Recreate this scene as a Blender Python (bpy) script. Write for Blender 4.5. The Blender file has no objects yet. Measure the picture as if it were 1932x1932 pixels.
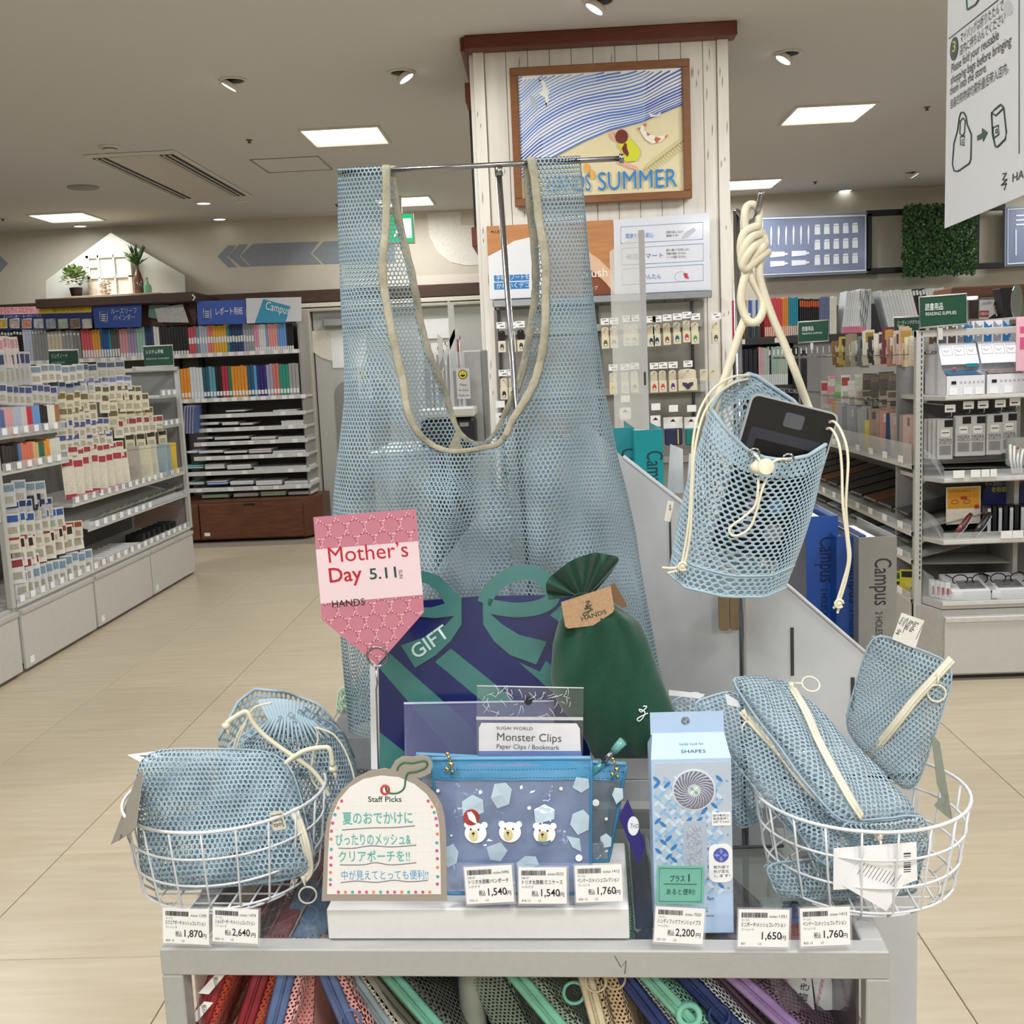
import bpy, math, random
import numpy as np
from mathutils import Vector, Matrix, Euler
from math import sin, cos, pi, radians, sqrt, atan2

# ------------------------------------------------------------------ camera
F_PX = 2000.0
CAM = Vector((0, 0, 1.42))
AR = Vector((0.99856311, 0.03168367, -0.04321877)); AU = Vector((0.03850729, 0.13663581, 0.98987264)); AF = Vector((-0.03726803, 0.99011454, -0.13521942))
SC = bpy.context.scene
COL = SC.collection
cd = bpy.data.cameras.new('camera'); cam = bpy.data.objects.new('camera', cd); COL.objects.link(cam)
cd.sensor_width = 36; cd.lens = F_PX / 1932 * 36; cd.clip_start = .05; cd.clip_end = 60
cam.matrix_world = Matrix.Translation(CAM) @ Matrix(((AR.x, AU.x, -AF.x), (AR.y, AU.y, -AF.y), (AR.z, AU.z, -AF.z))).to_4x4()
SC.camera = cam
# ------------------------------------------------------------------ world, exposure
w = bpy.data.worlds.new('world'); SC.world = w; w.use_nodes = True
w.node_tree.nodes['Background'].inputs[0].default_value = (.9, .95, 1, 1)
w.node_tree.nodes['Background'].inputs[1].default_value = .3
SC.view_settings.view_transform = 'Standard'; SC.view_settings.look = 'None'
SC.view_settings.exposure = -0.12; SC.view_settings.gamma = 1; SC.view_settings.use_curve_mapping = False
SC.cycles.max_bounces = 8; SC.cycles.diffuse_bounces = 4; SC.cycles.transparent_max_bounces = 24
SC.cycles.glossy_bounces = 3; SC.cycles.transmission_bounces = 6; SC.cycles.sample_clamp_indirect = 3
SC.cycles.caustics_reflective = False; SC.cycles.caustics_refractive = False
CEIL = 2.85
def area(loc, size, power, col=(.985, .995, 1), sy=None, rot=(0, 0, 0)):
    l = bpy.data.lights.new('ceiling_or_fill_lamp', 'AREA'); l.size = size; l.energy = power; l.color = col
    if sy: l.shape = 'RECTANGLE'; l.size_y = sy
    o = bpy.data.objects.new('ceiling_or_fill_lamp', l); o.location = loc; o.rotation_euler = rot; COL.objects.link(o); return o
def spot(loc, target, power, deg=50, col=(1, .98, .93)):
    l = bpy.data.lights.new('spot_lamp', 'SPOT'); l.energy = power; l.color = col; l.spot_size = radians(deg); l.spot_blend = .6; l.shadow_soft_size = .04
    o = bpy.data.objects.new('spot_lamp', l); o.location = loc
    o.rotation_euler = (Vector(target) - Vector(loc)).to_track_quat('-Z', 'Y').to_euler(); COL.objects.link(o)
PANELS_AND_FILL = [(-1.155, 6.63), (1.745, 6.7), (-4.02, 9.15), (-1.14, 9.2), (1.75, 9.2), (-1.13, 3.84), (1.75, 3.95), (-1.13, 1.0), (1.75, 1.0), (-4.0, 6.6), (-4.0, 3.9), (4.6, 6.7), (4.6, 3.9), (-1.13, -1.8), (1.75, -1.8), (-4, 1.0), (4.6, 1.0), (4.6, 9.2), (.3, -.5), (-.4, -3.0)]  # the off-grid pair at the end: unseen lamps added to brighten the foreground
for x, y in PANELS_AND_FILL:
    area((x, y, CEIL - .05), .45, 48 if y < -.1 else 15 if y > 9 else 33)
for x, y, tx, ty, tz, pw in [(-2.02, 9.0, -1.9, 9.7, 2.2, 14), (2.45, 9.0, 2.5, 9.7, 2.2, 16), (-3.62, 9.3, -3.5, 9.7, 2.3, 1.5), (-.62, 4.1, .0, 4.9, 2.0, 14), (1.05, 3.85, .5, 4.88, 2.2, 10), (-.35, .35, -.12, 1.35, 1.0, 2)]:
    spot((x, y, CEIL - .06), (tx, ty, tz), pw * (.45 if y > 8 else 1.0), 70)

# ------------------------------------------------------------------ picture point -> place at a known depth / height / side
def ray(px, py): return AF + AR * ((px - 966) / F_PX) - AU * ((py - 966) / F_PX)
def P(px, py, Y): d = ray(px, py); return CAM + d * (Y / d.y)
def PZ(px, py, z): d = ray(px, py); return CAM + d * ((z - CAM.z) / d.z)
def PX(px, py, x): d = ray(px, py); return CAM + d * (x / d.x)
def proj(p):
    d = Vector(p) - CAM; z = d.dot(AF); return (966 + F_PX * d.dot(AR) / z, 966 - F_PX * d.dot(AU) / z)
def s2l(c): return c / 12.92 if c <= .04045 else ((c + .055) / 1.055) ** 2.4
def hx(h):
    h = h.lstrip('#'); return tuple(s2l(int(h[i:i + 2], 16) / 255) for i in (0, 2, 4)) + (1,)
# ------------------------------------------------------------------ materials
MATS = {}
def mat(col, rough=.5, metal=0., noise=.06, scale=40., stretch=(1, 1, 1), bump=0., alpha=1., emit=0., trans=0., ior=1.45, coat=0., col2=None, sheen=0., sub=0., rnd=0.):
    key = (col, rough, metal, noise, scale, stretch, bump, alpha, emit, trans, coat, col2, sheen, sub, rnd)
    if key in MATS: return MATS[key]
    m = bpy.data.materials.new('m_' + col.strip('#')); m.use_nodes = True; nt = m.node_tree; b = nt.nodes['Principled BSDF']
    c = hx(col); I = b.inputs
    I['Roughness'].default_value = rough; I['Metallic'].default_value = metal; I['IOR'].default_value = ior
    tc = nt.nodes.new('ShaderNodeTexCoord'); mp = nt.nodes.new('ShaderNodeMapping'); nz = nt.nodes.new('ShaderNodeTexNoise')
    mp.inputs['Scale'].default_value = stretch; nz.inputs['Scale'].default_value = scale; nz.inputs['Detail'].default_value = 4
    nt.links.new(tc.outputs['Object'], mp.inputs[0]); nt.links.new(mp.outputs[0], nz.inputs['Vector'])
    rp = nt.nodes.new('ShaderNodeValToRGB'); e = rp.color_ramp.elements
    d = hx(col2) if col2 else tuple(max(0, x * (1 - 2 * noise)) for x in c[:3]) + (1,)
    e[0].position = .3; e[0].color = d; e[1].position = .7; e[1].color = c
    nt.links.new(nz.outputs['Fac'], rp.inputs[0]); out = rp.outputs[0]
    if rnd:
        oi = nt.nodes.new('ShaderNodeObjectInfo'); hs = nt.nodes.new('ShaderNodeHueSaturation'); mr = nt.nodes.new('ShaderNodeMapRange')
        mr.inputs[3].default_value = 1 - rnd; mr.inputs[4].default_value = 1 + rnd
        nt.links.new(oi.outputs['Random'], mr.inputs[0]); nt.links.new(mr.outputs[0], hs.inputs['Value']); nt.links.new(out, hs.inputs['Color']); out = hs.outputs[0]
    nt.links.new(out, I['Base Color'])
    if bump:
        bp = nt.nodes.new('ShaderNodeBump'); bp.inputs['Strength'].default_value = bump; bp.inputs['Distance'].default_value = .002
        nt.links.new(nz.outputs['Fac'], bp.inputs['Height']); nt.links.new(bp.outputs[0], I['Normal'])
    if emit: I['Emission Strength'].default_value = emit; nt.links.new(out, I['Emission Color'])
    if alpha < 1: I['Alpha'].default_value = alpha
    if trans: I['Transmission Weight'].default_value = trans
    if coat: I['Coat Weight'].default_value = coat; I['Coat Roughness'].default_value = .08
    if sheen: I['Sheen Weight'].default_value = sheen
    if sub: I['Subsurface Weight'].default_value = sub; I['Subsurface Scale'].default_value = .01
    MATS[key] = m; return m
def film(col='#ffffff', a=.12, rough=.08, bump=.25, gl=1.):
    """clear plastic film or acrylic: thin coloured veil with a glossy surface"""
    key = ('film', col, a, rough, bump, gl)
    if key in MATS: return MATS[key]
    m = bpy.data.materials.new('film'); m.use_nodes = True; nt = m.node_tree; nt.nodes.remove(nt.nodes['Principled BSDF']); out = nt.nodes['Material Output']
    t = nt.nodes.new('ShaderNodeBsdfTransparent'); g = nt.nodes.new('ShaderNodeBsdfGlossy'); d = nt.nodes.new('ShaderNodeBsdfDiffuse')
    g.inputs['Roughness'].default_value = rough; d.inputs['Color'].default_value = hx(col); t.inputs['Color'].default_value = tuple(.5 + .5 * x for x in hx(col)[:3]) + (1,)
    nz = nt.nodes.new('ShaderNodeTexNoise'); nz.inputs['Scale'].default_value = 60; tc = nt.nodes.new('ShaderNodeTexCoord'); nt.links.new(tc.outputs['Object'], nz.inputs['Vector'])
    bp = nt.nodes.new('ShaderNodeBump'); bp.inputs['Strength'].default_value = bump; bp.inputs['Distance'].default_value = .004; nt.links.new(nz.outputs['Fac'], bp.inputs['Height']); nt.links.new(bp.outputs[0], g.inputs['Normal'])
    a1 = nt.nodes.new('ShaderNodeMixShader'); a1.inputs[0].default_value = a; nt.links.new(t.outputs[0], a1.inputs[1]); nt.links.new(d.outputs[0], a1.inputs[2])
    fr = nt.nodes.new('ShaderNodeLayerWeight'); fr.inputs['Blend'].default_value = .5; nt.links.new(bp.outputs[0], fr.inputs['Normal'])
    pw = nt.nodes.new('ShaderNodeMath'); pw.operation = 'POWER'; pw.inputs[1].default_value = 4; nt.links.new(fr.outputs['Facing'], pw.inputs[0]); ad = nt.nodes.new('ShaderNodeMath'); ad.operation = 'MULTIPLY_ADD'; ad.inputs[1].default_value = .85; ad.inputs[2].default_value = .05; nt.links.new(pw.outputs[0], ad.inputs[0])
    mu = nt.nodes.new('ShaderNodeMath'); mu.operation = 'MULTIPLY'; mu.inputs[1].default_value = gl; nt.links.new(ad.outputs[0], mu.inputs[0]); a2 = nt.nodes.new('ShaderNodeMixShader'); nt.links.new(mu.outputs[0], a2.inputs[0]); nt.links.new(a1.outputs[0], a2.inputs[1]); nt.links.new(g.outputs[0], a2.inputs[2])
    nt.links.new(a2.outputs[0], out.inputs[0]); MATS[key] = m; return m
# ------------------------------------------------------------------ mesh building
class MB:
    def __init__(s): s.v = []; s.f = []; s.m = []; s.sm = []
    def add(s, vs, fs, m=0, smooth=False):
        n = len(s.v); s.v += [tuple(v) for v in vs]; s.f += [tuple(i + n for i in f) for f in fs]; s.m += [m] * len(fs); s.sm += [smooth] * len(fs); return s
    def box(s, x0, x1, y0, y1, z0, z1, m=0):
        vs = [(x, y, z) for z in (z0, z1) for y in (y0, y1) for x in (x0, x1)]
        return s.add(vs, [(0, 2, 3, 1), (4, 5, 7, 6), (0, 1, 5, 4), (2, 6, 7, 3), (0, 4, 6, 2), (1, 3, 7, 5)], m)
    def bbox(s, x0, x1, y0, y1, z0, z1, r=.003, m=0):
        """box with chamfered edges"""
        r = min(r, (x1 - x0) / 2.01, (y1 - y0) / 2.01, (z1 - z0) / 2.01); pts = []
        a = [(x0, x0 + r, x1 - r, x1), (y0, y0 + r, y1 - r, y1), (z0, z0 + r, z1 - r, z1)]
        idx = {}
        for sx in (0, 1):
            for sy in (0, 1):
                for sz in (0, 1):
                    for k in range(3):
                        c = []
                        for ax, ss in enumerate((sx, sy, sz)):
                            o, i = (a[ax][0], a[ax][1]) if ss == 0 else (a[ax][3], a[ax][2]); c.append(o if ax == k else i)
                        idx[(sx, sy, sz, k)] = len(pts); pts.append(tuple(c))
        fs = []
        for k in range(3):
            for ss in (0, 1):
                q = [(0, 0), (1, 0), (1, 1), (0, 1)]; o = [ax for ax in range(3) if ax != k]; f = []
                for a_, b_ in q:
                    t = [0, 0, 0]; t[k] = ss; t[o[0]] = a_; t[o[1]] = b_; f.append(idx[tuple(t) + (k,)])
                fs.append(f if (ss == 1) != (k == 1) else f[::-1])
        for k in range(3):
            o = [ax for ax in range(3) if ax != k]
            for a_ in (0, 1):
                for b_ in (0, 1):
                    t0 = [0, 0, 0]; t1 = [0, 0, 0]; t0[o[0]] = t1[o[0]] = a_; t0[o[1]] = t1[o[1]] = b_; t1[k] = 1
                    fs.append([idx[tuple(t0) + (o[0],)], idx[tuple(t0) + (o[1],)], idx[tuple(t1) + (o[1],)], idx[tuple(t1) + (o[0],)]])
        for sx in (0, 1):
            for sy in (0, 1):
                for sz in (0, 1): fs.append([idx[(sx, sy, sz, k)] for k in range(3)])
        return s.add(pts, fs, m)
    def quad(s, a, b, c, d, m=0): return s.add([a, b, c, d], [(0, 1, 2, 3)], m)
    def prism(s, poly, y0, y1, m=0, smooth=False):
        """polygon in x,z given a thickness along y"""
        n = len(poly); vs = [(x, y0, z) for x, z in poly] + [(x, y1, z) for x, z in poly]
        ar = sum(poly[i][0] * poly[(i + 1) % n][1] - poly[(i + 1) % n][0] * poly[i][1] for i in range(n))
        f = [tuple(range(n)), tuple(range(2 * n - 1, n - 1, -1))] + [(i, i + n, (i + 1) % n + n, (i + 1) % n) for i in range(n)]
        if ar < 0: f = [t[::-1] for t in f]
        return s.add(vs, f, m, smooth)
    def tube(s, pts, r, n=8, m=0, closed=False, caps=True, flat=1., up=None):
        """round (or flattened) tube through points; r may be a list"""
        pts = [Vector(p) for p in pts]; N = len(pts); rs = r if isinstance(r, (list, tuple)) else [r] * N
        up0 = Vector(up) if up else None; vs = []; prev = None
        for i, p in enumerate(pts):
            a = pts[i - 1] if (i > 0 or closed) else p; b = pts[(i + 1) % N] if (i < N - 1 or closed) else p
            t = (b - a); t = t.normalized() if t.length > 1e-9 else Vector((0, 0, 1))
            if up0: nrm = (up0 - t * up0.dot(t)); nrm = nrm.normalized() if nrm.length > 1e-4 else (prev or Vector((1, 0, 0)))
            elif prev is None:
                h = Vector((0, 0, 1)) if abs(t.z) < .9 else Vector((1, 0, 0)); nrm = (h - t * h.dot(t)).normalized()
            else:
                nrm = prev - t * prev.dot(t); nrm = nrm.normalized() if nrm.length > 1e-6 else Vector((1, 0, 0))
            prev = nrm; bn = t.cross(nrm)
            for k in range(n):
                an = 2 * pi * k / n; vs.append(p + nrm * (cos(an) * rs[i] * flat) + bn * (sin(an) * rs[i]))
        fs = []
        for i in range(N if closed else N - 1):
            j = (i + 1) % N
            for k in range(n):
                l = (k + 1) % n; fs.append((i * n + k, i * n + l, j * n + l, j * n + k))
        if caps and not closed: fs.append(tuple(range(n - 1, -1, -1))); fs.append(tuple(range((N - 1) * n, N * n)))
        return s.add(vs, fs, m, True)
    def lathe(s, prof, n=20, c=(0, 0, 0), m=0, smooth=True):
        vs = []; fs = []
        for r, z in prof:
            for k in range(n): a = 2 * pi * k / n; vs.append((c[0] + r * cos(a), c[1] + r * sin(a), c[2] + z))
        for i in range(len(prof) - 1):
            for k in range(n): l = (k + 1) % n; fs.append((i * n + k, i * n + l, (i + 1) * n + l, (i + 1) * n + k))
        fs.append(tuple(range(n - 1, -1, -1))); fs.append(tuple(range((len(prof) - 1) * n, len(prof) * n)))
        return s.add(vs, fs, m, smooth)
    def grid(s, fn, nu, nv, m=0, smooth=True, wrapu=False):
        vs = [fn(i / (nu if wrapu else nu - 1) if nu > 1 else 0, j / (nv - 1)) for j in range(nv) for i in range(nu)]; fs = []
        for j in range(nv - 1):
            for i in range(nu if wrapu else nu - 1):
                k = (i + 1) % nu; fs.append((j * nu + i, j * nu + k, (j + 1) * nu + k, (j + 1) * nu + i))
        return s.add(vs, fs, m, smooth)
    def ball(s, c, r, n=10, m=0, sz=1., sy=1.):
        k = max(4, n // 2); prof = []
        vs = []; fs = []
        for j in range(k + 1):
            ph = pi * j / k
            for i in range(n): th = 2 * pi * i / n; vs.append((c[0] + r * sin(ph) * cos(th), c[1] + r * sy * sin(ph) * sin(th), c[2] - r * sz * cos(ph)))
        for j in range(k):
            for i in range(n): l = (i + 1) % n; fs.append((j * n + i, j * n + l, (j + 1) * n + l, (j + 1) * n + i))
        return s.add(vs, fs, m, True)
    def mesh(s, name, mats):
        me = bpy.data.meshes.new(name); me.from_pydata(s.v, [], s.f)
        for mt in (mats if isinstance(mats, (list, tuple)) else [mats]): me.materials.append(mt)
        me.polygons.foreach_set('material_index', s.m); me.polygons.foreach_set('use_smooth', s.sm); me.update(); return me
def PM(o):
    m = Matrix.Identity(4)
    while o: m = o.matrix_basis @ m; o = o.parent
    return m
def O(name, mb, mats, parent=None, loc=None, rz=None, label=None, mw=None):
    me = mb.mesh(name, mats) if isinstance(mb, MB) else mb
    o = bpy.data.objects.new(name, me); COL.objects.link(o)
    if parent: o.parent = parent
    if loc is not None: o.location = loc
    if rz is not None: o.rotation_euler = (0, 0, rz)
    if mw is not None: o.matrix_basis = PM(parent).inverted() @ mw if parent else mw
    if label: o['label'] = label
    return o
def tag(o, label, cat, group=None, kind=None):
    if len(label.split()) > 16: print('LONG', len(label.split()), label)
    o['label'] = label; o['category'] = cat
    if group: o['group'] = group
    if kind: o['kind'] = kind
    return o
def T(name, label, cat, loc=(0, 0, 0), rz=0, group=None, mw=None):
    o = bpy.data.objects.new(name, None); COL.objects.link(o); o.empty_display_size = .02
    if mw is not None: o.matrix_basis = mw
    else: o.location = loc; o.rotation_euler = (0, 0, rz)
    return tag(o, label, cat, group)
def struct(name, mb, m, parent=None, loc=None, rz=None):
    o = O(name, mb, m, parent, loc, rz)
    if not parent: o['kind'] = 'structure'
    return o
def frame(tl, tr, bl):
    """matrix with origin at bl, x along the top edge, z up the left edge, y away from the viewer"""
    x = (Vector(tr) - Vector(tl)).normalized(); z = (Vector(tl) - Vector(bl)); z = (z - x * z.dot(x)).normalized(); y = z.cross(x)
    return Matrix.Translation(bl) @ Matrix(((x.x, y.x, z.x), (x.y, y.y, z.y), (x.z, y.z, z.z))).to_4x4()
TXT = {}
def text(parent, body, x, z, size, m, y=-.0006, align='LEFT', width=None, rot=0, bold=0, name='lettering', up=False, sx=1.):
    """flat print standing on the y = const face of its parent, x/z its baseline start"""
    key = (body, align, bold)
    if key not in TXT:
        c = bpy.data.curves.new('t', 'FONT'); c.body = body; c.size = 1; c.align_x = align; c.resolution_u = 3; c.offset = bold; c.space_line = 1.1
        o = bpy.data.objects.new('t', c); COL.objects.link(o); dg = bpy.context.evaluated_depsgraph_get(); dg.update()
        me = bpy.data.meshes.new_from_object(o.evaluated_get(dg)); n = len(me.vertices); co = np.zeros(n * 3, 'f'); me.vertices.foreach_get('co', co)
        co = co.reshape(-1, 3); co = np.stack([co[:, 0], co[:, 2] * 0, co[:, 1]], 1); me.vertices.foreach_set('co', co.ravel()); me.update()
        bpy.data.objects.remove(o); bpy.data.curves.remove(c); TXT[key] = (me, co[:, 0].min() if n else 0, co[:, 0].max() if n else 1)
    me, a, b = TXT[key]
    k2 = key + (m.name,)
    if k2 not in TXT: me = me.copy(); me.materials.clear(); me.materials.append(m); TXT[k2] = me
    o = bpy.data.objects.new(name, TXT[k2]); COL.objects.link(o); o.parent = parent
    s = (width / (b - a) / size) if width else sx
    o.location = (x, y, z); o.rotation_euler = (pi / 2 if up else 0, rot, 0) if not up else (-pi / 2, 0, rot); o.scale = (size * s, size, size)
    return o
ORD = 'first second third fourth fifth sixth seventh eighth ninth tenth eleventh twelfth thirteenth fourteenth fifteenth sixteenth seventeenth eighteenth nineteenth twentieth'.split()
ORD += ['twenty-' + o for o in ORD[:9]] + ['thirtieth'] + ['thirty-' + o for o in ORD[:9]] + ['fortieth'] + ['forty-' + o for o in ORD[:9]]
def smooth(pts, n=6, closed=False):
    """Catmull-Rom through the points"""
    pts = [Vector(p) for p in pts]; N = len(pts); out = []
    for i in range(N if closed else N - 1):
        g = lambda k: pts[k % N] if closed else pts[max(0, min(N - 1, k))]
        a, b, c, d = g(i - 1), g(i), g(i + 1), g(i + 2)
        for k in range(n):
            t = k / n; out.append(.5 * ((2 * b) + (c - a) * t + (2 * a - 5 * b + 4 * c - d) * t * t + (3 * b - a - 3 * c + d) * t ** 3))
    if not closed: out.append(pts[-1])
    return out
def rmesh(name, V, Fq, m, sm=True):
    me = bpy.data.meshes.new(name); n = len(V); k = Fq.shape[1]; nf = len(Fq)
    me.vertices.add(n); me.vertices.foreach_set('co', np.asarray(V, 'f').ravel()); me.loops.add(nf * k); me.polygons.add(nf)
    me.polygons.foreach_set('loop_start', np.arange(0, nf * k, k, dtype='i')); me.loops.foreach_set('vertex_index', Fq.astype('i').ravel())
    me.materials.append(m); me.polygons.foreach_set('use_smooth', np.full(nf, sm)); me.update(calc_edges=True); return me
def hexnet(name, fn, u0, u1, v0, v1, pitch, m, parent=None, keep=None, hole=.68, relief=.0006, sv=1.12, mw=None, flip=1):
    """open honeycomb netting laid over the surface fn(u, v) -> xyz (arrays); every cell is a ring of six webs"""
    ni = int((u1 - u0) / pitch) + 1; dv = pitch * .866 * sv; nj = int((v1 - v0) / dv) + 1
    J, I_ = np.meshgrid(np.arange(nj), np.arange(ni), indexing='ij')
    cu = (u0 + (I_ + .5 * (J % 2)) * pitch).ravel(); cv = (v0 + J * dv).ravel()
    ok = (cu >= u0) & (cu <= u1) & (cv >= v0) & (cv <= v1)
    if keep is not None: ok &= keep(cu, cv, fn(cu, cv))
    cu = cu[ok]; cv = cv[ok]; n = len(cu)
    a = np.radians(30 + 60 * np.arange(6)); R = pitch / sqrt(3); du = R * np.cos(a); dvv = R * np.sin(a) * sv
    U = cu[:, None] + du; V = cv[:, None] + dvv; Ui = cu[:, None] + du * hole; Vi = cv[:, None] + dvv * hole
    q = np.stack([np.round(U / (pitch * .05)).astype(np.int64).ravel(), np.round(V / (pitch * .05)).astype(np.int64).ravel()], 1)
    key = q[:, 0] * 10000019 + q[:, 1]; _, first, inv = np.unique(key, return_index=True, return_inverse=True); inv = inv.reshape(n, 6)
    Uo = U.ravel()[first]; Vo = V.ravel()[first]; no = len(Uo)
    allu = np.concatenate([Uo, Ui.ravel()]); allv = np.concatenate([Vo, Vi.ravel()]); allu = np.clip(allu, u0, u1); allv = np.clip(allv, v0, v1)
    X = fn(allu, allv); e = pitch * .3
    tu = fn(allu + e, allv) - fn(allu - e, allv); tv = fn(allu, allv + e) - fn(allu, allv - e); N = np.cross(tu, tv); N /= np.linalg.norm(N, axis=1)[:, None] + 1e-12
    X = X + N * relief * flip * np.concatenate([np.ones(no), -np.ones(6 * n)])[:, None]
    inn = no + np.arange(6 * n).reshape(n, 6); k = np.arange(6); k1 = (k + 1) % 6
    Fq = np.stack([inv[:, k], inv[:, k1], inn[:, k1], inn[:, k]], -1).reshape(-1, 4)
    me = rmesh(name, X, Fq, m); o = bpy.data.objects.new(name, me); COL.objects.link(o)
    if parent: o.parent = parent
    if mw is not None: o.matrix_world = mw
    return o
def inpoly(x, y, poly):
    r = np.zeros(len(x), bool); n = len(poly)
    for i in range(n):
        x1, y1 = poly[i]; x2, y2 = poly[(i + 1) % n]
        c = ((y1 > y) != (y2 > y)) & (x < (x2 - x1) * (y - y1) / (y2 - y1 + 1e-12) + x1); r ^= c
    return r
def projn(X):
    d = X - np.array(CAM); z = d @ np.array(AF); return 966 + F_PX * (d @ np.array(AR)) / z, 966 - F_PX * (d @ np.array(AU)) / z
def circ(cx, cz, r, n=16, rz=None, a0=0., a1=2 * pi): return [(cx + r * cos(a0 + (a1 - a0) * k / n), cz + (rz or r) * sin(a0 + (a1 - a0) * k / n)) for k in range(n)]
def rrect(x0, x1, z0, z1, r, n=4):
    o = []
    for cx, cz, a in ((x1 - r, z1 - r, 0), (x0 + r, z1 - r, pi / 2), (x0 + r, z0 + r, pi), (x1 - r, z0 + r, 1.5 * pi)):
        for k in range(n + 1): t = a + pi / 2 * k / n; o.append((cx + r * cos(t), cz + r * sin(t)))
    return o
rnd = random.Random(7)
WHITE = mat('#e6e6e6', .5); PAPER = mat('#f1f1f1', .6, noise=.02); SHELF = mat('#c9c8c3', .35, noise=.03); CHROME = mat('#a4a5a8', .2, 1., noise=.02); GREYM = mat('#8d8f90', .4, .3)
BLACK = mat('#15161a', .5); INK = mat('#1b1b1d', .6, noise=0); DARK = mat('#3a3b3c', .6); CLEAR = film('#ffffff', .07, bump=.02, gl=.5); CLEAR2 = film('#f2f6f8', .2, bump=.02, gl=.4)
def ptag(parent, x, z, y, w=.05, h=.034, seed=0, lines=True):
    """a small white price ticket with a few printed strokes, part of its shelf or rail"""
    mb = MB().box(x - w / 2, x + w / 2, y, y + .0015, z, z + h)
    if lines: 
        mb.box(x - w * .4, x + w * .1, y - .0006, y, z + h * .68, z + h * .82, 1); mb.box(x - w * .1, x + w * .4, y - .0006, y, z + h * .2, z + h * .38, 1)
    return O('price_ticket', mb, [PAPER, DARK], parent)
def loc(M, px, py):
    """local x, z on the plane y = 0 of M that the picture point shows"""
    Mi = M.inverted(); o = Mi @ CAM; d = Mi.to_3x3() @ ray(px, py); t = -o.y / d.y; p = o + d * t; return (p.x, p.z)
def L(M, pts): return [loc(M, *p) for p in pts]
def W2(parent, o): o.location = -parent.location; return o
def OW(name, mb, m, parent, label=None): return W2(parent, O(name, mb, m, parent, label=label))
def card(name, lab, cat, tl, tr, bl, Y, mt=None, th=.0008, group=None, Ys=None, poly=None):
    Ys = Ys or (Y, Y, Y); M = frame(P(*tl, Ys[0]), P(*tr, Ys[1]), P(*bl, Ys[2])); t = T(name, lab, cat, mw=M, group=group); t['w'] = (P(*tr, Ys[1]) - P(*tl, Ys[0])).length
    H = (P(*tl, Ys[0]) - P(*bl, Ys[2])).length; t['h'] = H
    if mt: O('card' if name != 'card' else 'sheet', MB().prism(L(M, poly) if poly else [(0, 0), (t['w'], 0), (t['w'], H), (0, H)], 0, th), mt, t)
    return t, M, t['w'], H
# ================================================================== the setting
WY = 9.85
TILE = mat('#c9bda6', .32, noise=.05, scale=6, stretch=(.5, 5, 1), rnd=.03, bump=.05, col2='#bcae95')
GROUT = mat('#93897a', .8)
fl = struct('floor', MB().box(-7, 6.5, -4, WY + .1, -.05, -.004), GROUT)
tm = MB().bbox(-.2988, .2988, -.2915, .2915, -.004, 0, .0012).mesh('tile', TILE)
for i in range(-8, 9):
    for j in range(-1, 14):
        if abs((-1.54 + .6 * (i + 3.5)) * 1. - .0) > (2.0 + j * .585 * .55) + 1.4: continue
        O('tile', tm, None, fl, (-1.54 + .6 * (i + .5) + 1.2, 3.03 + .585 * (j - 3.5) + .0, 0))
CEILM = mat('#d3d2d1', .9, noise=.01, scale=80)
struct('ceiling', MB().box(-7, 6.5, -4, WY + .1, CEIL, CEIL + .1), CEILM)
WALLM = mat('#cdc6b6', .85, noise=.02, scale=12, bump=.05)
wb = struct('wall_back', MB().box(-7, 6.5, WY, WY + .1, 0, CEIL), WALLM)
struct('wall_left', MB().box(-7.1, -7, -4, WY, 0, CEIL), WALLM)
struct('wall_right', MB().box(6.5, 6.6, -4, WY, 0, CEIL), WALLM)
struct('wall_front', MB().box(-7, 6.5, -4.1, -4, 0, CEIL), WALLM)
# vinyl shapes and the lighter lower band on the back wall
LOWW = mat('#e0d8c8', .8, noise=.02)
def wallpts(px, Y=WY): return [(P(x, y, Y).x, P(x, y, Y).z) for x, y in px]
VG = mat('#8d949c', .6); VW = mat('#e6e2d6', .6)
O('wall_band', MB().box(-1.85, -.4, WY - .004, WY, 2.02, 2.28), LOWW, wb)
for poly in ([(411, 484), (431, 463), (445, 463), (427, 484), (446, 503), (431, 504)], [(431, 483), (452, 461), (467, 461), (450, 483), (471, 503), (455, 503)],
             [(454, 482), (478, 460), (602, 456), (586, 478), (606, 498), (474, 502)], [(590, 478), (611, 456), (745, 452), (745, 493), (612, 498)],
             [(0, 482), (15, 497), (0, 515), (-60, 515), (-60, 482)]):
    O('arrow_sticker', MB().prism(wallpts(poly), WY - .006, WY), VG, wb)
O('curve_sticker', MB().prism(wallpts([(806, 402), (870, 400), (870, 425), (908, 425), (908, 500), (880, 501), (850, 495), (825, 475), (810, 445)]), WY - .006, WY), VW, wb)
BROWN = mat('#4d372b', .55, noise=.15, scale=14, stretch=(1, 8, 8))
zt = P(640, 557, 9.75).z
struct('trim_1', MB().bbox(-7, -.3, 9.72, WY, zt - .055, zt + .055, .006), BROWN)
struct('trim_2', MB().bbox(-2.2, -.3, 9.70, WY, zt - .1, zt - .062, .004), mat('#d9d2c2', .6))
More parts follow.
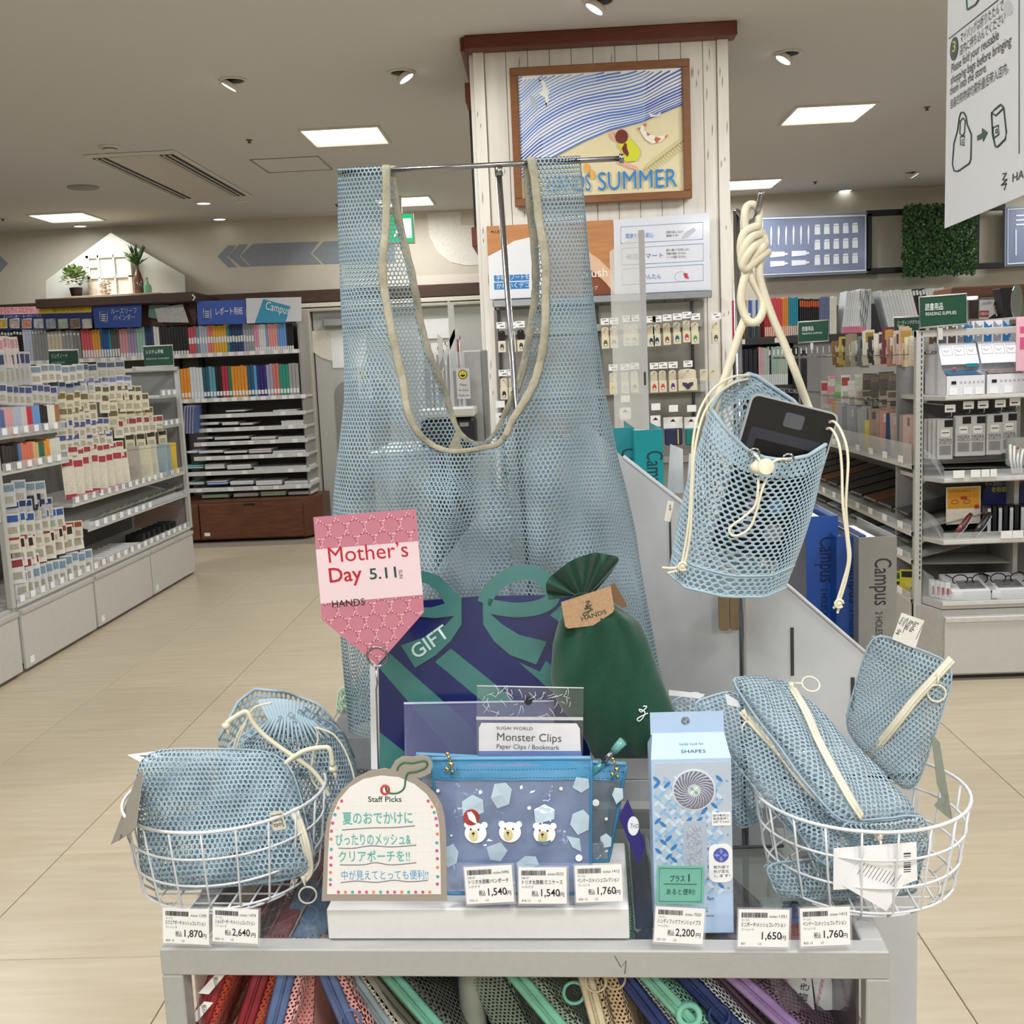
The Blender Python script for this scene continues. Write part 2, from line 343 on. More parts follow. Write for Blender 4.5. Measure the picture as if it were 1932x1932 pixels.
# staff door behind the counter
DOORM = mat('#b9bab6', .45, noise=.03); DFR = mat('#b3aea2', .5)
x0 = P(575, 700, 9.7).x; x1 = -.35; dz = zt - .11
d = struct('door_1', MB().bbox(x0 + .09, x1, 9.76, 9.8, .01, dz - .02, .004), DOORM)
O('frame', MB().bbox(x0 - .05, x0 + .08, 9.68, 9.85, 0, dz, .01).bbox(x0 - .05, x1, 9.69, 9.85, dz - .03, dz, .006), DFR, d)
O('door_closer', MB().bbox(x0 + .2, x0 + .62, 9.68, 9.76, dz - .17, dz - .1, .01), mat('#a9aaa8', .4, .6), d)
wx = P(628, 700, 9.75).x; wz0 = P(640, 690, 9.75).z; wz1 = P(640, 625, 9.75).z
O('notice_paper', MB().bbox(wx, wx + .32, 9.752, 9.76, wz0 - .02, wz1, .001), PAPER, d)
g0 = P(632, 760, 9.75); O('dark_panel', MB().prism(rrect(g0.x, g0.x + .5, .25, P(632, 720, 9.75).z, .12), 9.752, 9.76), mat('#8e8e8a', .5), d)
o = O('decal_arc', MB().prism([(x0 + .2 + .3 * cos(t) + .1, dz - .2 + .28 * sin(t)) for t in [pi + pi * k / 12 for k in range(13)]], 9.753, 9.76), VW, d)
struct('baseboard_back', MB().bbox(-2.0, -.3, 9.8, WY, 0, .1, .004), mat('#5d5a55', .6))
# posts of notices taped on the door
for (a, b, c_, e) in ((790, 640, 852, 600), (815, 690, 868, 645)):
    q0 = P(a, b, 9.74); q1 = P(c_, e, 9.74)
    O('notice_paper', MB().bbox(q0.x, q1.x, 9.75, 9.758, q0.z, q1.z, .001), PAPER, d)

# ---- pillar clad in whitewashed planks
PY = 4.88
PLK = mat('#eae7e0', .6, noise=.06, scale=5, stretch=(6, 6, .6), rnd=.02, col2='#dfdbd2'); KNOT = mat('#8f8678', .8)
CORN = mat('#6d3421', .4, noise=.15, scale=10, stretch=(1, 6, 6))
px0, px1 = -.27, .845
pil = struct('pillar_1', MB().box(px0 + .02, px1 - .02, PY + .02, PY + 1.0, 0, CEIL), mat('#b9b5ab', .7)); pil['kind'] = 'structure'
edges = [px0, px0 + .05] + [px0 + .05 + .0955 * k for k in range(1, 11)] + [px1 - .05, px1]
for k in range(len(edges) - 1):
    o = O('plank', MB().bbox(edges[k] + .001, edges[k + 1] - .001, PY - (.012 if k in (0, len(edges) - 2) else 0), PY + .02, 0, CEIL, .002), PLK, pil)
    mb = MB()
    for q in range(9):
        kx = edges[k] + .01 + rnd.random() * max(.002, edges[k + 1] - edges[k] - .02); kz = 1.2 + rnd.random() * 1.55; Lk = .01 + rnd.random() * .022; yy = PY - (.0135 if k in (0, len(edges) - 2) else .0015)
        mb.add([(kx - .0016, yy, kz - Lk), (kx + .001, yy, kz - Lk * .3), (kx + .002, yy, kz + Lk * .2), (kx + .0004, yy, kz + Lk), (kx - .0012, yy, kz + Lk * .3)], [(0, 1, 2, 3, 4)])
    o2 = O('wood_mark', mb, KNOT, pil); o2['kind'] = 'stuff'
for k in range(5): O('plank', MB().bbox(px0 - .018, px0, PY + .03 + k * .19, PY + .215 + k * .19, 0, CEIL, .002), PLK, pil)
O('cornice', MB().bbox(px0 - .03, px1 + .03, PY - .07, PY + .02, 2.79, CEIL - .001, .004).bbox(px0 - .05, px0 - .019, PY - .04, PY + 1.0, 2.79, CEIL - .001, .004), CORN, pil)
for za in (2.62, 1.98):
    O('wood_rail', MB().bbox(px0 - .05, px0 - .019, PY + .15, PY + .95, za, za + .09, .004), CORN, pil)
O('side_panel', MB().bbox(px0 - .045, px0 - .022, PY + .3, PY + .9, 2.07, 2.62, .004), BLACK, pil)

# ================================================================== ceiling fixtures
LITE = mat('#fff9ec', .5, emit=2.4, noise=0); LITE2 = mat('#fff6e6', .5, emit=.75, noise=0); LAMPW = mat('#f7fbff', .4, emit=5., noise=0); WFR = mat('#dcd8ce', .5, noise=.02)
tl = ['square ceiling panel light with three strips, ' + s for s in ('above and left of the netting tote', 'to the right of the pillar cornice', 'over the white house board at far left', 'low beside the green exit sign', 'just right of the pillar at the far end', 'cut by the top edge of the picture', 'nearest on the right side')]
for n, (x, y) in enumerate([PANELS_AND_FILL[0], PANELS_AND_FILL[1], PANELS_AND_FILL[2], PANELS_AND_FILL[3], PANELS_AND_FILL[4], PANELS_AND_FILL[5]]):
    t = T('panel_light', tl[n], 'ceiling light', (x, y, CEIL), 0, 'square panel lights in the ceiling')
    O('frame', MB().box(-.24, .24, -.245, -.228, -.012, 0).box(-.24, .24, .228, .245, -.012, 0).box(-.24, -.225, -.23, .23, -.012, 0).box(.225, .24, -.23, .23, -.012, 0), WFR, t)
    for k in range(3):
        O('diffuser', MB().grid(lambda u, v: (-.225 + .45 * u, -.222 + .149 * (k + v), -.003 - .008 * sin(pi * v)), 2, 7), LITE if k else LITE, t)
    O('louver', MB().box(-.225, .225, -.0765, -.0725, -.012, -.002).box(-.225, .225, .0725, .0765, -.012, -.002), LITE2, t)
def downlight(px, py, kind, lab):
    c = PZ(px, py, CEIL); t = T('downlight', 'round recessed ceiling spotlight, ' + lab, 'ceiling light', (c.x, c.y, CEIL), 0, 'round downlights')
    O('trim_ring', MB().lathe([(.05, 0), (.068, 0), (.068, -.006), (.06, -.009), (.052, -.006), (.05, 0)], 20), WFR, t)
    if kind == 0: O('lamp', MB().lathe([(.05, -.002), (.05, -.004), (.03, -.006), (0.001, -.007)], 18), LAMPW, t)
    elif kind == 3: O('lamp', MB().lathe([(.05, -.002), (.04, -.006), (0.001, -.007)], 18), WFR, t)
    else:
        O('socket', MB().lathe([(.05, -.001), (.05, -.003), (0.001, -.003)], 18), DARK, t)
        sx = -1 if kind == 1 else 1; tilt = .55 * sx
        for nm, mm, prof in (('housing', WFR, [(.042, -.012), (.042, .01), (.03, .012), (.001, .012)]), ('lamp', LAMPW, [(.038, -.012), (.03, -.014), (.001, -.015)])):
            mb = MB().lathe(prof, 18)
            mb.v = [(x * cos(tilt) + z * sin(tilt) - .018 * sx * -1 * -1, y, -x * sin(tilt) + z * cos(tilt) - .022) for x, y, z in mb.v]; O(nm, mb, mm, t)
for a in ((440, 151, 2, 'tilted, above the air conditioner'), (757, 136, 1, 'tilted, left of the pillar'), (1487, 100, 2, 'tilted, right of the pillar'), (1720, 324, 1, 'tilted, beside the hanging poster'), (384, 383, 0, 'bright one at the far end of the air conditioner'), (151, 426, 0, 'over the peak side of the white house board'),
          (414, 413, 0, 'washing the wall above the arrow sticker'), (457, 380, 3, 'dark one at the corner of the air conditioner'), (1595, 359, 0, 'washing the blue-grey stationery panel'), (1132, 1, 2, 'at the very top edge of the picture')): downlight(*a)
def disc_thing(name, px, py, lab, cat, prof, m):
    c = PZ(px, py, CEIL); o = O(name, MB().lathe(prof, 20), m, None, (c.x, c.y, CEIL)); tag(o, lab, cat); return o
t = disc_thing('smoke_detector', 207, 276, 'round white smoke detector in the ceiling above the air conditioner', 'smoke detector', [(.065, 0), (.065, -.008), (.04, -.014), (.04, -.022), (.02, -.026), (.001, -.026)], WFR)
O('sensor', MB().lathe([(.035, -.012), (.042, -.016), (.042, -.02), (.035, -.021)], 16), DARK, t)
disc_thing('ceiling_speaker', 157, 353, 'flat round grey speaker in the ceiling left of the air conditioner', 'speaker', [(.11, 0), (.11, -.006), (.1, -.01), (.001, -.011)], mat('#a5a29b', .6, noise=.2, scale=900))
for n, (a, b, l) in enumerate(((470, 264, 'above the access hatch'), (636, 386, 'beside the tote strap top'), (5, 413, 'at the far left edge'), (1749, 202, 'near the hanging poster'), (1538, 343, 'near the blue-grey panel'))):
    disc_thing('sprinkler', a, b, 'tiny ceiling sprinkler head ' + l, 'sprinkler', [(.02, 0), (.02, -.003), (.008, -.006), (.008, -.016), (.016, -.018), (.001, -.02)], mat('#6d6a66', .4, .8))
t = T('air_conditioner', 'long white ceiling air conditioner panel with two dark slots', 'air conditioner', (-2.55, 7.66, CEIL))
O('frame', MB().bbox(-.29, .29, -.89, .89, -.012, 0, .005), WFR, t)
O('center_panel', MB().bbox(-.15, .15, -.83, .83, -.02, -.01, .004), mat('#d8d3c6', .4), t)
for sx in (-1, 1):
    f = O('air_slot', MB().box(sx * .215 - .045, sx * .215 + .045, -.82, .82, -.0135, -.011), BLACK, t)
    O('louver_blade', MB().bbox(sx * .215 - .02 - .002, sx * .215 - .014, -.82, .82, -.022, -.012, .001).bbox(sx * .215 + .014, sx * .215 + .022, -.82, .82, -.02, -.012, .001), WFR, f)
t = T('access_hatch', 'thin-framed square access hatch flush in the ceiling', 'ceiling hatch', (-1.67, 7.42, CEIL))
O('frame', MB().box(-.23, .23, -.24, -.232, -.004, 0).box(-.23, .23, .232, .24, -.004, 0).box(-.23, -.222, -.24, .24, -.004, 0).box(.222, .23, -.24, .24, -.004, 0), GREYM, t)
O('panel', MB().box(-.215, .215, -.225, .225, -.002, 0), CEILM, t)
# exit sign
e0 = P(733, 458, 8.9); e1 = P(777, 404, 8.9)
t = T('exit_sign', 'green and white emergency exit sign showing a running figure', 'exit sign', (e0.x, 8.9, e0.z)); W = e1.x - e0.x; H = e1.z - e0.z
O('housing', MB().bbox(-.01, W + .01, .003, .05, -.012, H + .01, .003), WFR, t)
O('hanger', MB().box(W * .4, W * .6, .02, .035, H, CEIL - e0.z), WFR, t)
O('lit_face', MB().box(0, W, 0, .004, 0, H), mat('#12b06a', .4, emit=1.3, noise=0), t)
fg = MB(); em = mat('#eafff2', .4, emit=1.5, noise=0); q = lambda x, z: (x * W, z * H)
fg.prism([q(.62, .15), q(.95, .15), q(.95, .85), q(.62, .85)], -.001, 0).prism([q(.38, .62), q(.5, .72), q(.58, .6), q(.5, .4), q(.6, .25), q(.55, .2), q(.42, .36), q(.25, .2), q(.22, .26), q(.36, .45)], -.001, 0).prism([q(.47 + .05 * cos(a), .82 + .07 * sin(a)) for a in [k * pi / 5 for k in range(10)]], -.001, 0)
O('running_figure', fg, em, t)
# ================================================================== left and back-left shelving
def put(name, lab, cat, x, Y, z, group=None, rz=0): return T(name, lab, cat, (x, Y, z), rz, group)
CNAME = {}
def cn_(hexc):
    """plain colour word of a hex colour"""
    import colorsys
    r, g, b = (int(hexc[i:i + 2], 16) / 255 for i in (1, 3, 5)); h, l, s = colorsys.rgb_to_hls(r, g, b); h *= 360
    if l < .13: return 'black'
    if s < .14: return 'white' if l > .86 else 'pale grey' if l > .7 else 'grey' if l > .35 else 'dark grey'
    base = 'red' if h < 12 or h > 345 else 'orange' if h < 38 else 'yellow' if h < 65 else 'green' if h < 160 else 'teal' if h < 195 else 'blue' if h < 250 else 'purple' if h < 300 else 'pink'
    if base == 'orange' and l < .4: base = 'brown'
    elif base == 'orange' and l > .78: base = 'cream'
    elif base == 'yellow' and l > .78: base = 'cream'
    elif base == 'red' and l > .7: base = 'pink'
    elif base == 'blue' and l < .28: base = 'navy'
    elif l > .75: base = 'pale ' + base
    elif l < .27: base = 'dark ' + base
    return base
def books(spec, px0_, px1_, yb, yt, Y, where, depth=.2, lean=0., strip=None, name='file_folder', cat='folder', jit=.006, topband=None, sat=None, zs_=None):
    """spines side by side along a straight shelf: spec is a list of (colour, count)"""
    items = [c for c, n in spec for _ in range(n)]; xm = (px0_ + px1_) / 2; zb = P(xm, yb, Y).z; zt_ = P(xm, yt, Y).z; zb = zb if zs_ is None else zs_; xa = P(px0_, yb, Y).x; xb = P(px1_, yb, Y).x; N = len(items); wd = (xb - xa) / N; cnt = {}
    cache = {}
    for i, c in enumerate(items):
        h = zt_ - zb + rnd.uniform(-jit, jit); w_ = wd * .92; hk = (c, round(h, 3))
        k = (c,)
        if k not in cache:
            H0 = zt_ - zb; mb = MB().bbox(0, w_, 0, depth, 0, H0, .002)
            if strip: mb.box(w_ * .1, w_ * .9, -.0012, 0, H0 * strip[0], H0 * strip[1], 1)
            if topband: mb.box(w_ * .15, w_ * .85, -.0012, 0, H0 * .84, H0 * .92, 1)
            cache[k] = mb.mesh(name, [mat(c, .4, noise=.05, coat=.15), mat(sat or '#eef0f2', .5)])
        o = bpy.data.objects.new(name, cache[k]); COL.objects.link(o); o.location = (xa + i * wd, Y + .004, zb + .001 + abs(sin(lean)) * w_); o.rotation_euler = (0, lean, 0); o.scale = (1, 1, h / (zt_ - zb))
        w0 = cn_(c); cnt[w0] = cnt.get(w0, 0) + 1
        tag(o, '%s %s %s from left %s' % (ORD[min(cnt[w0], 48) - 1], w0, cat, where), cat, '%ss %s' % (cat, where))
def shelf_board(t, px0_, px1_, py, Y, dep=.35, th=.022, m=SHELF, name='shelf_board', lip=True, tickets=0, slope=None):
    a = P(px0_, py, Y); b = P(px1_, py, Y); z = P((px0_ + px1_) / 2, py, Y).z
    o = OW(name, MB().bbox(a.x, b.x, Y, Y + dep, z - th, z, .003), m, t)
    if lip: O('price_rail', MB().bbox(a.x, b.x, Y - .012, Y, z - .03, z + .006, .002), mat('#d4d5d3', .3, coat=.3), o)
    for k in range(tickets):
        x_ = a.x + (b.x - a.x) * ((k + .3 + .4 * rnd.random()) / tickets); w_ = .045
        O('price_ticket', MB().box(x_, x_ + w_, Y - .0145, Y - .0125, z - .028, z + .006), PAPER, o)
    return o
# ---- back wall shelving bay
YS = 9.35; DKP = mat('#5a5856', .6, noise=.04)
bay = put('display_shelving', 'grey metal shelving bay on the back wall with coloured folders and paper trays', 'shelving', P(460, 900, YS).x, YS, 0)
xl_ = P(-40, 800, YS).x; xr_ = P(583, 900, YS).x
OW('back_panel', MB().box(xl_, xr_, 9.722, 9.74, .365, P(300, 600, YS).z), DKP, bay)
OW('side_panel', MB().bbox(xr_ - .02, xr_, YS + .02, 9.74, .365, P(570, 610, YS).z, .003), mat('#9b9893', .4), bay)
for pxp in (388, 345): xx = P(pxp, 850, 9.6).x; OW('slotted_upright', MB().bbox(xx - .02, xx + .02, 9.66, 9.72, .365, 1.75, .003), BLACK, bay)
shelf_board(bay, -40, 566, 673, YS, tickets=30); shelf_board(bay, 338, 575, 750, YS, tickets=13)
for k, (yy, nt) in enumerate(((780, 2), (806, 4), (832, 5), (859, 6), (888, 3), (919, 5))): shelf_board(bay, 366 if k < 4 else 352, 577 + k * 2, yy, YS - .03 * (k > 2), dep=.38, tickets=nt)
# trays of pads and paper lying on those shelves
n_ = 0
for k, (yy, items) in enumerate(((778, ((425, 463, 3, '#d9dbdd'), (515, 560, 4, '#cfd1d4'))), (803, ((370, 412, 5, '#e6e6e6'), (418, 450, 6, '#dcdad3'), (452, 478, 4, '#d0d0d0'), (530, 575, 9, '#e2e4e6'))), (830, ((371, 400, 4, '#cfd2d2'), (404, 470, 5, '#c9ccce'), (473, 520, 5, '#dadcde'), (524, 580, 6, '#d2d4d6'))), (856, ((352, 372, 4, '#dfe3ea'), (374, 420, 5, '#d5d7d9'), (422, 466, 4, '#e4e6e8'), (469, 512, 8, '#b8b2ad'), (514, 580, 5, '#d7d9da'))),
                              (886, ((352, 384, 9, '#2c7f86'), (386, 424, 10, '#dcdee0'), (428, 474, 9, '#e8e8e8'), (478, 585, 6, '#cfd0d0'))), (916, ((352, 385, 6, '#8fa8a8'), (390, 430, 8, '#5c78b4'), (434, 478, 8, '#e5e7ec'), (482, 532, 9, '#eceaea'), (536, 592, 8, '#dedfe0'))), (943, ((380, 432, 7, '#a9c79a'), (440, 488, 7, '#dcdcd8'), (492, 540, 8, '#b4d8a4'), (544, 590, 6, '#dedede'))))):
    for j, (a, b, h, c) in enumerate(items):
        p = P(a, yy - 1, YS + .02); q = P(b, yy - 1, YS + .02); z = P((a + b) / 2, yy - 1, YS + .02).z if yy < 940 else .372; hh = h * .0045
        mb = MB(); lay = max(2, int(hh / .008))
        for l in range(lay): mb.bbox(rnd.uniform(0, .006), q.x - p.x - rnd.uniform(0, .006), rnd.uniform(0, .01), .27, l * hh / lay, (l + .9) * hh / lay, .001, l % 2)
        o = O('paper_pad', mb, [mat(c, .5, noise=.03), PAPER], None, (p.x, YS + .02, z + .001)); tag(o, '%s pad stack, %s from the left on the %s tray shelf down' % (cn_(c), ORD[j], ORD[k]), 'paper pad', 'pads on the tray shelves')
BW = mat('#6b4027', .45, noise=.2, scale=7, stretch=(1, 6, 6), coat=.15)
zb = .362; xa = P(350, 1000, 9.15).x; xb = P(575, 1000, 9.15).x
bs = put('wooden_base_cabinet', 'dark wooden drawer base with an angled right corner under the back wall shelves', 'cabinet', xb, 9.15, 0)
OW('carcass', MB().add([(xa - 1.2, 9.17, .02), (xb, 9.17, .02), (xb + .12, 9.4, .02), (xb + .12, 9.72, .02), (xa - 1.2, 9.72, .02), (xa - 1.2, 9.17, zb), (xb, 9.17, zb), (xb + .12, 9.4, zb), (xb + .12, 9.72, zb), (xa - 1.2, 9.72, zb)], [(0, 1, 6, 5), (1, 2, 7, 6), (2, 3, 8, 7), (5, 6, 7, 8, 9), (4, 0, 5, 9)]), BW, bs)
xs = P(379, 1000, 9.15).x
for a, b in ((xa - 1.1, xs - .012), (xs, xb - .01)):
    d_ = OW('drawer', MB().bbox(a, b, 9.148, 9.17, .03, zb - .02, .004), BW, bs)
    if b > xs: O('handle_slot', MB().box((a + b) / 2 - .06, (a + b) / 2 + .04, 9.1465, 9.148, zb - .045, zb - .025), BLACK, d_); O('price_ticket', MB().box(a + .03, a + .08, 9.1465, 9.148, .06, .09), PAPER, d_)
ZL1 = P(263, 673, YS).z; ZL2 = P(456.5, 750, YS).z
# folders on the two top shelves
A1 = [('#15171c', 2), ('#1f2b4d', 1), ('#8c9096', 1), ('#101114', 4), ('#c9cfe4', 2), ('#a9abac', 1), ('#9a9c9e', 3), ('#ded4ba', 3), ('#a7a9a8', 4)]
books([('#1a1d22', 3), ('#33436c', 1), ('#111214', 4), ('#c4cbe2', 3), ('#9c9ea0', 5)], 0, 92, 673, 621, YS, 'at the far left of the top back shelf', topband=1, zs_=ZL1)
books([('#ded5bb', 4), ('#a5a7a6', 3), ('#8e9092', 2)], 92, 155, 673, 624, YS, 'among the card holders, top back shelf', topband=1, zs_=ZL1)
books([('#e2606c', 4), ('#eba53c', 3), ('#2a5c9c', 3), ('#2c8f96', 1), ('#5d5d5c', 3)], 156, 228, 674, 621, YS, 'in the bright group, top back shelf', strip=(.04, .3), zs_=ZL1)
books([('#dca0aa', 3), ('#a698bd', 3), ('#9fcabc', 3), ('#27436c', 3), ('#e9e9e6', 2), ('#2a1d1c', 4), ('#161616', 6)], 228, 358, 674, 617, YS, 'in the pastel group, top back shelf', strip=(.0, .14), zs_=ZL1)
books([('#cf5262', 3), ('#56a3ab', 1), ('#b8c0d4', 3), ('#ea7f78', 2), ('#eab030', 5), ('#2f8f96', 1), ('#23406f', 5), ('#9ba2ab', 4)], 358, 482, 672, 614, YS, 'on the top back shelf, right end', strip=(.38, .6), zs_=ZL1)
books([('#e49ab0', 2), ('#e7e4e6', 3), ('#7aa2de', 1), ('#ec9c94', 4), ('#6f9ddb', 4), ('#16181c', 3)], 482, 556, 671, 612, YS, 'in the two-tone end group, top back shelf', strip=(.0, .16), zs_=ZL1)
books([('#f09a2c', 3), ('#dfe5ea', 4), ('#285a73', 2), ('#62a2b8', 2), ('#15171a', 2), ('#b82a44', 2), ('#1f7a5c', 1), ('#e2952c', 5), ('#1d5a80', 2), ('#5a9fc8', 1), ('#2b2378', 3), ('#aaa2c0', 2), ('#cf7a6c', 2), ('#2f9382', 3), ('#a3a39d', 3)], 343, 566, 749, 690, YS, 'on the second back shelf', strip=(.08, .22), zs_=ZL2)
for k in range(9):
    a = P(344 + k * 2.6, 818, 9.2); o = O('slim_notebook', MB().bbox(0, .006, 0, .18, 0, .24, .001), mat('#cfc6d8' if k % 2 else '#5a6ea8', .5), None, (a.x, 9.2, a.z)); o.rotation_euler = (0, .12, 0); tag(o, '%s slanted thin notebook from the left at the gondola end' % ORD[k], 'notebook', 'slanted thin notebooks')
# ---- signs over it
def sign(px_, Y, lab, mcol, texts, name='header_sign', extra=None, th=.008, coat=.2):
    M = frame(P(*px_[0], Y), P(*px_[1], Y), P(*px_[3], Y)); t = T(name, lab, 'sign board', mw=M); O('board', MB().prism(L(M, px_), 0, th), mat(mcol, .4, noise=.02, coat=coat), t)
    for s, x, y, x2, y2, sz, c in texts: a = loc(M, x, y); b = loc(M, x2, y2); text(t, s, a[0], a[1], sz, mat(c, .5, noise=0), width=b[0] - a[0], y=-.003, rot=-atan2(b[1] - a[1], b[0] - a[0]))
    if extra: extra(t, M)
    return t
d1 = lambda x, y: (x / 3.019, 380 + y / 3.019)
def icon(x, y):
    def f(t, M):
        q = lambda a, b: loc(M, *d1(x + a, y + b)); O('page_icon', MB().tube([(q(a_, b_)[0], -.004, q(a_, b_)[1]) for a_, b_ in ((0, 0), (42, -3), (42, 55), (0, 58))], .004, 4, closed=True), PAPER, t)
        for k in range(4): a = q(9, 15 + k * 11); b = q(33, 14 + k * 11); O('page_icon', MB().box(a[0], b[0], -.005, -.003, a[1] - .003, a[1] + .003), PAPER, t)
    return f
sign([d1(1120, 568), d1(1393, 560), d1(1400, 696), d1(1128, 703)], 9.22, 'blue header sign reading レポート用紙 above the second shelf bay', '#2f55b4', [('レポート用紙', *d1(1225, 645), *d1(1378, 640), .07, '#f4f5f8')], extra=icon(1160, 612))
def campus(t, M):
    O('notebook_print', MB().prism(L(M, [d1(1500, 556), d1(1655, 598), d1(1625, 690), d1(1452, 692)]), -.003, 0), mat('#3f9cc4', .5, noise=.02), t); a = loc(M, *d1(1502, 600)); text(t, 'Campus', a[0] + .01, a[1] - .02, .1, mat('#eef2f4', .5, noise=0), y=-.006, rot=.25, width=.21)
sign([d1(1400, 552), d1(1715, 545), d1(1715, 682), d1(1405, 695)], 9.23, 'white header board picturing a turquoise notebook, beside the blue sign', '#dfe2ea', [], extra=campus)
sign([d1(525, 590), d1(805, 578), d1(805, 715), d1(540, 722)], 9.21, 'darker blue header sign in two lines beneath the house board shelf', '#26489c', [('ルーズリーフ', *d1(632, 640), *d1(778, 634), .055, '#c9d2e8'), ('バインダー', *d1(645, 678), *d1(770, 672), .055, '#c9d2e8')], extra=icon(570, 630))
def promo(t, M):
    O('yellow_flash', MB().prism(L(M, [d1(225, 598), d1(522, 590), d1(522, 632), d1(225, 640)]), -.002, 0), mat('#d9b840', .5), t); O('pink_flash', MB().prism(L(M, [d1(-40, 604), d1(225, 598), d1(225, 640), d1(-40, 646)]), -.002, 0), mat('#efb9c4', .5), t)
    for k in range(8):
        x = 5 + k * 70 if k < 8 else 0; x = -15 + k * 69; q = [d1(x, 672), d1(x + 55, 668), d1(x + 57, 720), d1(x + 3, 724)]; O('photo_tile', MB().prism(L(M, q), -.003, 0), mat(('#e8d25a', '#d9c6c0', '#e0a090', '#e6e8ee', '#aeb8c8', '#c2cab4', '#9a7a70', '#e6dcd4')[k], .5, noise=.3, scale=40), t)
        O('tile_border', MB().tube([(a, -.004, b) for a, b in L(M, q)], .004, 4, closed=True), PAPER, t)
sign([d1(-60, 608), d1(525, 592), d1(525, 722), d1(-60, 736)], 9.24, 'promotional strip with pink and yellow headlines and photo tiles at far left', '#1f3470', [('小さなサイズだから!', *d1(0, 636), *d1(190, 630), .06, '#c0392b'), ('使い方いろいろ!', *d1(300, 628), *d1(480, 622), .055, '#6a4a10'), ('ミニバインダー・ルーズリーフミニ', *d1(20, 664), *d1(235, 658), .03, '#e4e9f4')], extra=promo)
t = put('loose_paper_pack', 'crumpled clear packs of white and teal paper between the two blue signs', 'packet', P(310, 590, 9.3).x, 9.3, P(310, 610, 9.3).z)
for k, (q, c) in enumerate((([d1(848, 590), d1(960, 588), d1(1000, 690), d1(845, 660)], '#6b8f8c'), ([d1(880, 610), d1(1040, 585), d1(1075, 690), d1(900, 688)], '#c4c5c6'))): OW('sheet', MB().prism([(P(a, b, 9.3 - k * .01).x, P(a, b, 9.3 - k * .01).z) for a, b in q], 9.3 - k * .01, 9.306 - k * .01), mat(c, .5, noise=.1), t)
t = put('brown_backboard', 'dark brown board behind the crumpled packs', 'board', P(318, 590, 9.36).x, 9.36, P(318, 610, 9.36).z); OW('panel', MB().prism([(P(*d1(*q), 9.36).x, P(*d1(*q), 9.36).z) for q in ((800, 580), (1115, 568), (1115, 700), (800, 715))], 9.36, 9.37), mat('#4f3328', .5, noise=.1), t)
# ---- house board with ornaments on the high shelf
hb = put('house_board', 'white house-shaped display board standing on the high brown shelf', 'display board', P(215, 500, 9.6).x, 9.6, P(215, 556, 9.6).z)
OW('board', MB().prism([(P(*d1(*q), 9.6).x, P(*d1(*q), 9.6).z) for q in ((262, 560), (262, 450), (630, 178), (1052, 420), (1055, 535))], 9.6, 9.62), mat('#c2c2b8', .5, noise=.02), hb)
hs = put('high_shelf', 'dark brown wall shelf with a pale top under the house board', 'shelf', P(210, 565, 9.2).x, 9.2, P(210, 570, 9.2).z); a = P(66, 570, 9.15); b = P(366, 558, 9.15); zt2 = P(216, 556, 9.15).z
OW('board', MB().bbox(a.x, b.x, 9.15, 9.8, zt2 - .085, zt2 - .006, .006), mat('#4a352a', .5, noise=.15, scale=8, stretch=(1, 6, 6)), hs); OW('top_board', MB().bbox(a.x + .25, b.x - .3, 9.16, 9.7, zt2 - .006, zt2 + .004, .002), mat('#cfae84', .5, noise=.08), hs)
OW('arrow_mark', MB().tube([P(363, 556, 9.14), P(368, 561, 9.14), P(364, 567, 9.14)], .006, 5), PAPER, hs); SZ = zt2 + .006
def leafm(rad, n, L_, seed, spread=1., up=.6):
    mb = MB(); r = random.Random(seed)
    for _ in range(n):
        th = r.uniform(0, 2 * pi); ph = r.uniform(-.3, 1.4); d = Vector((cos(th) * cos(ph), sin(th) * cos(ph), sin(ph))) ; c = d * rad * r.uniform(.5, 1); s = d.cross(Vector((0, 0, 1))); s = s.normalized() if s.length > .01 else Vector((1, 0, 0)); u = (d + Vector((r.uniform(-.6, .6), r.uniform(-.6, .6), r.uniform(-.3, .6)))).normalized(); w_ = L_ * .38
        mb.add([c, c + u * L_ * .5 + s * w_, c + u * L_, c + u * L_ * .5 - s * w_], [(0, 1, 2, 3)])
    return mb
p = P(144, 552, 9.4); t = put('potted_plant', 'small bushy green plant in a black pot at the left of the high shelf', 'plant', p.x, 9.4, SZ)
O('pot', MB().lathe([(.04, 0), (.055, .085), (.055, .09), (.048, .09), (.045, .07), (.001, .07)], 18), BLACK, t)
for sd, c, n in ((1, '#4d6e35', 150), (2, '#8fa86a', 110), (3, '#c2c9a0', 60)): fo = O('foliage', leafm(.105, n, .045, sd), mat(c, .6, noise=.2), t, (0, 0, .16)); fo['kind'] = 'stuff'
p = P(200, 550, 9.5); x0w = P(162, 500, 9.5).x; x1w = P(247, 500, 9.5).x; hW = P(200, 480, 9.5).z - SZ; t = put('window_frame_ornament', 'white-washed wooden window frame ornament with four panes on the high shelf', 'ornament', x0w, 9.5, SZ); ww = x1w - x0w; WWm = mat('#ddd9cb', .6, noise=.06)
for a, b, c, d in ((0, ww, 0, .03), (0, ww, hW - .03, hW), (0, .03, 0, hW), (ww - .035, ww, 0, hW), (ww * .25, ww * .30, 0, hW), (ww * .6, ww * .64, 0, hW), (0, ww, hW * .45, hW * .5), (0, ww * .28, hW * .7, hW * .74)): O('rail', MB().bbox(a, b, 0, .03, c, d, .003), WWm, t)
O('backing', MB().box(.01, ww - .01, .02, .028, .01, hW - .01), mat('#e6e0d4', .6), t)
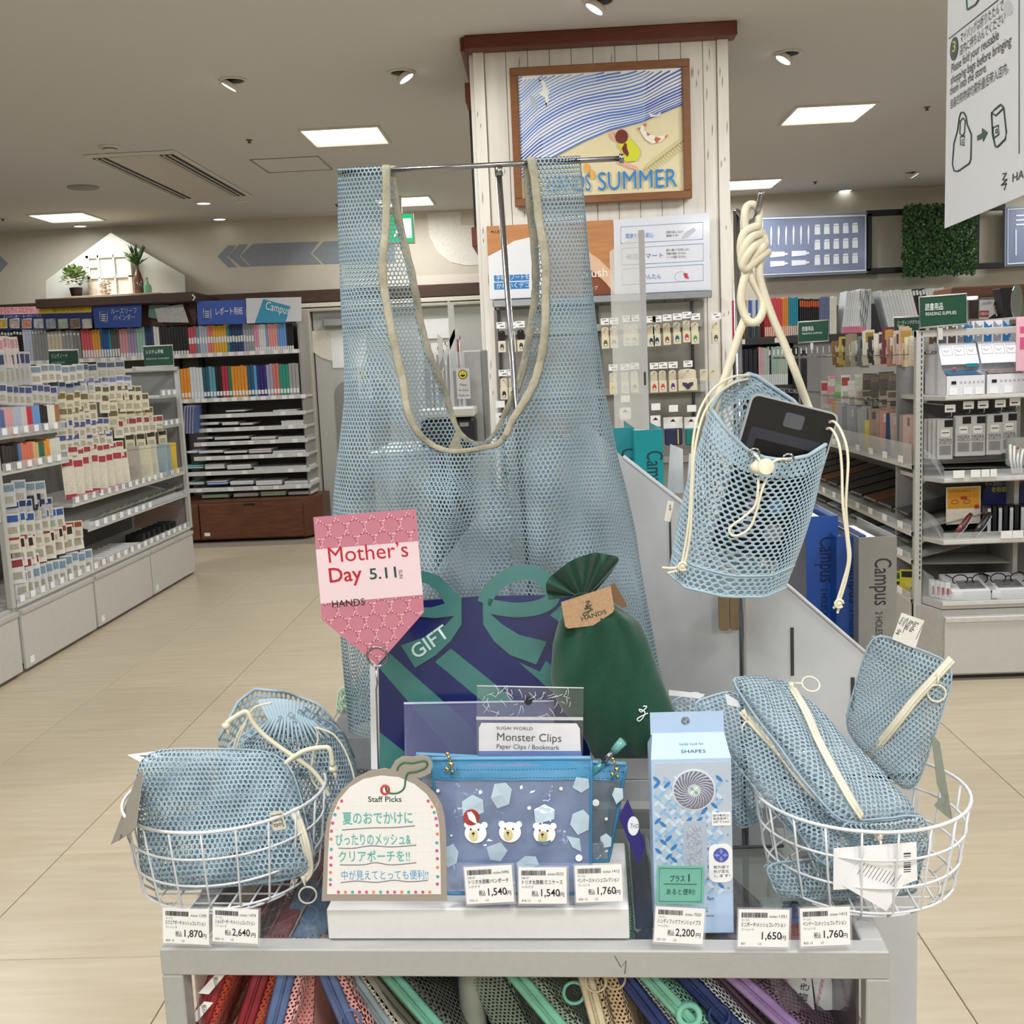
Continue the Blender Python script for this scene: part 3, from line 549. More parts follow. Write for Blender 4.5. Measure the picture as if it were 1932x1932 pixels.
p = P(199, 552, 9.32); t = put('shell_jar', 'round glass jar filled with pale shells in front of the window ornament', 'jar', p.x, 9.32, SZ); O('glass', MB().lathe([(.05, 0), (.075, .03), (.08, .08), (.07, .13), (.05, .15), (.055, .16)], 20), CLEAR, t); mb = MB(); r = random.Random(4)
for k in range(60): a = r.uniform(0, 2 * pi); q = r.uniform(0, .062); mb.ball((q * cos(a), q * sin(a), r.uniform(.015, .13)), r.uniform(.009, .016), 6, sz=.7)
O('shells', mb, mat('#e2cdb4', .5, noise=.15), t)['kind'] = 'stuff'
p = P(263, 550, 9.4); t = put('brown_bottle_vase', 'tall brown glass bottle holding grassy leaves and small white flowers', 'vase', p.x, 9.4, SZ); O('bottle', MB().lathe([(.038, 0), (.042, .01), (.042, .13), (.03, .18), (.014, .22), (.012, .26), (.016, .265)], 18), mat('#6a4a3a', .15, noise=.2, coat=.6), t)
mb = MB(); r = random.Random(9)
for k in range(46): a = r.uniform(0, 2 * pi); q = r.uniform(.04, .12); zt3 = r.uniform(.34, .46); b_ = Vector((cos(a), sin(a), 0)); s = Vector((-sin(a), cos(a), 0)) * .006; mb.add([Vector((0, 0, .25)) - s, Vector((0, 0, .25)) + s, b_ * q * .5 + Vector((0, 0, zt3 - .05)) + s, b_ * q + Vector((0, 0, zt3 - (.03 if q > .09 else 0)))], [(0, 1, 2, 3)])
O('grass_leaves', mb, mat('#3f6a35', .6, noise=.2), t)['kind'] = 'stuff'; O('flowers', leafm(.045, 50, .025, 5), mat('#cfd8b8', .6), t, (-.03, -.03, .31))['kind'] = 'stuff'
p = P(279, 550, 9.35); t = put('green_bottle', 'small clear green glass bottle at the right of the brown one', 'bottle', p.x, 9.35, SZ); O('glass', MB().lathe([(.03, 0), (.034, .01), (.034, .07), (.012, .1), (.01, .14), (.014, .145)], 16), film('#7fbf9a', .45, .05, .01), t)
# ---- long gondola on the left, facing the aisle
GX = -2.67; GM = mat('#b9b8b4', .4, noise=.03); GBK = mat('#6b6865', .6, noise=.05)
gd = put('aisle_gondola', 'long grey metal gondola on the left packed with refills and notebooks', 'shelving', GX, 3.6, 0, rz=pi / 2)
Y2 = lambda Y: Y - 3.6
O('plinth', MB().bbox(0, Y2(7.7), .02, .9, .0, .05, .003), mat('#77746f', .5), gd); O('base_cabinet', MB().bbox(0, Y2(7.7), .015, .9, .05, .345, .004), GM, gd)
for a, b in ((3.62, 4.33), (4.35, 5.06), (5.1, 5.94), (5.97, 6.83), (6.85, 7.69)):
    d_ = O('drawer_front', MB().bbox(Y2(a), Y2(b), -.004, .016, .02, .325, .004), mat('#c4c3bf', .4, noise=.03), gd); O('finger_rail', MB().bbox(Y2(a), Y2(b), -.012, .0, .300, .325, .003), GM, d_); O('price_ticket', MB().box(Y2(a) + .04, Y2(a) + .08, -.006, -.004, .04, .075), PAPER, d_)
O('back_panel', MB().box(0, Y2(7.69), .44, .46, .345, 1.5), GBK, gd)
for yy in (5.03, 7.68): O('post', MB().bbox(Y2(yy), Y2(yy) + .035, -.002, .03, .345, 1.53, .003), GM, gd)
O('post', MB().bbox(Y2(7.66), Y2(7.70), .43, .47, .345, 1.53, .003), GM, gd)
O('top_rail', MB().bbox(Y2(6.9), Y2(7.70), -.002, .03, 1.50, 1.53, .003).bbox(Y2(7.67), Y2(7.70), .0, .45, 1.50, 1.53, .003), GM, gd)
O('end_panel', MB().box(Y2(7.695), Y2(7.70), .02, .45, .345, 1.5), film('#d9dcdc', .18, .08, .02), gd)
for a, b, z, dp in ((5.08, 5.8, 1.195, .3), (5.08, 5.82, 1.02, .36), (5.8, 7.66, .768, .40), (5.08, 7.67, .36, .43), (3.7, 5.02, 1.195, .36), (3.7, 5.02, .8, .4), (7.3, 7.66, 1.12, .3), (7.3, 7.66, 1.33, .25)):
    s_ = O('shelf_board', MB().bbox(Y2(a), Y2(b), .0 + (.43 - dp) * .1, .44, z - .02, z, .003), SHELF, gd); O('clear_lip', MB().box(Y2(a), Y2(b), .0, .003, z, z + .04), CLEAR2, s_)
    for k in range(int((b - a) / .11)): O('price_ticket', MB().box(Y2(a) + .03 + k * .11, Y2(a) + .075 + k * .11, -.002, 0, z + .002, z + .035), PAPER, s_)
tr = O('sloped_tray', MB().add([(Y2(5.95), .0, .60), (Y2(7.66), .0, .60), (Y2(7.66), .42, .72), (Y2(5.95), .42, .72), (Y2(5.95), .0, .585), (Y2(7.66), .0, .585)], [(0, 1, 2, 3), (4, 5, 1, 0)]), SHELF, gd); O('clear_lip', MB().box(Y2(5.95), Y2(7.66), -.003, 0, .595, .64), CLEAR2, tr)
for k in range(8): O('price_ticket', MB().box(Y2(6.05) + k * .12, Y2(6.05) + .05 + k * .12, -.005, -.003, .6, .635), PAPER, tr)
# packs on hooks and stepped rows
PKM = {}
def packrow(x0, y0, x1, y1, n, X, h, body, head, where, rown, w_=.062, hf=.35, foot=None, rz=.8, rep=1, win=None):
    k = (h, body, head, w_, hf, foot, win)
    if k not in PKM:
        a = MB().bbox(-w_ / 2, w_ / 2, 0, .008, 0, h, .001).mesh('refill_pack', mat(body, .4, noise=.06, scale=60, coat=.25)); b = MB().box(-w_ * .42, w_ * .42, -.0015, 0, h * (1 - hf), h * .93)
        if foot: b.box(-w_ * .46, w_ * .46, -.0015, 0, 0, h * .12)
        b = b.mesh('header_print', mat(head, .5, noise=.3, scale=300)); c = MB().box(-w_ * .3, w_ * .3, -.002, -.0005, h * .18, h * .45).mesh('printed_block', mat(win or '#b9b5a4', .5, noise=.2, scale=200)); PKM[k] = (a, b, c)
    a, b, c = PKM[k]
    for i in range(n):
        f = i / max(1, n - 1); q = PX(x0 + (x1 - x0) * f, y0 + (y1 - y0) * f, X)
        for j in range(rep):
            o = bpy.data.objects.new('refill_pack', a); COL.objects.link(o); o.location = (q.x - j * .012, q.y + j * .012, q.z + rnd.uniform(-.008, .008)); o.rotation_euler = (rnd.uniform(-.05, .05), rnd.uniform(-.04, .04), rz + rnd.uniform(-.14, .14))
            if j == 0:
                for m_, nm in ((b, 'header_print'), (c, 'printed_block')): e = bpy.data.objects.new(nm, m_); COL.objects.link(e); e.parent = o
            tag(o, ('%s pack with %s print, %s from left, %s' % (cn_(body), cn_(head), ORD[i * rep + j], where)) if n > 1 else '%s pack with %s print, %s%s' % (cn_(body), cn_(head), 'rear one, ' if j else '', where), 'refill pack', rown)
g1 = 'refill packs on the left gondola'
e1 = lambda x, y: (x / 3.019, 380 + y / 3.019); e2 = lambda x, y: (x / 3.019, 640 + y / 3.019)
for (x0, y0, x1, y1, n, h, body, head, wh) in (
    (210, 1040, 450, 1030, 7, .10, '#d8d5cc', '#8fa3b8', 'top hook row'), (480, 1020, 690, 1005, 5, .10, '#b8b4aa', '#4b5f7d', 'top row right part'), (470, 1085, 730, 1070, 7, .09, '#c9cacd', '#7f86b4', 'second hook row'),
    (0, 960, 90, 950, 5, .16, '#cfc4bf', '#d8a0a4', 'topmost bagged row'), (10, 1060, 150, 1050, 6, .17, '#b6b8ba', '#3f4a72', 'bagged row at far left'), (10, 1160, 300, 1150, 9, .10, '#c6c4c0', '#4d5c90', 'clear bagged row at far left'),
    (310, 1110, 480, 1100, 5, .08, '#9aa3b0', '#2c3a60', 'dark clip row'), (520, 1150, 790, 1130, 8, .10, '#d9d2b9', '#6f6a52', 'third hook row'), (355, 1200, 480, 1190, 4, .11, '#dcd4ba', '#8a7a48', 'fourth row left part'), (600, 1210, 830, 1190, 6, .115, '#dbd3b8', '#6d6548', 'fourth row right part'),
    (360, 1280, 530, 1260, 6, .11, '#dad4c0', '#8c845c', 'fifth row left part'), (650, 1280, 850, 1255, 5, .11, '#cfc6a8', '#7b6c4c', 'fifth row right part'), (360, 1350, 600, 1325, 8, .10, '#d5d1c4', '#5a62a0', 'sixth row'), (680, 1345, 910, 1310, 7, .115, '#dcd8c6', '#a84a52', 'sixth row right part'),
    (360, 1425, 620, 1390, 8, .10, '#d8d6c8', '#5660a4', 'seventh row'), (745, 1420, 930, 1385, 4, .11, '#d9d0ac', '#3f3c30', 'seventh row right part')):
    packrow(*e1(x0, y0), *e1(x1, y1), n, GX - .05, h, body, head, wh, g1)
packrow(*e1(420, 1500), *e1(680, 1450), 8, GX - .04, .10, '#dfdcc8', '#bd4656', 'eighth row', g1)
packrow(*e1(410, 1700), *e1(720, 1625), 8, GX - .02, .24, '#e2dccb', '#c24656', 'tall red-topped row on the shelf', g1, w_=.07, hf=.22, foot=1, win='#eee6d2')
for k, (x, c, w_) in enumerate(((775, '#a9a49a', .09), (835, '#cfccb4', .11), (880, '#c4c6b6', .08), (925, '#94a7ae', .1), (960, '#8ea3aa', .07), (985, '#d9b438', .08))):
    packrow(*e1(x, 1600 - k * 9), *e1(x, 1600 - k * 9), 1, GX - .02, .23, c, c, 'tall sleeve group, %s one' % ORD[k], g1, w_=w_, hf=.1, win=c)
for (x0, y0, x1, y1, n, h, body, head, wh, ft) in ((55, 950, 235, 935, 4, .12, '#c9cbcc', '#8fa6b8', 'highest lower step', None), (160, 975, 200, 965, 3, .07, '#20242c', '#20242c', 'dark lower clips', None), (80, 1035, 270, 1010, 6, .10, '#b9bcc4', '#2f4076', 'second lower step', None), (75, 1125, 340, 1080, 7, .12, '#d6d8d2', '#3f66b4', 'third lower step', None), (85, 1215, 440, 1135, 9, .10, '#dcd6c4', '#b04a44', 'fourth lower step', 1),
    (120, 1300, 450, 1200, 7, .15, '#e6e2d8', '#3a2c26', 'fifth lower step', 1), (110, 1395, 200, 1370, 3, .13, '#dfe0e2', '#a94046', 'front low row left part', None), (130, 1480, 500, 1330, 11, .14, '#d8dadb', '#8faec8', 'front low row', None)):
    packrow(*e2(x0, y0), *e2(x1, y1), n, GX - .02, h, body, head, wh, g1, w_=.07)
def sidebooks(spec, x0, y0, x1, y1, X, h, where, zz, dep=.12):
    items = [c for c, n in spec for _ in range(n)]; a = PX(*e1(x0, y0), X); b = PX(*e1(x1, y1), X); N = len(items); wd = (b.y - a.y) / N; cnt = {}; cache = {}
    for i, c in enumerate(items):
        if c not in cache: cache[c] = MB().bbox(0, wd * .9, 0, dep, 0, h, .002).mesh('pocket_notebook', mat(c, .5, noise=.05))
        o = bpy.data.objects.new('pocket_notebook', cache[c]); COL.objects.link(o); o.location = (X, a.y + i * wd, zz + .001); o.rotation_euler = (0, 0, pi / 2); o.scale = (1, 1, 1 + rnd.uniform(-.06, .04)); w0 = cn_(c); cnt[w0] = cnt.get(w0, 0) + 1
        tag(o, '%s %s pocket notebook from left %s' % (ORD[cnt[w0] - 1], w0, where), 'notebook', 'pocket notebooks ' + where)
sidebooks([('#5a6ea0', 2), ('#d8a2a0', 3), ('#b0bccc', 3), ('#d3c8c6', 2), ('#c8323c', 2), ('#6f9bd0', 3), ('#1c1d22', 3), ('#e4e0d4', 3), ('#a4724c', 2)], 0, 1290, 345, 1240, GX - .04, .13, 'on the upper left gondola shelf', 1.195)
sidebooks([('#3a3430', 3), ('#2a2a2c', 2), ('#4a7ab0', 1), ('#d9775c', 4), ('#d6b27c', 2), ('#2f6a58', 2), ('#e8952c', 2), ('#d9d6cc', 4)], 20, 1490, 350, 1430, GX - .04, .12, 'on the lower left gondola shelf', 1.02)
for r_, z in enumerate((1.195, .8)):
    for k in range(12):
        o = O('boxed_notebook', MB().bbox(0, .07, 0, .2, 0, .19, .002), mat(('#c9c4b8', '#8a5a5c', '#5a7a9a', '#3a3a40', '#b8a070')[(k * 3 + r_) % 5], .5), None, (GX - .05, 3.75 + k * .1, z + .001), pi / 2); tag(o, '%s boxed notebook on the %s shelf of the nearest left bay' % (ORD[k], ('upper', 'lower')[r_]), 'notebook', 'boxed notebooks in the nearest bay')
for k in range(12):
    q = PX(*e1(520 + k * 42, 1830 - k * 16), GX - .12); o = O('flat_sheet_pack', MB().bbox(-.05, .05, -.11, .11, 0, .006, .001), mat(('#a7a49c', '#8f9a98', '#b8b29a', '#9aa08a')[k % 4], .4, noise=.1, coat=.2), None, (q.x + .03, q.y, q.z + .03)); o.rotation_euler = (0, -.28, .3); tag(o, '%s flat pack from the left lying on the sloped lower tray' % ORD[k], 'packet', 'flat packs on the sloped tray')
for k in range(7):
    q = PX(*e2(770 + k * 30, 1110 - k * 8), GX - .15); o = O('black_file_box', MB().bbox(-.06, .06, -.03, .03, 0, .05, .004), BLACK, None, (q.x, q.y, .362)); o.rotation_euler = (0, 0, rnd.uniform(-.4, .4)); tag(o, '%s small black case from the left on the low right shelf of the gondola' % ORD[k], 'case', 'small black cases')
for k in range(9):
    q = PX(*e2(575 + k * 27, 1270 - k * 12), GX - .03); o = O('red_edged_booklet', MB().bbox(-.10, .10, -.012, .012, 0, .03, .001).bbox(.0995, .102, -.012, .012, 0, .028, .0005, 1), [PAPER, mat('#a83a3c', .5)], None, (q.x - .1, q.y, .362)); tag(o, '%s white booklet with red edge from the left on the lowest gondola shelf' % ORD[k], 'booklet', 'red-edged booklets')
for k, (q, s, s2, lab) in enumerate((([(92, 662), (147, 660), (149, 690), (94, 691)], 'リングノート', 'NOTEBOOKS', 'small dark green sign reading リングノート above the left gondola'), ([(270, 654), (325, 651), (328, 690), (274, 692)], 'システム手帳', 'PERSONAL PLANNERS', 'small dark green sign reading システム手帳 at the end of the left gondola'))):
    Y = 6.6 if k == 0 else 7.5; sg = sign(q, Y, lab, '#1d4a38', [(s, q[0][0] + 5, q[0][1] + 14, q[0][0] + (35 if k == 0 else 38), q[0][1] + 12, .032, '#e6ebe6'), (s2, q[0][0] + 6, q[0][1] + 25, q[0][0] + (31 if k == 0 else 49), q[0][1] + 23, .017, '#aebdb4')], name='category_sign', coat=0)
    M = frame(P(*q[0], Y), P(*q[1], Y), P(*q[3], Y)); O('rim', MB().tube([(a, 0, b) for a, b in L(M, q)], .006, 4, closed=True), SHELF, sg)
# ================================================================== pillar poster, boards and hanging fobs
def put(name, lab, cat, x, Y, z, group=None, rz=0): return T(name, lab, cat, (x, Y, z), rz, group)
WOODF = mat('#8a5a36', .35, noise=.12, scale=12, stretch=(1, 8, 8), coat=.2)
M = frame(P(963, 128, 4.84), P(1301, 112, 4.84), P(972, 391, 4.84)); c_ = [P(963, 128, 4.84), P(1301, 112, 4.84), P(1305, 374, 4.84), P(972, 391, 4.84)]
x0 = (c_[0].x + c_[3].x) / 2 - .003; x1 = (c_[1].x + c_[2].x) / 2; z0 = (c_[2].z + c_[3].z) / 2; z1 = (c_[0].z + c_[1].z) / 2; Wp = x1 - x0; Hp = z1 - z0
t = put('framed_poster', 'wood-framed beach poster reading SUMMER in blue on the pillar', 'poster', x0, 4.84, z0)
for a, b, c, d in ((0, Wp, Hp - .034, Hp), (0, Wp, 0, .034), (0, .034, .034, Hp - .034), (Wp - .034, Wp, .034, Hp - .034)): O('frame_rail', MB().bbox(a, b, -.012, .03, c, d, .003), WOODF, t)
O('sheet', MB().box(.03, Wp - .03, .004, .008, .03, Hp - .03), mat('#eadfb8', .4, noise=.02, coat=.4), t)
PM_ = Matrix.Translation(Vector((x0, 4.844, z0))); c3 = lambda x, y: (880 + x / 3.715, 20 + y / 3.715); pp = lambda pts: [loc(PM_, *c3(*p)) for p in pts]
O('sea_print', MB().prism(pp([(360, 458), (1513, 402), (1516, 660), (1360, 720), (1240, 770), (1000, 830), (820, 920), (660, 1000), (500, 1090), (386, 1178)]), -.0008, 0), mat('#eceff2', .4, noise=0), t)
CB = [mat(c, .4, noise=0) for c in ('#7f9fe0', '#5a80d2', '#3a5cb4')]
lo = lambda x: np.interp(x, [380, 500, 660, 820, 1000, 1100, 1240, 1360, 1516], [1178, 1085, 998, 915, 838, 812, 775, 720, 655]); hi_ = lambda x: 458 - 56 * (x - 360) / 1153
stm = [MB(), MB(), MB()]
for k in range(44):
    f0 = k / 29; pts = []
    for j in range(41):
        x = 362 + 1150 * j / 40
        base = lo(x); sq = np.clip((x - 900) / 600, 0, 1); up = base - 23 * k * (1 - .45 * sq * max(0, 1 - k / 14)) - 34 * sin((x - 420) / 1000 * 2 * pi + .02 * k) * min(1, k / 10) * (1 if x < 1420 else .7)
        pts.append((x, up))
    seg = []
    for a, b in zip(pts[:-1], pts[1:]):
        if a[1] > hi_(a[0]) + 8 and b[1] > hi_(b[0]) + 8 and a[1] < 1175:
            w_ = 5.2 + 1.6 * sin(x * .01 + k); q = pp([(a[0], a[1] - w_), (b[0], b[1] - w_), (b[0], b[1] + w_), (a[0], a[1] + w_)])
            stm[0 if k > 16 and a[0] < 900 else (2 if a[0] > 1250 or (a[0] < 520 and k < 8) else 1)].add([(u, -.0012, v) for u, v in q], [(3, 2, 1, 0)])
for mb_, mt in zip(stm, CB): O('wave_lines', mb_, mt, t)['kind'] = 'stuff'
def flat(par, name, px, m, y=-.002, f=None): return O(name, MB().prism((f or pp)(px), y, y + .0004), m, par)
def W_(c): return mat(c, .45, noise=0)
flat(t, 'bird_print', [(510, 480), (548, 500), (560, 545), (582, 560), (572, 600), (580, 635), (562, 660), (548, 610), (520, 590), (505, 580), (530, 570), (535, 530)], W_('#f4f5f4')); flat(t, 'bird_print', [(505, 476), (528, 496), (515, 500)], BLACK, -.0024); flat(t, 'bird_print', [(553, 645), (566, 650), (558, 675)], BLACK, -.0024)
flat(t, 'bird_shadow', [(440, 590), (480, 610), (490, 660), (505, 700), (480, 690), (455, 650)], W_('#b8c2cf'), -.0016)
flat(t, 'child_print', [(1140, 890), (1175, 930), (1205, 960), (1218, 1005), (1190, 1055), (1120, 1062), (1090, 1030), (1085, 980), (1060, 940)], W_('#d9dd35')); flat(t, 'child_print', [(1088 + 44 * cos(k * pi / 9), 885 + 50 * sin(k * pi / 9)) for k in range(18)], W_('#75302d'), -.0026); flat(t, 'child_print', [(1108, 930), (1122, 935), (1125, 970), (1138, 1000), (1130, 1028), (1100, 1000), (1088, 970)], W_('#75302d'), -.003)
flat(t, 'child_print', [(1060, 1050), (1100, 1062), (1180, 1090), (1215, 1125), (1150, 1108), (1060, 1070)], W_('#eab1a3'), -.0022); flat(t, 'child_print', [(1000, 870), (1020, 840), (1036, 880), (1048, 920), (1030, 910)], W_('#eab1a3'), -.0022)
flat(t, 'dog_print', [(1205, 820), (1250, 800), (1245, 840), (1290, 870), (1340, 885), (1408, 872), (1360, 920), (1300, 935), (1255, 905), (1225, 860)], W_('#f3efe6'))
for q in ([(1235, 800), (1265, 790), (1250, 820)], [(1200, 822), (1222, 820), (1212, 842)], [(1260, 855), (1290, 870), (1268, 882)], [(1325, 885), (1365, 900), (1330, 930), (1315, 905)], [(1388, 882), (1412, 868), (1400, 895)]): flat(t, 'dog_print', q, W_('#cf6a3a'), -.0026)
for a, b in ((845, 1105), (880, 1150)): flat(t, 'sandal_print', [(a + 18 * cos(k * pi / 6) + 8 * sin(k * pi / 6) * .4, b + 36 * sin(k * pi / 6)) for k in range(12)], W_('#eab05c'))
flat(t, 'crab_print', [(1275, 715), (1300, 730), (1330, 735), (1365, 712), (1350, 745), (1290, 748)], W_('#e9e4f0'), -.003)
for k in range(16):
    for (ax, ay, L_) in ((1240 + k * 17, 1120 - k * 13, 60), (1360 + k * 10, 960 - k * 9, 0)):
        if L_: flat(t, 'palm_shadow', [(ax, ay), (ax + 8, ay - 4), (ax + 50, ay + 30), (ax + 44, ay + 34)], W_('#dccfa0'), -.0012); flat(t, 'palm_shadow', [(ax, ay), (ax + 8, ay + 2), (ax + 40, ay - 52), (ax + 34, ay - 54)], W_('#dccfa0'), -.0012)
sb = W_('#2f86d4')
a = loc(PM_, *c3(918, 1262)); b = loc(PM_, *c3(1472, 1240)); text(t, 'SUMMER', a[0], a[1], .112, sb, width=b[0] - a[0], y=-.003); a = loc(PM_, *c3(560, 1280)); b = loc(PM_, *c3(865, 1268)); text(t, 'HANDS', a[0], a[1], .105, sb, width=b[0] - a[0], y=-.003)
# advertising boards
M6 = Matrix.Translation(Vector((0, 4.845, 0))); c6b = lambda x, y: (880 + x / 3.715, 400 + y / 3.715); pb = lambda pts: [loc(M6, *c6b(*p)) for p in pts]
t = put('advert_board', 'wood-grain advert board with paper, a hand and white script lettering on the pillar', 'sign board', 0, 4.845, 0)
O('board', MB().prism(pb([(140, 100), (1027, 55), (1040, 575), (165, 615)]), 0, .006), mat('#c88b59', .4, noise=.12, scale=6, stretch=(1, 8, 8)), t)
O('paper_print', MB().prism(pb([(152, 310), (230, 270), (330, 205), (440, 178), (560, 250), (560, 595), (165, 612)]), -.001, 0), W_('#e6e8ee'), t)
O('dark_wood_print', MB().prism(pb([(820, 280), (1030, 420), (1038, 575), (820, 583)]), -.0006, 0), mat('#8a4a2c', .4, noise=.1, scale=6), t)
O('hand_print', MB().prism(pb([(835, 230), (870, 290), (930, 330), (1000, 400), (1034, 440), (1038, 570), (980, 500), (920, 440), (860, 400), (838, 360)]), -.0012, 0), mat('#e6bfa2', .5, noise=.05), t)
def tx(par, s, x, y, x2, sz, m, MM=M6, f=c6b, yy=-.002, y2=None): a = loc(MM, *f(x, y)); b = loc(MM, *f(x2, y if y2 is None else y2)); return text(par, s, a[0], a[1], sz, m, width=b[0] - a[0], y=yy)
tx(t, 'PLUS', 172, 150, 232, .017, INK); tx(t, 'crush', 800, 460, 985, .055, W_('#f6f3ee')); tx(t, 'テープ', 840, 548, 918, .02, W_('#f6f3ee'))
for a, b, s in ((445, 488, '手帳やノートを'), (496, 545, 'かわいくデコ')): O('blue_band', MB().prism(pb([(192, a), (440, a - 9), (440, b - 9), (196, b)]), -.0016, -.001), W_('#2f7fc0'), t); tx(t, s, 208, b - 10, 438, .026, PAPER, yy=-.0022, y2=b - 16)
t = put('advert_board', 'white instruction board with three blue-outlined panels on the pillar', 'sign board', 0, 4.845, 0); WBm = mat('#dfe3ee', .4, noise=.02, coat=.3)
O('board', MB().prism(pb([(1030, 55), (1704, 5), (1710, 545), (1040, 578)]), .0, .005), WBm, t)
LB = W_('#9db8dc')
for (a, b, c, d) in ((1082, 105, 1658, 220), (1088, 255, 1660, 372), (1092, 400, 1660, 510)):
    q = pb([(a, b), (c, b - 34), (c, d - 30), (a, d)]); O('panel_outline', MB().tube([(u, -.0006, v) for u, v in q], .0014, 4, closed=True), LB, t)
BLT = W_('#4d7fc9'); tx(t, '間違えても安心', 1115, 184, 1308, .024, BLT, y2=172); tx(t, '修正スマート', 1120, 330, 1378, .026, BLT, y2=312); tx(t, 'かんたん', 1230, 470, 1362, .026, BLT, y2=462)
for s, y in (('多数の消しゴムで', 150), ('簡単です!', 175), ('裏から書いても対応しない', 275), ('手軽が体軽くならない', 300), ('インクが裏にならない', 325)): tx(t, s, 1400, y, 1400 + 11 * len(s) + 30, .012, DARK, y2=y - 8)
O('pen_drawing', MB().prism(pb([(1530, 145), (1590, 108), (1612, 128), (1550, 178), (1505, 190)]), -.001, -.0004), W_('#c4c9d2'), t); O('tape_drawing', MB().prism([p for p in pb([(1520, 430), (1548, 428), (1560, 470), (1530, 462)])], -.001, -.0004), W_('#c23a4a'), t); O('oval_drawing', MB().tube([(*[loc(M6, *c6b(1505 + 45 * cos(k * pi / 10), 452 + 34 * sin(k * pi / 10)))[0:1]][0], -.0006, loc(M6, *c6b(1505 + 45 * cos(k * pi / 10), 452 + 34 * sin(k * pi / 10)))[1]) for k in range(20)], .0008, 4, closed=True), W_('#b9bec8'), t)
# rail and pegboard under the boards
t = put('hook_rail_panel', 'grey pegboard panel with chrome rails fixed to the pillar', 'display panel', (px0 + px1) / 2, 4.87, 1.0)
zr = P(1150, 562, 4.84).z; xa = P(930, 570, 4.84).x; xb = P(1342, 555, 4.84).x; X0 = (px0 + px1) / 2
OW('rail', MB().bbox(xa, xb, 4.82, 4.86, zr - .02, zr + .012, .003), mat('#9aa0a6', .25, .7), t); OW('panel', MB().bbox(xa - .0, xb - .03, 4.862, 4.868, .6, zr - .03, .002), mat('#8f8c86', .6, noise=.04), t)
for xr in (P(945, 700, 4.85).x, P(1308, 700, 4.85).x, P(1130, 700, 4.85).x): OW('slotted_post', MB().bbox(xr - .006, xr + .006, 4.85, 4.862, .6, zr - .03, .002), DARK, t)
for yb in (617, 740, 872): zz_ = P(1150, yb, 4.83).z; OW('cross_rail', MB().bbox(xa + .02, xb - .04, 4.846, 4.856, zz_ - .016, zz_ + .016, .002), mat('#a8a49c', .3, .4), t)
def fob(px, py, Y, col, nm, lab, wide=False, style=0, hook=True):
    """carded clip fob hanging from a peg with its price ticket"""
    c = P(px, py, Y); w_ = .0315 if not wide else .078; s = .093
    t = put('fob_pack' if not wide else 'wide_fob_pack', lab, 'packaged fob', c.x, Y, c.z, 'small carded fobs hanging on the pillar'); cm = mat('#ded6bd', .6, noise=.03)
    O('header', MB().prism([(-w_ * .4, s * .5), (-w_ * .5, s * .42), (-w_ * .5, 0), (w_ * .5, 0), (w_ * .5, s * .42), (w_ * .4, s * .5), (0, s * .54)], .004, .006), BLACK if style == 1 else cm, t)
    O('box', MB().bbox(-w_ * .53, w_ * .53, -.012, .014, -s * .5, .004, .001), cm, t); O('window_oval', MB().prism(circ(0, -s * .24, w_ * .26, 12, s * .15) if not wide else [(0, -s * .42), (-w_ * .3, -s * .24), (-w_ * .3, -s * .1), (-w_ * .1, -s * .12), (0, -s * .17), (w_ * .1, -s * .12), (w_ * .3, -s * .1), (w_ * .3, -s * .24)], -.0135, -.012), mat(col, .4, noise=.05), t)
    O('clip_disc', MB().prism(circ(0, -s * .32, w_ * .14, 10), -.0155, -.0135), PAPER if not wide else mat('#3d3450', .4), t)
    if style == 2: O('colour_dot', MB().prism(circ(-w_ * .2, s * .3, .005, 8), .0025, .004), mat(nm, .5), t)
    if hook:
        O('peg', MB().tube([(0, .03, s * .42), (0, -.03, s * .42), (0, -.036, s * .47)], .0018, 6), CHROME, t); O('price_ticket', MB().box(-.020, .020, -.03, -.0285, s * .62, s * .92).box(-.014, .004, -.0305, -.03, s * .84, s * .87, 1).box(-.004, .014, -.0305, -.03, s * .7, s * .74, 1), [PAPER, DARK], t)
    return t
r1 = [(947, 645, '#4a4c50', 1), (966, 645, '#54565c', 0), (983, 643, '#3a3b40', 1), (1142, 638, '#5d6b2c', 2), (1158, 637, '#4d6427', 2), (1183, 633, '#aeb0b4', 0), (1197, 632, '#8d9096', 0), (1228, 634, '#1f3550', 0), (1239, 633, '#234263', 2), (1258, 631, '#8a5524', 2), (1277, 629, '#20566f', 2), (1295, 626, '#c43a42', 0), (1311, 629, '#5a9a3a', 0), (1350, 628, '#565b66', 0)]
cn = {'#4a4c50': 'charcoal', '#54565c': 'grey', '#3a3b40': 'black', '#5d6b2c': 'olive', '#4d6427': 'moss green', '#aeb0b4': 'silver', '#8d9096': 'steel grey', '#1f3550': 'navy', '#234263': 'dark blue', '#8a5524': 'brown', '#20566f': 'teal blue', '#c43a42': 'red', '#5a9a3a': 'bright green', '#565b66': 'slate'}
for a, b, c, st_ in r1: fob(a, b, 4.78, c, ('#e8b84a', '#7ec8e0')[a % 2], 'carded %s fob in the upper hook row on the pillar' % cn[c], style=st_)
r2_ = [(951, 734, '#1d1d20', 'black'), (967, 733, '#4c4c50', 'dark grey'), (1157, 724, '#e6c62f', 'yellow'), (1179, 723, '#8fbdec', 'light blue'), (1197, 721, '#5c7a5c', 'dull green'), (1234, 721, '#c8403c', 'scarlet'), (1250, 720, '#d0574a', 'coral red'), (1269, 719, '#5a2a80', 'purple')]
for a, b, c, n_ in r2_: fob(a, b, 4.78, c, c, 'carded %s fob in the lower hook row on the pillar' % n_)
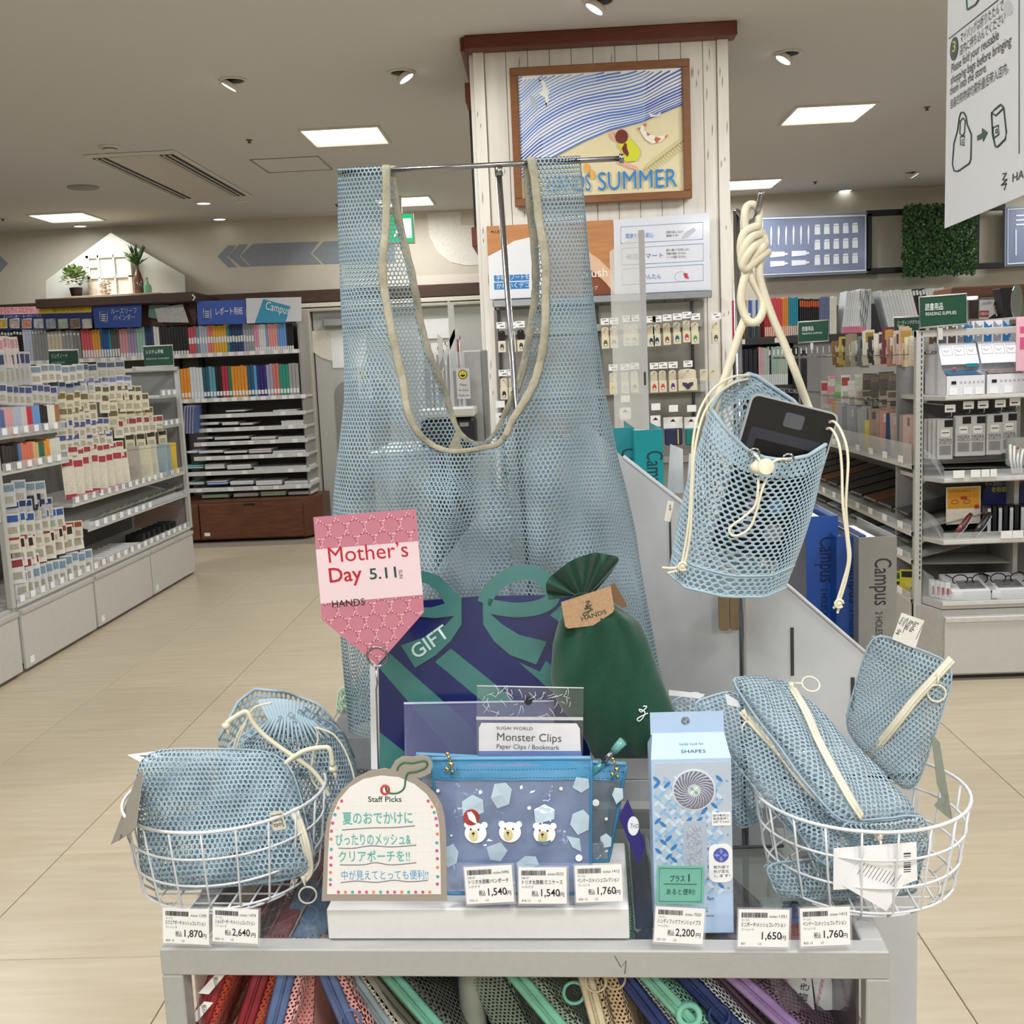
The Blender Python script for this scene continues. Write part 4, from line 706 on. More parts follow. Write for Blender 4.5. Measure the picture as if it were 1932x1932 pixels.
fob(1297, 717, 4.78, '#453a55', '#453a55', 'wide cream box holding a dark purple heart-shaped pair of fobs', wide=True)
for k, (a, b) in enumerate(((1328, 718), (1345, 717))):
    c = P(a, b, 4.78); t = put('fob_pack', ('clear-fronted cream card with a cord loop, %s of two beside the heart pack' % ('left', 'right')[k]), 'packaged fob', c.x, 4.78, c.z); O('header', MB().box(-.017, .017, 0, .002, .0, .05), mat('#ded6bd', .6), t); O('blister', MB().bbox(-.017, .017, -.014, .002, -.048, 0, .004), CLEAR2, t); O('peg', MB().tube([(0, .03, .04), (0, -.03, .04)], .0018, 6), CHROME, t)
# bottom row: bigger pouches on cards
for k, (a, b, w_, col, n_) in enumerate(((1237, 805, .045, '#20242c', 'black'), (1270, 808, .085, '#232b52', 'navy and yellow'), (1304, 808, .06, '#1b7f78', 'teal'), (1180, 790, .05, '#b7a5a5', 'pale grey'), (946, 800, .05, '#6a6f75', 'grey'))):
    c = P(a, b, 4.78); t = put('carded_pouch', 'white header card with %s zip case, lowest row on the pillar' % n_, 'packaged case', c.x, 4.78, c.z)
    O('header', MB().box(-w_ / 2, w_ / 2, 0, .003, 0, .05).prism([(-.012, .030), (.012, .030), (0, .042)], -.001, 0, 1), [PAPER, BLACK], t); O('zip_case', MB().bbox(-w_ * .46, w_ * .46, -.015, .003, -.075, 0, .006), mat(col, .6, noise=.15), t); O('zip', MB().box(w_ * .2, w_ * .26, -.017, -.015, -.07, -.005), mat('#d8c64a', .5) if k == 1 else GREYM, t)
    for q in range(1 if k else 1): O('price_ticket', MB().box(-.02, .02, -.03, -.0285, .075, .105), PAPER, t)
    O('peg', MB().tube([(0, .05, .04), (0, -.03, .04)], .0018, 6), CHROME, t)
# clear acrylic end panel of the shelf between the pillar and the tote
YA = 3.3; q0 = P(1180, 800, YA); t = T('acrylic_divider', 'tall clear acrylic divider standing between the pillar and the bags', 'divider', (P(1218, 700, YA).x, YA, 0))
xf = P(1215, 640, YA).x; OW('edge_strip', MB().bbox(xf - .009, xf + .009, YA - .008, YA + .004, .55, P(1214, 434, YA).z, .002), mat('#c4c6c8', .15, noise=.03, coat=.6), t)
pz_ = [(P(1214, 434, YA)), ]; mbp = MB(); xl = P(1180, 500, YA).x; a = P(1212, 436, YA); b = P(1180, 472, YA)
mbp.add([(a.x, YA, a.z), (b.x - .02, YA + .45, a.z - .01), (b.x - .02, YA + .45, .55), (a.x, YA, .55), (a.x, YA + .004, a.z), (b.x - .02, YA + .454, a.z - .01), (b.x - .02, YA + .454, .55), (a.x, YA + .004, .55)], [(0, 1, 2, 3), (7, 6, 5, 4), (0, 4, 5, 1)]); OW('pane', mbp, film('#f2f3f0', .34, .08, .03, .15), t)
for zz in (.9, 1.2): p = P(1214, 0, YA); OW('dark_clip', MB().box(xf - .004, xf + .002, YA - .0095, YA - .008, zz * 1.14 - .02, zz * 1.14 + .02), DARK, t)
OW('base', MB().bbox(xf - .05, xf + .05, YA - .1, YA + .5, 0, .55, .003), SHELF, t)
# counter with register things behind the tote
YC = 3.9; zc = P(880, 795, YC).z
t = T('service_counter', 'low grey counter behind the netting tote carrying the pen holder and tray', 'counter', (-.35, YC, 0)); x0c = P(700, 800, YC).x; x1c = P(925, 800, YC).x
OW('cabinet', MB().bbox(x0c, x1c - .01, YC, YC + .5, .0, zc - .12, .004), mat('#b4b4b0', .5), t); OW('worktop', MB().bbox(x0c - .01, x1c, YC - .01, YC + .5, zc - .12, zc - .1, .003), SHELF, t)
t = T('grey_screen_panel', 'light grey upright partition panel left of the pillar base', 'panel', (P(893, 700, 3.95).x, 3.95, 0)); a = P(872, 662, 3.95); b = P(918, 662, 3.95); OW('panel', MB().bbox(a.x, b.x - .02, 3.95, 4.0, 0, a.z, .004), mat('#b7b8b6', .5), t); OW('edge_post', MB().bbox(b.x - .02, b.x, 3.945, 4.005, 0, a.z, .003), mat('#8e908f', .5), t)
for k, (px_, sc) in enumerate(((874, 1.), (688, .8))):
    a = P(px_ - 14, 695, 3.86); b = P(px_ + 14, 752, 3.86); t = T('notice_sign', ('smiling yellow face notice reading Please No Entry Thank you, right one', 'smiling yellow face notice seen through the tote netting, left one')[k], 'sign', (a.x, 3.86, b.z)); w_ = b.x - a.x; h_ = a.z - b.z
    O('sheet', MB().box(0, w_, 0, .002, 0, h_), mat('#cfd0cf', .5), t); O('face', MB().prism(circ(w_ / 2, h_ * .79, w_ * .34, 20), -.001, 0), INK, t); O('face', MB().prism(circ(w_ / 2, h_ * .79, w_ * .28, 20), -.002, -.001), W_('#e9dc2e'), t)
    for sx in (-1, 1): O('eye', MB().prism(circ(w_ / 2 + sx * w_ * .09, h_ * .84, w_ * .04, 8), -.003, -.002), INK, t)
    O('mouth', MB().prism([(w_ * .5 + w_ * .18 * cos(pi + pi * j / 8), h_ * .79 + w_ * .17 * sin(pi + pi * j / 8)) for j in range(9)], -.003, -.002), INK, t)
    for j, s in enumerate(('Please', 'No Entry', 'Thank you')): text(t, s, w_ * .5, h_ * (.42 - .17 * j), .0125, DARK, align='CENTER', width=w_ * (.5, .7, .85)[j])
    O('support', MB().box(w_ * .4, w_ * .6, .003, .01, -(b.z - zc + .1), 0) if b.z > zc - .1 else MB().box(w_ * .4, w_ * .6, .003, .01, -.02, 0), CLEAR2, t)
c = P(835, 768, 3.88); t = T('pen_holder', 'clear acrylic holder full of dark pens and rulers behind the tote neckline', 'pen holder', (c.x, 3.92, zc - .1)); h_ = P(835, 665, 3.88).z - zc + .1
for k in range(3): O('tube_cell', MB().box(-.09 + k * .06, -.03 + k * .06 - .002, -.03, -.028, 0, h_).box(-.09 + k * .06, -.088 + k * .06, -.03, .03, 0, h_), CLEAR2, t)
for k in range(13):
    rr_ = random.Random(k); x_ = -.085 + .165 * rr_.random(); tp = h_ + rr_.uniform(-.04, .05); tag(O('pen', MB().tube([(x_, 0, .01), (x_ + rr_.uniform(-.01, .01), rr_.uniform(-.02, .02), tp)], .0045, 6).tube([(x_ + .0, 0, tp), (x_, 0, tp + .012)], .002, 5), mat(rr_.choice(('#3a1a22', '#7a2430', '#1f2a44', '#2a2a2e')), .35), None, (c.x, 3.92, zc - .1)), '%s dark pen from the left in the clear holder behind the tote' % ORD[k], 'pen', 'pens in the acrylic holder')
for a, b, c2, d2, lab, n_ in ((844, 566, 862, 700, 'tall white upright ruler board in the pen holder', 0), (825, 630, 838, 700, 'clear packet with a red and white top in the pen holder', 1), (856, 622, 822, 705, 'white marked ruler slanting out of the pen holder', 2)):
    p = P(a, b, 3.9); q = P(c2, d2, 3.9); o = O('ruler', MB().prism([(0, 0), (.018, .004), (.018 + (q.x - p.x), -(p.z - q.z)), ((q.x - p.x), -(p.z - q.z))] if n_ == 2 else [(0, 0), (q.x - p.x, -.015), (q.x - p.x, -(p.z - q.z)), (0, -(p.z - q.z))], 0, .003), mat('#d8d9d5', .4), None, (p.x, 3.9, p.z)); tag(o, lab, 'ruler')
t = T('black_machine', 'small black machine with a white lid on the counter, seen through the tote neckline', 'machine', (P(880, 840, 3.8).x, 3.8, P(880, 850, 3.8).z)); a = P(856, 790, 3.8); b = P(896, 826, 3.8)
OW('body', MB().bbox(a.x - .12, b.x, 3.8, 3.95, b.z - .03, a.z, .01), BLACK, t); OW('lid', MB().bbox(a.x - .12, b.x + .005, 3.79, 3.95, P(880, 786, 3.8).z, P(880, 768, 3.8).z, .006), SHELF, t); OW('button_row', MB().bbox(a.x + .02, b.x - .02, 3.795, 3.8, a.z - .03, a.z - .015, .002), GREYM, t)
OW('stand_block', MB().bbox(a.x - .1, b.x - .02, 3.82, 3.94, 0, b.z - .03, .002), DARK, t)
# ================================================================== right side: back wall, files, reading-glasses gondola
h3 = lambda x, y: (1360 + x / 3.378, 340 + y / 3.378); h1 = lambda x, y: (1480 + x / 4.274, 480 + y / 4.274); h2 = lambda x, y: (1480 + x / 4.274, 880 + y / 4.274)
def wpoly(pts, Y): return [(P(a, b, Y).x, P(a, b, Y).z) for a, b in pts]
YW = 9.7; SLATE = mat('#7d88a4', .45, noise=.02, coat=.1); PRT = mat('#e3e7ee', .5, noise=0)
M0 = Matrix.Translation(Vector((0, YW, 0)))
def wall_panel(q, lab, border):
    t = T('stationery_panel', lab, 'wall panel', (wpoly(q, YW)[0][0], YW, wpoly(q, YW)[2][1])); OW('board', MB().prism(wpoly(q, YW), YW, YW + .05), SLATE, t)
    OW('border_line', MB().tube([(a, YW - .003, b) for a, b in wpoly(border, YW)], .009, 4, closed=True, flat=.3, up=(0, -1, 0)), PRT, t); return t
t = wall_panel([h3(250, 232), h3(938, 205), h3(935, 590), h3(258, 620)], 'blue-grey wall panel printed with white brushes, paint tubes and jars', [h3(266, 247), h3(922, 222), h3(922, 576), h3(270, 604)])
for k in range(6):
    x = 321 + k * 47.5; y = 292 - k * 1.6; OW('brush_print', MB().prism(wpoly([h3(x - 3, y + 12), h3(x, y), h3(x + 4, y + 12), h3(x + 6, y + 40), h3(x + 2, y + 122), h3(x - 3, y + 122), h3(x - 6, y + 40)], YW), YW - .004, YW), PRT, t)
for i in range(2):
    for j in range(2):
        x = 315 + i * 137; y = 457 + j * 60 - i * 6; OW('tube_print', MB().prism(wpoly([h3(x, y), h3(x + 90, y - 2), h3(x + 92, y + 8), h3(x + 105, y + 6), h3(x + 114, y + 14), h3(x + 105, y + 20), h3(x + 92, y + 20), h3(x + 90, y + 28), h3(x, y + 36)], YW), YW - .004, YW), PRT, t)
for j in range(3):
    for i in range(5):
        x = 598 + i * 60; y = 284 + j * 97 - i * 3; OW('jar_print', MB().prism(wpoly([h3(x + 4, y), h3(x + 32, y - 2), h3(x + 34, y + 12), h3(x + 36, y + 62), h3(x, y + 64), h3(x, y + 14)], YW), YW - .004, YW), PRT, t); OW('jar_print', MB().prism(wpoly([h3(x, y + 11), h3(x + 36, y + 9), h3(x + 36, y + 12), h3(x, y + 14)], YW), YW - .005, YW - .004), SLATE, t)
t = wall_panel([h3(1812, 170), h3(2300, 148), h3(2300, 520), h3(1808, 550)], 'second blue-grey wall panel cut by the right edge of the photo', [h3(1828, 185), h3(2280, 165), h3(2280, 508), h3(1826, 536)])
for k in range(3): OW('line_print', MB().prism(wpoly([h3(1880, 222 + 29 * k), h3(1990, 216 + 29 * k), h3(1990, 225 + 29 * k), h3(1880, 231 + 29 * k)], YW), YW - .004, YW), PRT, t)
OW('line_print', MB().prism(wpoly([h3(1876, 315), h3(1884, 315), h3(1884, 480), h3(1876, 480)], YW), YW - .004, YW), PRT, t)
t = T('black_rail_frame', 'black metal rail frame on the wall carrying the green leaf panel', 'rail frame', (P(*h3(940, 580), YW).x, YW, P(*h3(940, 580), YW).z))
zt_ = P(*h3(1375, 190), YW).z; zb_ = P(*h3(1375, 560), YW).z; xa, xb = P(*h3(945, 400), YW).x, P(*h3(1812, 350), YW).x
for z in (zt_, zb_): OW('rail', MB().bbox(xa - .02, xb, YW, YW + .04, z - .025, z + .025, .004), BLACK, t)
for xx in (xa, P(*h3(1632, 300), YW).x): OW('rail', MB().bbox(xx - .025, xx + .025, YW, YW + .04, zb_, zt_, .004), BLACK, t)
gx0, gx1 = P(*h3(1165, 300), YW).x, P(*h3(1580, 300), YW).x; gz0, gz1 = P(*h3(1370, 585), YW).z, P(*h3(1370, 185), YW).z
t = T('leaf_wall_panel', 'square panel of artificial green leaves hung on the black rails', 'plant panel', (gx0, YW - .04, gz0)); O('backing', MB().bbox(0, gx1 - gx0, 0, .04, 0, gz1 - gz0, .005), mat('#24351f', .8), t)
for sd, c in ((1, '#2f5a28'), (2, '#47763a'), (3, '#1f4220')):
    mb = MB(); r = random.Random(sd)
    for k in range(1500):
        x = r.uniform(-.03, gx1 - gx0 + .03); z = r.uniform(-.03, gz1 - gz0 + .03); y = r.uniform(-.07, .0); a = r.uniform(0, 2 * pi); l = r.uniform(.02, .035); d = Vector((cos(a), r.uniform(-.8, .2), sin(a))).normalized(); s = d.cross(Vector((0, 1, 0))).normalized() * l * .4; c0 = Vector((x, y, z)); mb.add([c0, c0 + d * l * .5 + s, c0 + d * l, c0 + d * l * .5 - s], [(0, 1, 2, 3)])
    O('foliage', mb, mat(c, .5, noise=.2), t)['kind'] = 'stuff'
# file shelves on the right of the pillar
YF2 = 9.2
t = T('file_shelving', 'dark metal shelving behind the right gondola holding coloured file folders', 'shelving', (P(1500, 640, YF2).x, YF2, 0)); xa, xb = P(1370, 640, YF2).x, P(1990, 620, YF2).x
for (py, a, b) in ((636, xa, xb), (727, xa, P(1500, 700, YF2).x)): z = P(1450, py, YF2).z; o = OW('shelf_board', MB().bbox(a, b, YF2, 9.6, z - .06, z, .004), DARK, t); [OW('price_ticket', MB().box(a + .1 + k * .31, a + .16 + k * .31, YF2 - .003, YF2, z - .05, z - .01), PAPER, t) for k in range(6 if py < 700 else 1)]
OW('upright_post', MB().bbox(P(1500, 700, YF2).x - .025, P(1500, 700, YF2).x + .025, YF2 - .02, YF2 + .03, 0, P(1500, 655, YF2).z, .004), BLACK, t); OW('back_panel', MB().box(xa, xb, 9.6, 9.62, 0, P(1600, 575, 9.6).z), DKP, t)
OW('lower_panel', MB().box(P(1500, 700, YF2).x, xb, YF2 + .05, YF2 + .07, 0, P(1600, 636, YF2).z), mat('#8f8f90', .4, noise=.08, scale=3), t)
wr = 'on the shelf right of the pillar'; ZS1 = P(1450, 636, YF2).z; ZS2 = P(1450, 727, YF2).z
books([('#d8506a', 3), ('#e6b0b8', 2), ('#5a6fc0', 1)], 1379, 1394, 634, 567, YF2, 'striped set ' + wr, lean=0, zs_=ZS1)
books([('#e8b23c', 1), ('#e9e4c8', 1), ('#5577c8', 2), ('#dfe6f2', 2), ('#3f64b4', 1), ('#dfe6f2', 1)], 1406, 1434, 634, 566, YF2, 'inside the cord loop, shelf right of pillar', strip=(0, .3), sat='#1d2a24', zs_=ZS1)
books([('#c02f36', 3), ('#e2505c', 6), ('#e8963a', 3), ('#2c93ae', 5)], 1443, 1507, 634, 562, YF2, wr, strip=(.02, .26), sat='#f0c9b8', zs_=ZS1)
books([('#1c1a1c', 9)], 1509, 1546, 634, 564, YF2, 'with orange tops ' + wr, strip=(.78, .95), sat='#d8612e', zs_=ZS1); books([('#7079a0', 6), ('#ece9dc', 4)], 1546, 1579, 632, 560, YF2, 'beside the dark ones ' + wr, zs_=ZS1)
books([('#dde4e8', 4), ('#e8edf0', 4), ('#c6ced3', 3)], 1588, 1634, 630, 549, YF2, 'leaning clear set ' + wr, lean=.12, strip=(.0, .16), sat='#dc6a8a', name='clear_file', zs_=ZS1); books([('#e6ebee', 3), ('#d0d7dc', 4)], 1622, 1644, 628, 546, YF2, 'upright clear set ' + wr, name='clear_file', zs_=ZS1)
books([('#dde3e7', 6), ('#eaeef0', 4), ('#1a1b1f', 4), ('#e2e8ec', 6)], 1678, 1800, 626, 545, YF2, 'slanted row ' + wr, lean=-.25, name='clear_file', strip=(.85, .97), sat='#e9edf0', zs_=ZS1)
books([('#d9aeb4', 3), ('#b9c9c2', 3), ('#1c1f1e', 1), ('#a8c2bc', 4), ('#b8c8bc', 5)], 1432, 1487, 724, 655, YF2, 'on the lower pastel shelf behind the cord', strip=(.0, .28), sat='#eaf0f2', zs_=ZS2); books([('#1b1e28', 6)], 1380, 1430, 724, 660, YF2, 'dark set on the lower shelf beside the pillar', zs_=ZS2)
# high brown beam with lights and an advert photo
YBm = 6.4; t = T('brown_header_beam', 'brown header beam with small lights above the right gondola', 'header beam', (P(1860, 550, YBm).x, YBm, P(1860, 555, YBm).z)); a = P(1795, 543, YBm); b = P(2100, 531, YBm); z1 = P(1860, 539, YBm).z; z0 = P(1860, 557, YBm).z
OW('beam', MB().bbox(a.x, b.x, YBm, YBm + .3, z0, z1, .006), mat('#6a4330', .5, noise=.1, scale=6, stretch=(1, 6, 6)), t)
for px_ in (1846, 1925): p = P(px_, 562, YBm); OW('spot_lamp', MB().lathe([(.03, 0), (.035, .015), (.001, .016)], 12, (p.x, YBm + .1, z0 - .016)), mat('#ffffff', .4, emit=5, noise=0), t)
za_ = P(1870, 603, 6.0).z; OW('display_board', MB().bbox(a.x + .02, b.x, 5.6, YBm + .28, za_ - .015, za_ - .001, .002), SHELF, t)
OW('post', MB().bbox(b.x - .3, b.x - .24, YBm + .1, YBm + .16, 0, z0, .004), SHELF, t)
OW('rear_panel', MB().bbox(P(1822, 600, YBm + .3).x, b.x, YBm + .3, YBm + .32, 0, z0, .002), mat('#aeb29c', .6, noise=.1, scale=4), t)
t, M, W, H = card('advert_photo', 'small advert photo of a person in glasses, dark suit and tie', 'advert', (1848, 566), (1896, 564), (1848, 602), 6.0, mat('#dcdcdc', .5), th=.004)
fq = lambda pts: [(W * a, H * b) for a, b in pts]; f_ = lambda nm, pts, c, y: O(nm, MB().prism(fq(pts), y, y + .0006), mat(c, .5, noise=.05), t)
f_('portrait', [(.32, 0), (.5, .16), (.6, .26), (.78, .26), (.97, .12), (1, 0)], '#22242a', -.002); f_('portrait', [(.60, .27), (.70, 0.02), (.80, .27)], '#e8e8ea', -.003); f_('portrait', [(.56, .52), (.60, .3), (.68, .2), (.76, .3), (.80, .52), (.78, .72), (.6, .74)], '#a8805f', -.004); f_('portrait', [(.53, .62), (.55, .84), (.64, .96), (.76, .94), (.84, .78), (.82, .58), (.78, .68), (.6, .72)], '#1c1a1a', -.005); f_('portrait', [(.57, .52), (.80, .56), (.80, .6), (.57, .57)], '#2c2a2a', -.006); f_('portrait', [(.665, .0), (.7, .25), (.735, .0)], '#30323c', -.0045)
f_('caption_block', [(0, .1), (.36, .08), (.36, .42), (0, .44)], '#a8363c', -.002); text(t, '老眼鏡 試せる', W * .03, H * .2, .02, PAPER, y=-.003, width=W * .3)
text(t, 'いつもそばに', W * .05, H * .68, .02, INK, y=-.002, width=W * .42, rot=-.2)
t, M, W, H = card('advert_photo', 'darker red-toned photo beside the glasses advert', 'advert', (1828, 568), (1846, 567), (1828, 602), 6.02, mat('#4a3430', .5, noise=.4, scale=12), th=.004)
t, M, W, H = card('pink_advert', 'pale pink advert panel at the right edge beside the white dispensers', 'advert', (1921, 598), (1990, 594), (1917, 700), 4.5, mat('#e9b6c8', .5, noise=.05), th=.004)
O('red_print', MB().box(W * .1, W * .6, -.001, 0, H * .7, H * .82).box(W * .1, W * .6, -.001, 0, H * .4, H * .62), mat('#d35a80', .5), t)
for k in range(5):
    p = P(1897 + k * 5, 600, 5.9); o = O('spectacle_pack', MB().bbox(0, .02, 0, .1, 0, .16, .003), BLACK, None, (p.x, 5.9, za_ + .005)); o.rotation_euler = (0, -.2, 0); tag(o, '%s black upright case behind the right-hand dispenser' % ORD[k], 'case', 'upright black cases behind the dispensers')
p = P(1918, 610, 5.7); o = O('oval_mirror', MB().prism(circ(0, .08, .03, 18, .09), 0, .006), mat('#b9c0bf', .1, .8), None, (p.x, 5.7, za_)); tag(o, 'small oval tilted mirror near the right edge', 'mirror')
# ---- right gondola
RXg = 1.57
g = T('reading_gondola', 'light grey metal gondola end with slotted post, white dispensers and eyeglasses shelves', 'shelving', (RXg, 4.6, 0)); YE = 4.5; YP = 4.64
x1g = 2.75; zs = [P(1860, 745, YE).z, P(1860, 901, YE).z, P(1860, 1018, YE).z, P(1860, 1134, YE).z]
p0 = P(1733, 800, YP); 
OW('slotted_post', MB().bbox(p0.x - .016, p0.x + .016, YP - .012, YP + .02, .0, 1.50, .002), GM, g); sl = MB()
for k in range(46): sl.box(p0.x + .0045, p0.x + .0085, YP - .0135, YP - .012, .42 + k * .0235, .42 + k * .0235 + .014)
OW('post_slots', sl, BLACK, g)['kind'] = 'stuff'
OW('back_panel', MB().box(p0.x, x1g, YP + .28, YP + .30, .0, 1.5), mat('#8b8a88', .5, noise=.05, scale=20), g); OW('top_rail', MB().bbox(p0.x - .016, x1g, YP - .01, YP + .02, 1.47, 1.5, .002), GM, g)
xf = P(1782, 800, YE).x
for k, z in enumerate(zs):
    th_ = .018 if k < 3 else .03; v = [(p0.x + .016, YP, z), (xf, YE, z), (x1g, YE, z), (x1g, YP + .28, z), (p0.x + .016, YP + .28, z)]; n = 5
    o = OW('shelf_board', MB().add([(a, b, c) for a, b, c in v] + [(a, b, c - th_) for a, b, c in v], [tuple(range(n)), tuple(range(2 * n - 1, n - 1, -1))] + [(i, i + n, (i + 1) % n + n, (i + 1) % n) for i in range(n)]), GM, g)
    O('front_rail', MB().bbox(xf, x1g, YE - .006, YE, z - .014, z + .002, .001), mat('#d9d9d7', .3, coat=.2), o)
    if k < 3: OW('bracket', MB().prism([(p0.x + .014, z - .018), (xf - .01, z - .02), (xf - .04, z - .036), (p0.x + .014, z - .06)], YP + .01, YP + .016), GM, g)
    if k: OW('clear_fence', MB().add([(p0.x + .02, YP, z), (xf, YE - .002, z), (xf, YE - .002, z + .05), (p0.x + .06, YP - .03, z + .09), (p0.x + .02, YP, z + .12)], [(0, 1, 2, 3, 4)]).box(xf, x1g, YE - .003, YE - .001, z, z + .035), CLEAR2, g)
zb4 = zs[3] - .03
bs = [(p0.x - .016, YP), (xf + .0, YE), (x1g, YE), (x1g, YP + .3), (p0.x - .016, YP + .3)]; n = 5
OW('base_cabinet', MB().add([(a, b, .02) for a, b in bs] + [(a, b, zb4 - .004) for a, b in bs], [tuple(range(n)), tuple(range(2 * n - 1, n - 1, -1))] + [(i, (i + 1) % n, (i + 1) % n + n, i + n) for i in range(n)]), mat('#b5b4b1', .4), g)
dr = OW('drawer_front', MB().bbox(xf + .006, x1g, YE - .02, YE, .03, zb4 - .03, .003), mat('#c9c8c6', .4, noise=.02), g); O('finger_rail', MB().bbox(xf + .006, x1g, YE - .028, YE - .01, zb4 - .055, zb4 - .03, .004), mat('#d4d4d2', .35), dr)
OW('plinth', MB().box(xf + .03, x1g, YE + .02, YE + .06, 0, .03), DARK, g)
# long side facing the aisle
s0, s1 = YP, 7.9; z_ = [.925, .63, .505, .33]
OW('side_back_panel', MB().box(RXg + .44, RXg + .46, s0, s1, 0, 1.42), mat('#a19f9c', .5, noise=.06, scale=4), g); OW('side_base', MB().bbox(RXg + .0, RXg + .45, s0 + .02, s1, .0, .31, .004), GM, g)
OW('far_post', MB().bbox(RXg + .3, RXg + .34, s1, s1 + .04, 0, 1.45, .003), BLACK, g)
for k, z in enumerate(z_):
    o = OW('side_shelf', MB().add([(RXg, s0, z), (RXg, s1, z), (RXg + .44, s1, z + (.10 if k in (1, 2) else 0)), (RXg + .44, s0, z + (.10 if k in (1, 2) else 0)), (RXg, s0, z - .02), (RXg, s1, z - .02), (RXg + .44, s1, z - .03), (RXg + .44, s0, z - .03)], [(0, 1, 2, 3), (0, 4, 5, 1), (4, 7, 6, 5)]), SHELF, g); O('clear_lip', MB().box(RXg - .004, RXg - .002, s0, s1, z, z + (.09 if k == 0 else .03)), CLEAR2, o)
    for q in range(14): O('price_ticket', MB().box(RXg - .008, RXg - .005, s0 + .1 + q * .22, s0 + .16 + q * .22, z + .0, z + .03), PAPER, o)
for yy in (.2, .8, 1.4, 2.0, 2.6): OW('hook_bar', MB().tube([(RXg + .02, s0 + yy, 1.40), (RXg + .44, s0 + yy, 1.40)], .004, 6), CHROME, g)
OW('hook_bar', MB().tube([(RXg + .1, s0 + .02, 1.405), (RXg + .1, s1, 1.405)], .006, 6), CHROME, g); OW('hook_bar', MB().tube([(RXg + .14, s0 + .02, 1.18), (RXg + .14, s1, 1.18)], .006, 6), CHROME, g)
for k in range(22): yk = s0 + .12 + k * .13; h_ = OW('peg_hook', MB().tube([(RXg + .12, yk, 1.40), (RXg - .02, yk, 1.40), (RXg - .03, yk, 1.415)], .0022, 6), CHROME, g); O('price_ticket', MB().add([(RXg - .025, yk - .028, 1.425), (RXg - .005, yk + .028, 1.425), (RXg - .005, yk + .028, 1.46), (RXg - .025, yk - .028, 1.46)], [(0, 1, 2, 3)]), PAPER, h_)
for k in range(14): yk = s0 + .5 + k * .15; OW('peg_hook', MB().tube([(RXg + .16, yk, 1.18), (RXg + .0, yk, 1.18), (RXg - .01, yk, 1.195)], .0022, 6), CHROME, g)
g2 = 'hanging packs on the side of the right gondola'
HC = ['#7c6b55', '#c8b45a', '#8a5f3a', '#b9b79c', '#6b7377', '#d8d4c8', '#caa', '#6a3a40', '#b98a78', '#c7b4a0', '#d9cdb8']
cols = ['#8a6b42', '#c9b04e', '#9a8f7a', '#b7bda4', '#7a8488', '#e0dccf', '#3a3836', '#d8d0c0', '#6b3038', '#b08068', '#c9b5a2', '#caa890', '#d8c8a8']
for k, c in enumerate(cols): q = (1584 + k * 11.6, 690 - (k > 4) * 4 + k * .3); packrow(*q, *q, 1, RXg + .04, .13 + .02 * (k % 3), c, ('#e6e2d6', '#4a4038', '#c9a24c')[k % 3], 'top hook row, %s from left' % ORD[k], g2, w_=.045, rz=-.55, rep=2, win=('#d9d3c4', '#6a5a48')[k % 2])
for k, c in enumerate(('#c9c5c0', '#e58aa8', '#7fc26a', '#e4e6e0', '#e9dcd8', '#d6cdc8')): q = (1556 + k * 13, 772 - (k % 2) * 8); packrow(*q, *q, 1, RXg + .08, .16, c, ('#c95a5a', '#f2f2f2', '#d8e2d0')[k % 3], 'second hook row, %s from left' % ORD[k], g2, w_=.05, rz=-.6, win='#c9c4be')
for r_, (x0, y0, x1, y1, n, h, body, head, wh) in enumerate(((1640, 742, 1722, 742, 6, .10, '#5a5652', '#8a7a68', 'dark hook group'), (1640, 770, 1722, 772, 6, .09, '#a39a88', '#6e6458', 'middle beige group'), (1615, 785, 1660, 790, 5, .09, '#3f4348', '#9aa0a8', 'dark boxed group'), (1660, 800, 1722, 812, 5, .10, '#a87f68', '#d6c0ae', 'brown boxed group'))): packrow(x0, y0, x1, y1, n, RXg + .1, h, body, head, wh, g2, rz=-.6, w_=.075, win='#5f5850')
cols = ['#c59a6a', '#b3aeb4', '#8e939c', '#a7a9ae', '#9a9ea6', '#b2b4b8', '#e0d45a', '#b39a86', '#ad9080', '#c28a84', '#24426e', '#b59f90', '#a39a98', '#c8a79a']
for k, c in enumerate(cols): q = (1582 + k * 10.6, 830 + k * 3.3); packrow(*q, *q, 1, RXg + .06, .21 if k != 6 else .15, c, ('#e8e4dc', '#6f7480', '#cfd2d6')[k % 3], 'standing row behind the clear lip, %s' % ORD[k], g2, w_=.055, rz=-.7, rep=2, hf=.25, win=c)
for r_, (z, n, X) in enumerate(((.655, 13, .1), (.53, 13, .1))):
    for k in range(n):
        c = (('#1b1b1e', '#2c2a2b', '#6b3a26', '#141417'), ('#3a3c44', '#8a96b0', '#2a2a30', '#5f7a70'))[r_][k % 4]; o = O('flat_file', MB().bbox(-.16, .16, -.1, .1, 0, .012, .002), mat(c, .25, noise=.1, coat=.5), None, (RXg + .18, 4.85 + k * .235, z + .065)); o.rotation_euler = (0, -.23, .0); tag(o, '%s flat glossy case from the near end on the %s sloped tray' % (ORD[k], ('upper', 'lower')[r_]), 'file case', 'flat cases on the right sloped trays')
for k in range(9): q = (1696 + (k % 3) * 11, 1160 - (k // 3) * 22); packrow(*q, *q, 1, RXg + .05, .10, '#d9c936', '#2c7a4c' if k % 2 else '#1f2a20', 'yellow pile at floor level, number %s' % ORD[k], 'yellow packs low on the right gondola', w_=.09, rz=-.5, win='#e6dc6a')
